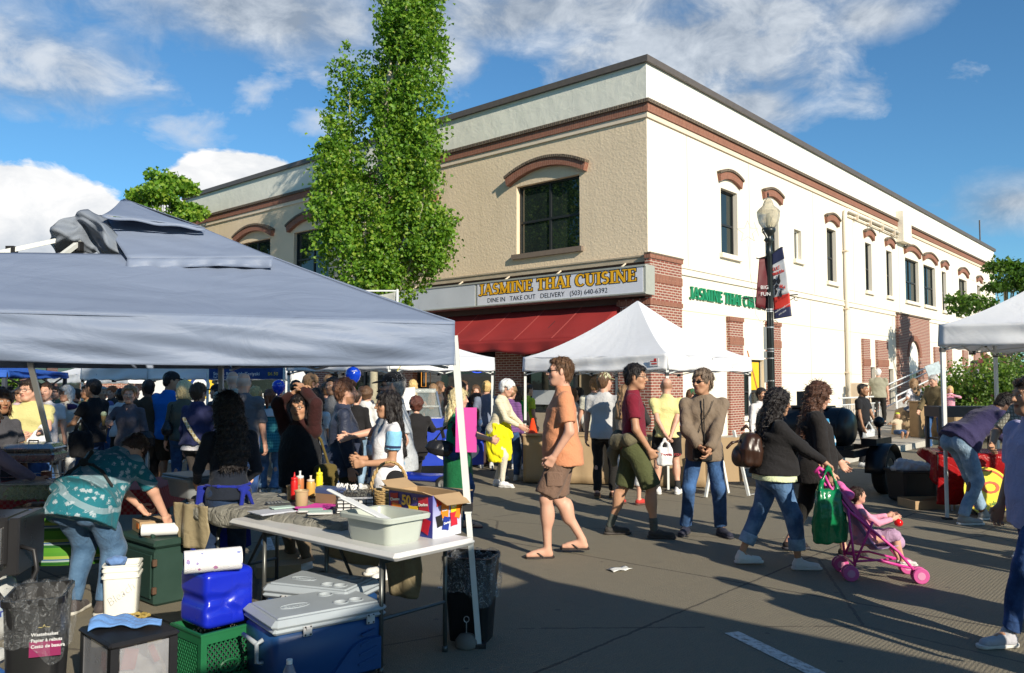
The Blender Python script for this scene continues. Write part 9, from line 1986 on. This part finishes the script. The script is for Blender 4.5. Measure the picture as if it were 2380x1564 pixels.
person('tall man in a black cap, sunglasses and a grey speckled tee shirt',L3(918,7.75),97,h=HT(7.75,868),dist=7.7,skin='fair',hair='grey',hs='crop',hat='front',hatm=C('black_cap_cloth',(.018,.018,.02)),glasses='dark',top='tee',tm=C('speckled_grey_tee',(.40,.42,.44),pat='floral',c2=(.5,.52,.54),sc=3),bot='pants',bm=C('light_denim',(.20,.32,.45)),w=1.25,belly=.7,lh=(-.26,-.02,.86),rh=(.1,.42,1.12),sleeve=.8,hem=-.12,lp=(-.4,-1,0))
w2=at(860,1060,7.4);cpq=thing('paper_cup','white paper cup held by the man in the black cap','cup',(w2.x,w2.y,w2.z));m_=MB();m_.lathe([(.028,0),(.038,.10),(.036,.10),(.027,.004)],(0,0,0),16);m_.build('cup',mat('foam_white',(.55,.55,.6),.6),cpq,True)
cp2=I
# ---- crowd under the tents on the left (all individually posed)
def cr(label,u,d,vt,face,**k):
 k.setdefault('dist',d);return person(label,L3(u,d),face,h=HT(d,vt),**k)
jn=C('dark_denim',(.02,.05,.14));bk_=C('black_trouser',(.016,.015,.014));md=C('mid_denim',(.035,.085,.20));lt_=C('light_denim',(.20,.32,.45))
cr('man in a yellow polo and glasses holding a white bag at the far left',72,9.3,884,205,skin='fair',hair='dark',hs='short',top='polo',tm=C('soft_yellow_polo',(.50,.46,.20)),bm=jn,glasses='wire',w=1.12,rh=(.08,.36,1.10),lh=(-.06,.37,1.09),rp=(1,-.8,-.2),lp=(-1,-.8,-.2),head=(-38,0,0),belt=1,hem=-.02)
q=GD(98,9.0,.78);carrier('thin white carrier bag held by the man in the yellow polo',tuple(q),.2,.24,.36,bgm)
cr('young man in a white printed tee shirt beside the yellow polo man',108,11.0,891,210,hair='dark',hs='crop',top='tee',tm=C('white_tee',(.62,.60,.62)),bm=md,head=(-20,0,0))
I=cr('white haired woman in a white jacket with a navy collar eating from a plate',157,12.3,899,190,fem=True,skin='fair',hair='white',hs='bob',top='jacket',tm=C('off_white_jacket',(.56,.55,.50)),bm=C('white_trouser',(.66,.66,.64)),glasses='wire',rh=(.12,.34,1.12),lh=(-.12,.34,1.12),rp=(1,-.8,-.5),lp=(-1,-.8,-.5),head=(-30,2,0),hem=-.32,w=1.05)
U=I['U'];child(I,'navy_collar',C('navy_collar_cloth',(.02,.015,.08)),lambda Q,I:(Q.ell(U(0,.02,.46),(.17,.13,.06),k=.02),Q.ell(U(0,.14,.42),(.05,.08,.14),k=.01,op='-')),.012)
w2=W2(I,(0,.42,1.16*I['s']));pq=thing('paper_plate','plate of yellow food held by the white haired woman','plate',w2);m_=MB();m_.lathe([(.07,0),(.115,.012),(.07,.006)],(0,0,0),18);m_.build('plate',M_PAPER,pq);Q=SDF(.01);Q.ell((0,0,.03),(.08,.07,.03));Q.rough(.01,folds(2,50));mesh_obj('food',[Q.mesh()],mat('yellow_food',(.5,.35,.06),.7,noise=.4),pq)
cr('dark haired man in a black tee shirt in profile facing left',219,11.4,884,75,skin='tan',hair='black',hs='short',top='tee',tm=C('black_tee',(.012,.012,.014)),bm=jn,w=1.05,lh=(-.15,.35,1.05),rh=(.2,.1,.8))
q=GD(192,11.0,.62);carrier('black cloth bag carried by the man in the black tee shirt',tuple(q),0,.30,.48,cloth('black_bag_cloth',(.012,.012,.014)))
I=cr('woman in a grey v neck top and jeans holding an ice cream cone',302,10.7,898,176,fem=True,skin='fair',hair='lbrown',hs='bun',top='sweater',tm=C('plum_grey_top',(.085,.08,.10)),bm=md,vneck=True,rh=(.17,.26,1.20),lh=(-.24,.05,.85),rp=(1,-.8,-.5),head=(22,0,0),curl=(.8,.4))
w2=W2(I,I['wri'][1]+A3(0,.08,.05));ic=thing('ice_cream_cone','ice cream cone with a pale green scoop held by the woman in grey','ice cream',w2);m_=MB();m_.lathe([(.012,-.07),(.030,.05),(.028,.05)],(0,0,0),14);m_.build('cone',mat('wafer',(.45,.25,.08),.8),ic,True);Q=SDF(.008);Q.ell((0,0,.075),(.036,.036,.035));mesh_obj('scoop',[Q.mesh()],mat('mint_scoop',(.55,.60,.35),.5),ic)
U=I['U'];belongs(I,'shoulder_bag','black shoulder bag on the hip of the woman with the ice cream','bag',mat('black_leather',(.014,.014,.016)),lambda Q,I:(Q.loft(U(-.24,.02,-.08),U(-.24,.02,.16),A3(.6,1,0),[(0,.15,.06,0,0),(.6,.16,.08,0,0),(1,.10,.04,0,0)],rnd=.03),Q.chain([U(-.24,0,.15),U(-.19,0,.35),U(-.14,0,.47)],[.012]*3)))
cr('man in a dark brown shirt and black trousers seen from behind',346,11.9,884,20,skin='dark',hair='black',hs='crop',top='tee',tm=C('dark_brown_shirt',(.06,.045,.03)),bm=bk_,shoe=('shoe',(.02,.02,.02),(.03,.03,.03)),head=(25,0,0))
I=cr('man in a bright blue shirt and black cap talking on a phone',394,11.9,866,350,skin='tan',hair='black',hs='short',hat='front',hatm=C('black_cap_cloth',(.018,.018,.02)),top='tee',tm=C('bright_blue_shirt',(.008,.14,.50)),bot='shorts',bm=C('dark_brown_short',(.045,.035,.025)),shoe=('sneaker',(.12,.11,.10)),w=1.18,rh=(.16,.12,1.52),rp=(1,.3,-.8),lh=(-.26,.02,.84),knee_len=1.0,head=(-60,8,0),hem=-.14)
w2=W2(I,I['wri'][1]+A3(0,.0,.08));ph=thing('mobile_phone','small phone held to the ear by the man in the bright blue shirt','phone',w2);m_=MB();m_.box((0,0,0),(.02,.045,.10),bev=.006);m_.build('phone_body',mat('phone_silver',(.5,.5,.52),.3),ph)
I=cr('woman with short pale blond hair in a grey green cardigan, black bag on her shoulder',430,11.4,888,10,fem=True,skin='fair',hair='pale',hs='bob',top='sweater',tm=C('grey_green_knit',(.10,.105,.08)),bm=md,flare=.03,w=1.08)
U=I['U'];belongs(I,'shoulder_bag','small black bag behind the shoulder of the blond woman in grey green','bag',mat('black_leather',(.014,.014,.016)),lambda Q,I:(Q.loft(U(-.20,-.12,.02),U(-.20,-.12,.24),A3(.5,1,0),[(0,.08,.06,0,0),(.4,.10,.07,0,0),(1,.04,.03,0,0)],rnd=.03),Q.chain([U(-.19,-.1,.22),U(-.15,-.08,.47)],[.01]*2)))
I=cr('woman in a navy hooded sweatshirt with a patterned strap across her back',461,10.4,893,340,fem=True,skin='fair',hair=(.07,.04,.025),hs='bun',top='jacket',tm=C('navy_hoodie_cloth',(.03,.035,.10)),bm=C('grey_trouser',(.06,.05,.045)),w=1.15,hem=-.02)
U=I['U'];child(I,'patterned_strap',C('gold_pattern_strap',(.45,.35,.15),pat='check',c2=(.6,.55,.4),sc=.4),lambda Q,I:Q.chain([U(-.10,-.145,.33),U(.02,-.175,.20),U(.13,-.165,.06),U(.17,-.12,.0)],[.022]*4),.010);child(I,'shirt_tail',C('white_tee',(.62,.60,.62)),lambda Q,I:Q.loft(U(0,0,-.10),U(0,0,0),(1,0,0),[(0,.205,.165,0,-.01),(1,.20,.16,0,0)]),.011)
cr('bald man in a dark grey shirt with a khaki collar seen from behind',566,10.2,868,0,skin='fair',hair='grey',hs='buzz',top='polo',tm=C('charcoal_shirt',(.11,.11,.125)),collar=C('khaki_collar',(.32,.28,.18)),bm=jn,w=1.25,sleeve=.9,hem=-.1)
cr('balding man in a pale patterned shirt left of the bald man in grey',541,12.2,864,10,skin='fair',hair='grey',hs='buzz',top='tee',tm=C('pale_pattern_shirt2',(.45,.42,.34),pat='floral',c2=(.3,.28,.24)),bm=jn)
cr('light blond girl in black between the bald man and the blue balloon',594,12.0,900,15,fem=True,skin='fair',hair='blond',hs='shoulder',top='tee',tm=C('black_tee',(.012,.012,.014)),bm=bk_)
I=cr('young woman with reddish hair in a teal plaid strappy top and flared jeans',628,11.9,907,355,fem=True,skin='fair',hair='auburn',hs='pony',top='tank',tm=C('teal_plaid',(.012,.13,.17),pat='plaid',c2=(.06,.28,.33)),bm=C('flared_denim',(.10,.18,.30),pat='denim'),flare=.045,hem=-.22,w=.98,loose=1.15,rh=(.24,.0,.85))
U=I['U'];child(I,'white_yoke',C('white_tee',(.62,.60,.62)),lambda Q,I:(Q.loft(U(0,0,.36),U(0,0,.50),(1,0,0),[(0,.168,.125,0,0),(.6,.165,.10,0,0),(1,.09,.07,0,0)]),Q.ell(U(.16,-.01,.42),(.06,.06,.06)),Q.ell(U(-.16,-.01,.42),(.06,.06,.06))),.012)
cr('woman with dark curly hair and a white top seen from behind',735,10.2,907,345,fem=True,skin='tan',hair='black',hs='curly_long',top='tee',tm=C('white_grey_top',(.55,.55,.56)),bm=jn)
cr('black haired woman glancing back beside the curly haired woman in white',716,10.8,906,100,fem=True,skin='fair',hair='black',hs='bun',top='tee',tm=C('black_tee',(.012,.012,.014)),bm=jn)
cr('curly blond man with glasses in a yellow shirt',722,13.0,873,305,skin='fair',hair='lbrown',hs='curly',top='tee',tm=C('yellow_shirt',(.70,.55,.05)),glasses='wire',w=1.1,bm=jn)
cr('person in a red shirt behind the navy windbreaker man',760,12.6,890,15,skin='fair',hair='brown',hs='short',top='tee',tm=C('red_shirt',(.45,.03,.02)),w=1.1,bm=jn)
cr('black haired young man half hidden behind the navy windbreaker man',776,11.6,878,150,skin='tan',hair='black',hs='short',top='tee',tm=C('grey_tee2',(.2,.2,.2)),bm=jn)
cr('short haired person taller than the red shirt person, by the brick wall',764,14.0,873,10,skin='fair',hair='lbrown',hs='short',top='tee',tm=C('maroon_dark',(.12,.03,.03)),bm=jn)
cr('woman in a fitted black top and light jeans seen from behind',829,12.4,908,350,fem=True,skin='fair',hair='dark',hs='crop',top='sweater',tm=C('black_knit',(.014,.013,.014)),bm=lt_,w=1.05)
cr('person in a white hooded jacket right of the woman in the black top',852,13.2,902,340,skin='fair',hair='brown',hs='curly',top='jacket',tm=C('white_hooded_jacket',(.62,.62,.60)),bm=jn)
cr('bald person behind the white hooded jacket',842,15.0,897,20,skin='fair',hair='grey',hs='buzz',top='tee',tm=C('white_tee',(.62,.60,.62)),bm=jn)
tops=['tee','sweater','jacket','tee']
far=[(20,12.2,903,250,'brown','short',(.05,.05,.06),'person in a dark top cut off by the left edge behind the roaster',0),(46,13.5,905,240,'brown','bun',(.45,.35,.38),'woman with tied brown hair behind the yellow polo man',1),(63,14.0,898,200,'dark','short',(.35,.34,.15),'dark haired man in khaki between the two at the far left',0),(205,14,896,150,'dark','short',(.10,.12,.06),'person in a green striped shirt behind the black tee shirt man',0),(178,14.5,905,120,'dark','bun',(.12,.05,.03),'brown topped woman right of the white haired woman',1),(238,14.6,899,240,'grey','crop',(.10,.12,.30),'grey haired man in blue, profile right, behind the black tee shirt',0),(262,15.2,900,170,'red','curly',(.05,.05,.05),'red haired person behind the woman with ice cream',1),(283,13.6,905,20,'black','bun',(.5,.5,.5),'dark haired person in white left of the ice cream woman',1),(312,14.3,897,240,'brown','buzz',(.06,.05,.04),'bald man behind the ice cream woman',0),(415,16.5,893,200,'lbrown','curly',(.2,.2,.2),'fair haired head between the blue shirt and the blond woman',1),(505,13.6,895,80,'dark','short',(.05,.06,.08),'person in a dark baseball cap left of the bald men',0),(520,12.8,903,30,'dark','short',(.30,.02,.12),'person in magenta right of the tent leg',0),(652,15.4,888,10,'dark','short',(.03,.03,.03),'dark haired head behind the lower balloon',0),(688,14.2,886,350,'dark','bun',(.06,.04,.03),'dark haired woman right of the lower balloon',1),(898,13.8,899,60,'grey','short',(.3,.28,.22),'person in a tan shirt behind the black cap man',0),(960,17.5,884,10,'blond','long',(.05,.05,.06),'long blond haired woman by the shop door',1),(1007,18,893,340,'lbrown','long',(.08,.06,.05),'light brown haired girl outside the shop window',1),(1022,18.4,888,280,'brown','long',(.06,.05,.05),'brown haired girl in profile outside the shop window',1),(1046,16.3,900,320,'auburn','long',(.45,.42,.35),'reddish haired woman beside the man in the beige tee',1),(1055,15.0,912,320,'grey','buzz',(.50,.47,.40),'balding man in a beige tee behind the woman in green',0),(1345,14.6,902,60,'black','short',(.03,.03,.03),'dark person behind the orange shirt man',0),(1332,13.8,905,330,'brown','short',(.5,.5,.46),'person in white behind the back of the orange shirt man',0),(1470,13.9,905,20,'dark','short',(.03,.03,.03),'person in black behind the maroon shirt man',0),(0,7.4,905,240,'brown','shoulder',(.06,.06,.07),'person in dark grey at the left edge in front of the crowd',1),(132,15.5,900,170,'dark','short',(.1,.15,.1),'green shirted person behind the white tee young man',0)]
for i,(u,d,vt,fc,hr,hs_2,tc3,lab,fm) in enumerate(far):
 cr(lab,u,d,vt,fc,fem=bool(fm),skin=('fair','tan','fair','brown')[i%4],hair=hr,hs=hs_2,top=tops[i%4],tm=C('crowd_top_%d'%i,tc3),bm=(jn,bk_,md)[i%3],rh=(.24,.05+.05*(i%3),.82+.06*(i%4)),**({'hat':'front','hatm':C('black_cap_cloth',0)}if 'cap' in lab else{}))
cr('person in a mauve sleeve reaching toward the roaster, cut off by the left edge',-30,6.3,935,300,fem=True,skin='fair',hair='brown',hs='short',top='sweater',tm=C('mauve_knit',(.20,.16,.24)),bm=jn,rh=(.12,.5,.95),lh=(-.2,.4,.9))
r=random.Random(12)
unseen=[(3.9,4.9),(4.6,4.0),(5.6,5.3),(5.2,6.6),(6.5,6.0),(7.2,7.4),(4.6,2.2),(5.4,2.9),(6.8,4.6),(3.7,3.6),(6.3,3.4),(7.9,5.6),(8.2,8.4),(6.1,8.0)]
for i,(x,y) in enumerate(unseen):
 if x<.66*y+.35:x=.66*y+.5
 person(['shopper standing outside the right edge in a %s top'%c for c in('grey','white','black','blue','green','red','tan','brown','navy','cream','olive','teal','pink','purple')][i],(x,y,0),r.uniform(0,360),h=r.uniform(1.62,1.85),dist=16,fem=i%2==0,hair=['dark','brown','black','grey'][i%4],hs='short' if i%2 else 'shoulder',top='tee',tm=C('unseen_top_%d'%i,[(.3,.3,.3),(.6,.6,.6),(.02,.02,.02),(.03,.08,.3),(.03,.2,.06),(.4,.03,.03),(.4,.3,.2),(.12,.07,.04),(.02,.03,.1),(.6,.55,.4),(.12,.12,.05),(.02,.2,.2),(.6,.2,.3),(.2,.05,.25)][i]),bm=jn,w=1.05,group='shoppers outside the right edge')
for i,(x,y,R0) in enumerate(((3.2,1.8,2.6),)):  # unseen tree added so that its crown shades the left crowd
 t=thing('street_tree','unseen tree added beside the camera, crown set overhead to shade the left crowd','tree',(x,y,0),0,'unseen trees added for shade');rr=random.Random(70+i);pts,sz=[],[]
 mb=MB();mb.tube([(0,0,0),(0,.05,2),(-.1,0,4),(-1.0,.3,7.5)],[.12,.10,.09,.03],8)
 for k in range(34):
  a=rr.uniform(0,2*PI);f=rr.random();c=Vector((-1.6+math.cos(a)*R0*.75*rr.random()**.5,.4+math.sin(a)*R0*.75*rr.random()**.5,6.2+3.4*f));mb.tube([(-.1,0,3.6+2*f),c],[.03,.01],5)
  for j in range(170):v=Vector((rr.gauss(0,1),rr.gauss(0,1),rr.gauss(0,1))).normalized()*R0*.38*rr.random()**.4;pts.append(tuple(c+v));sz.append(rr.uniform(.16,.28))
 mb.build('trunk',M_BARK,t);leaves('crown',pts,sz,LEAF_DARK,t,80+i)
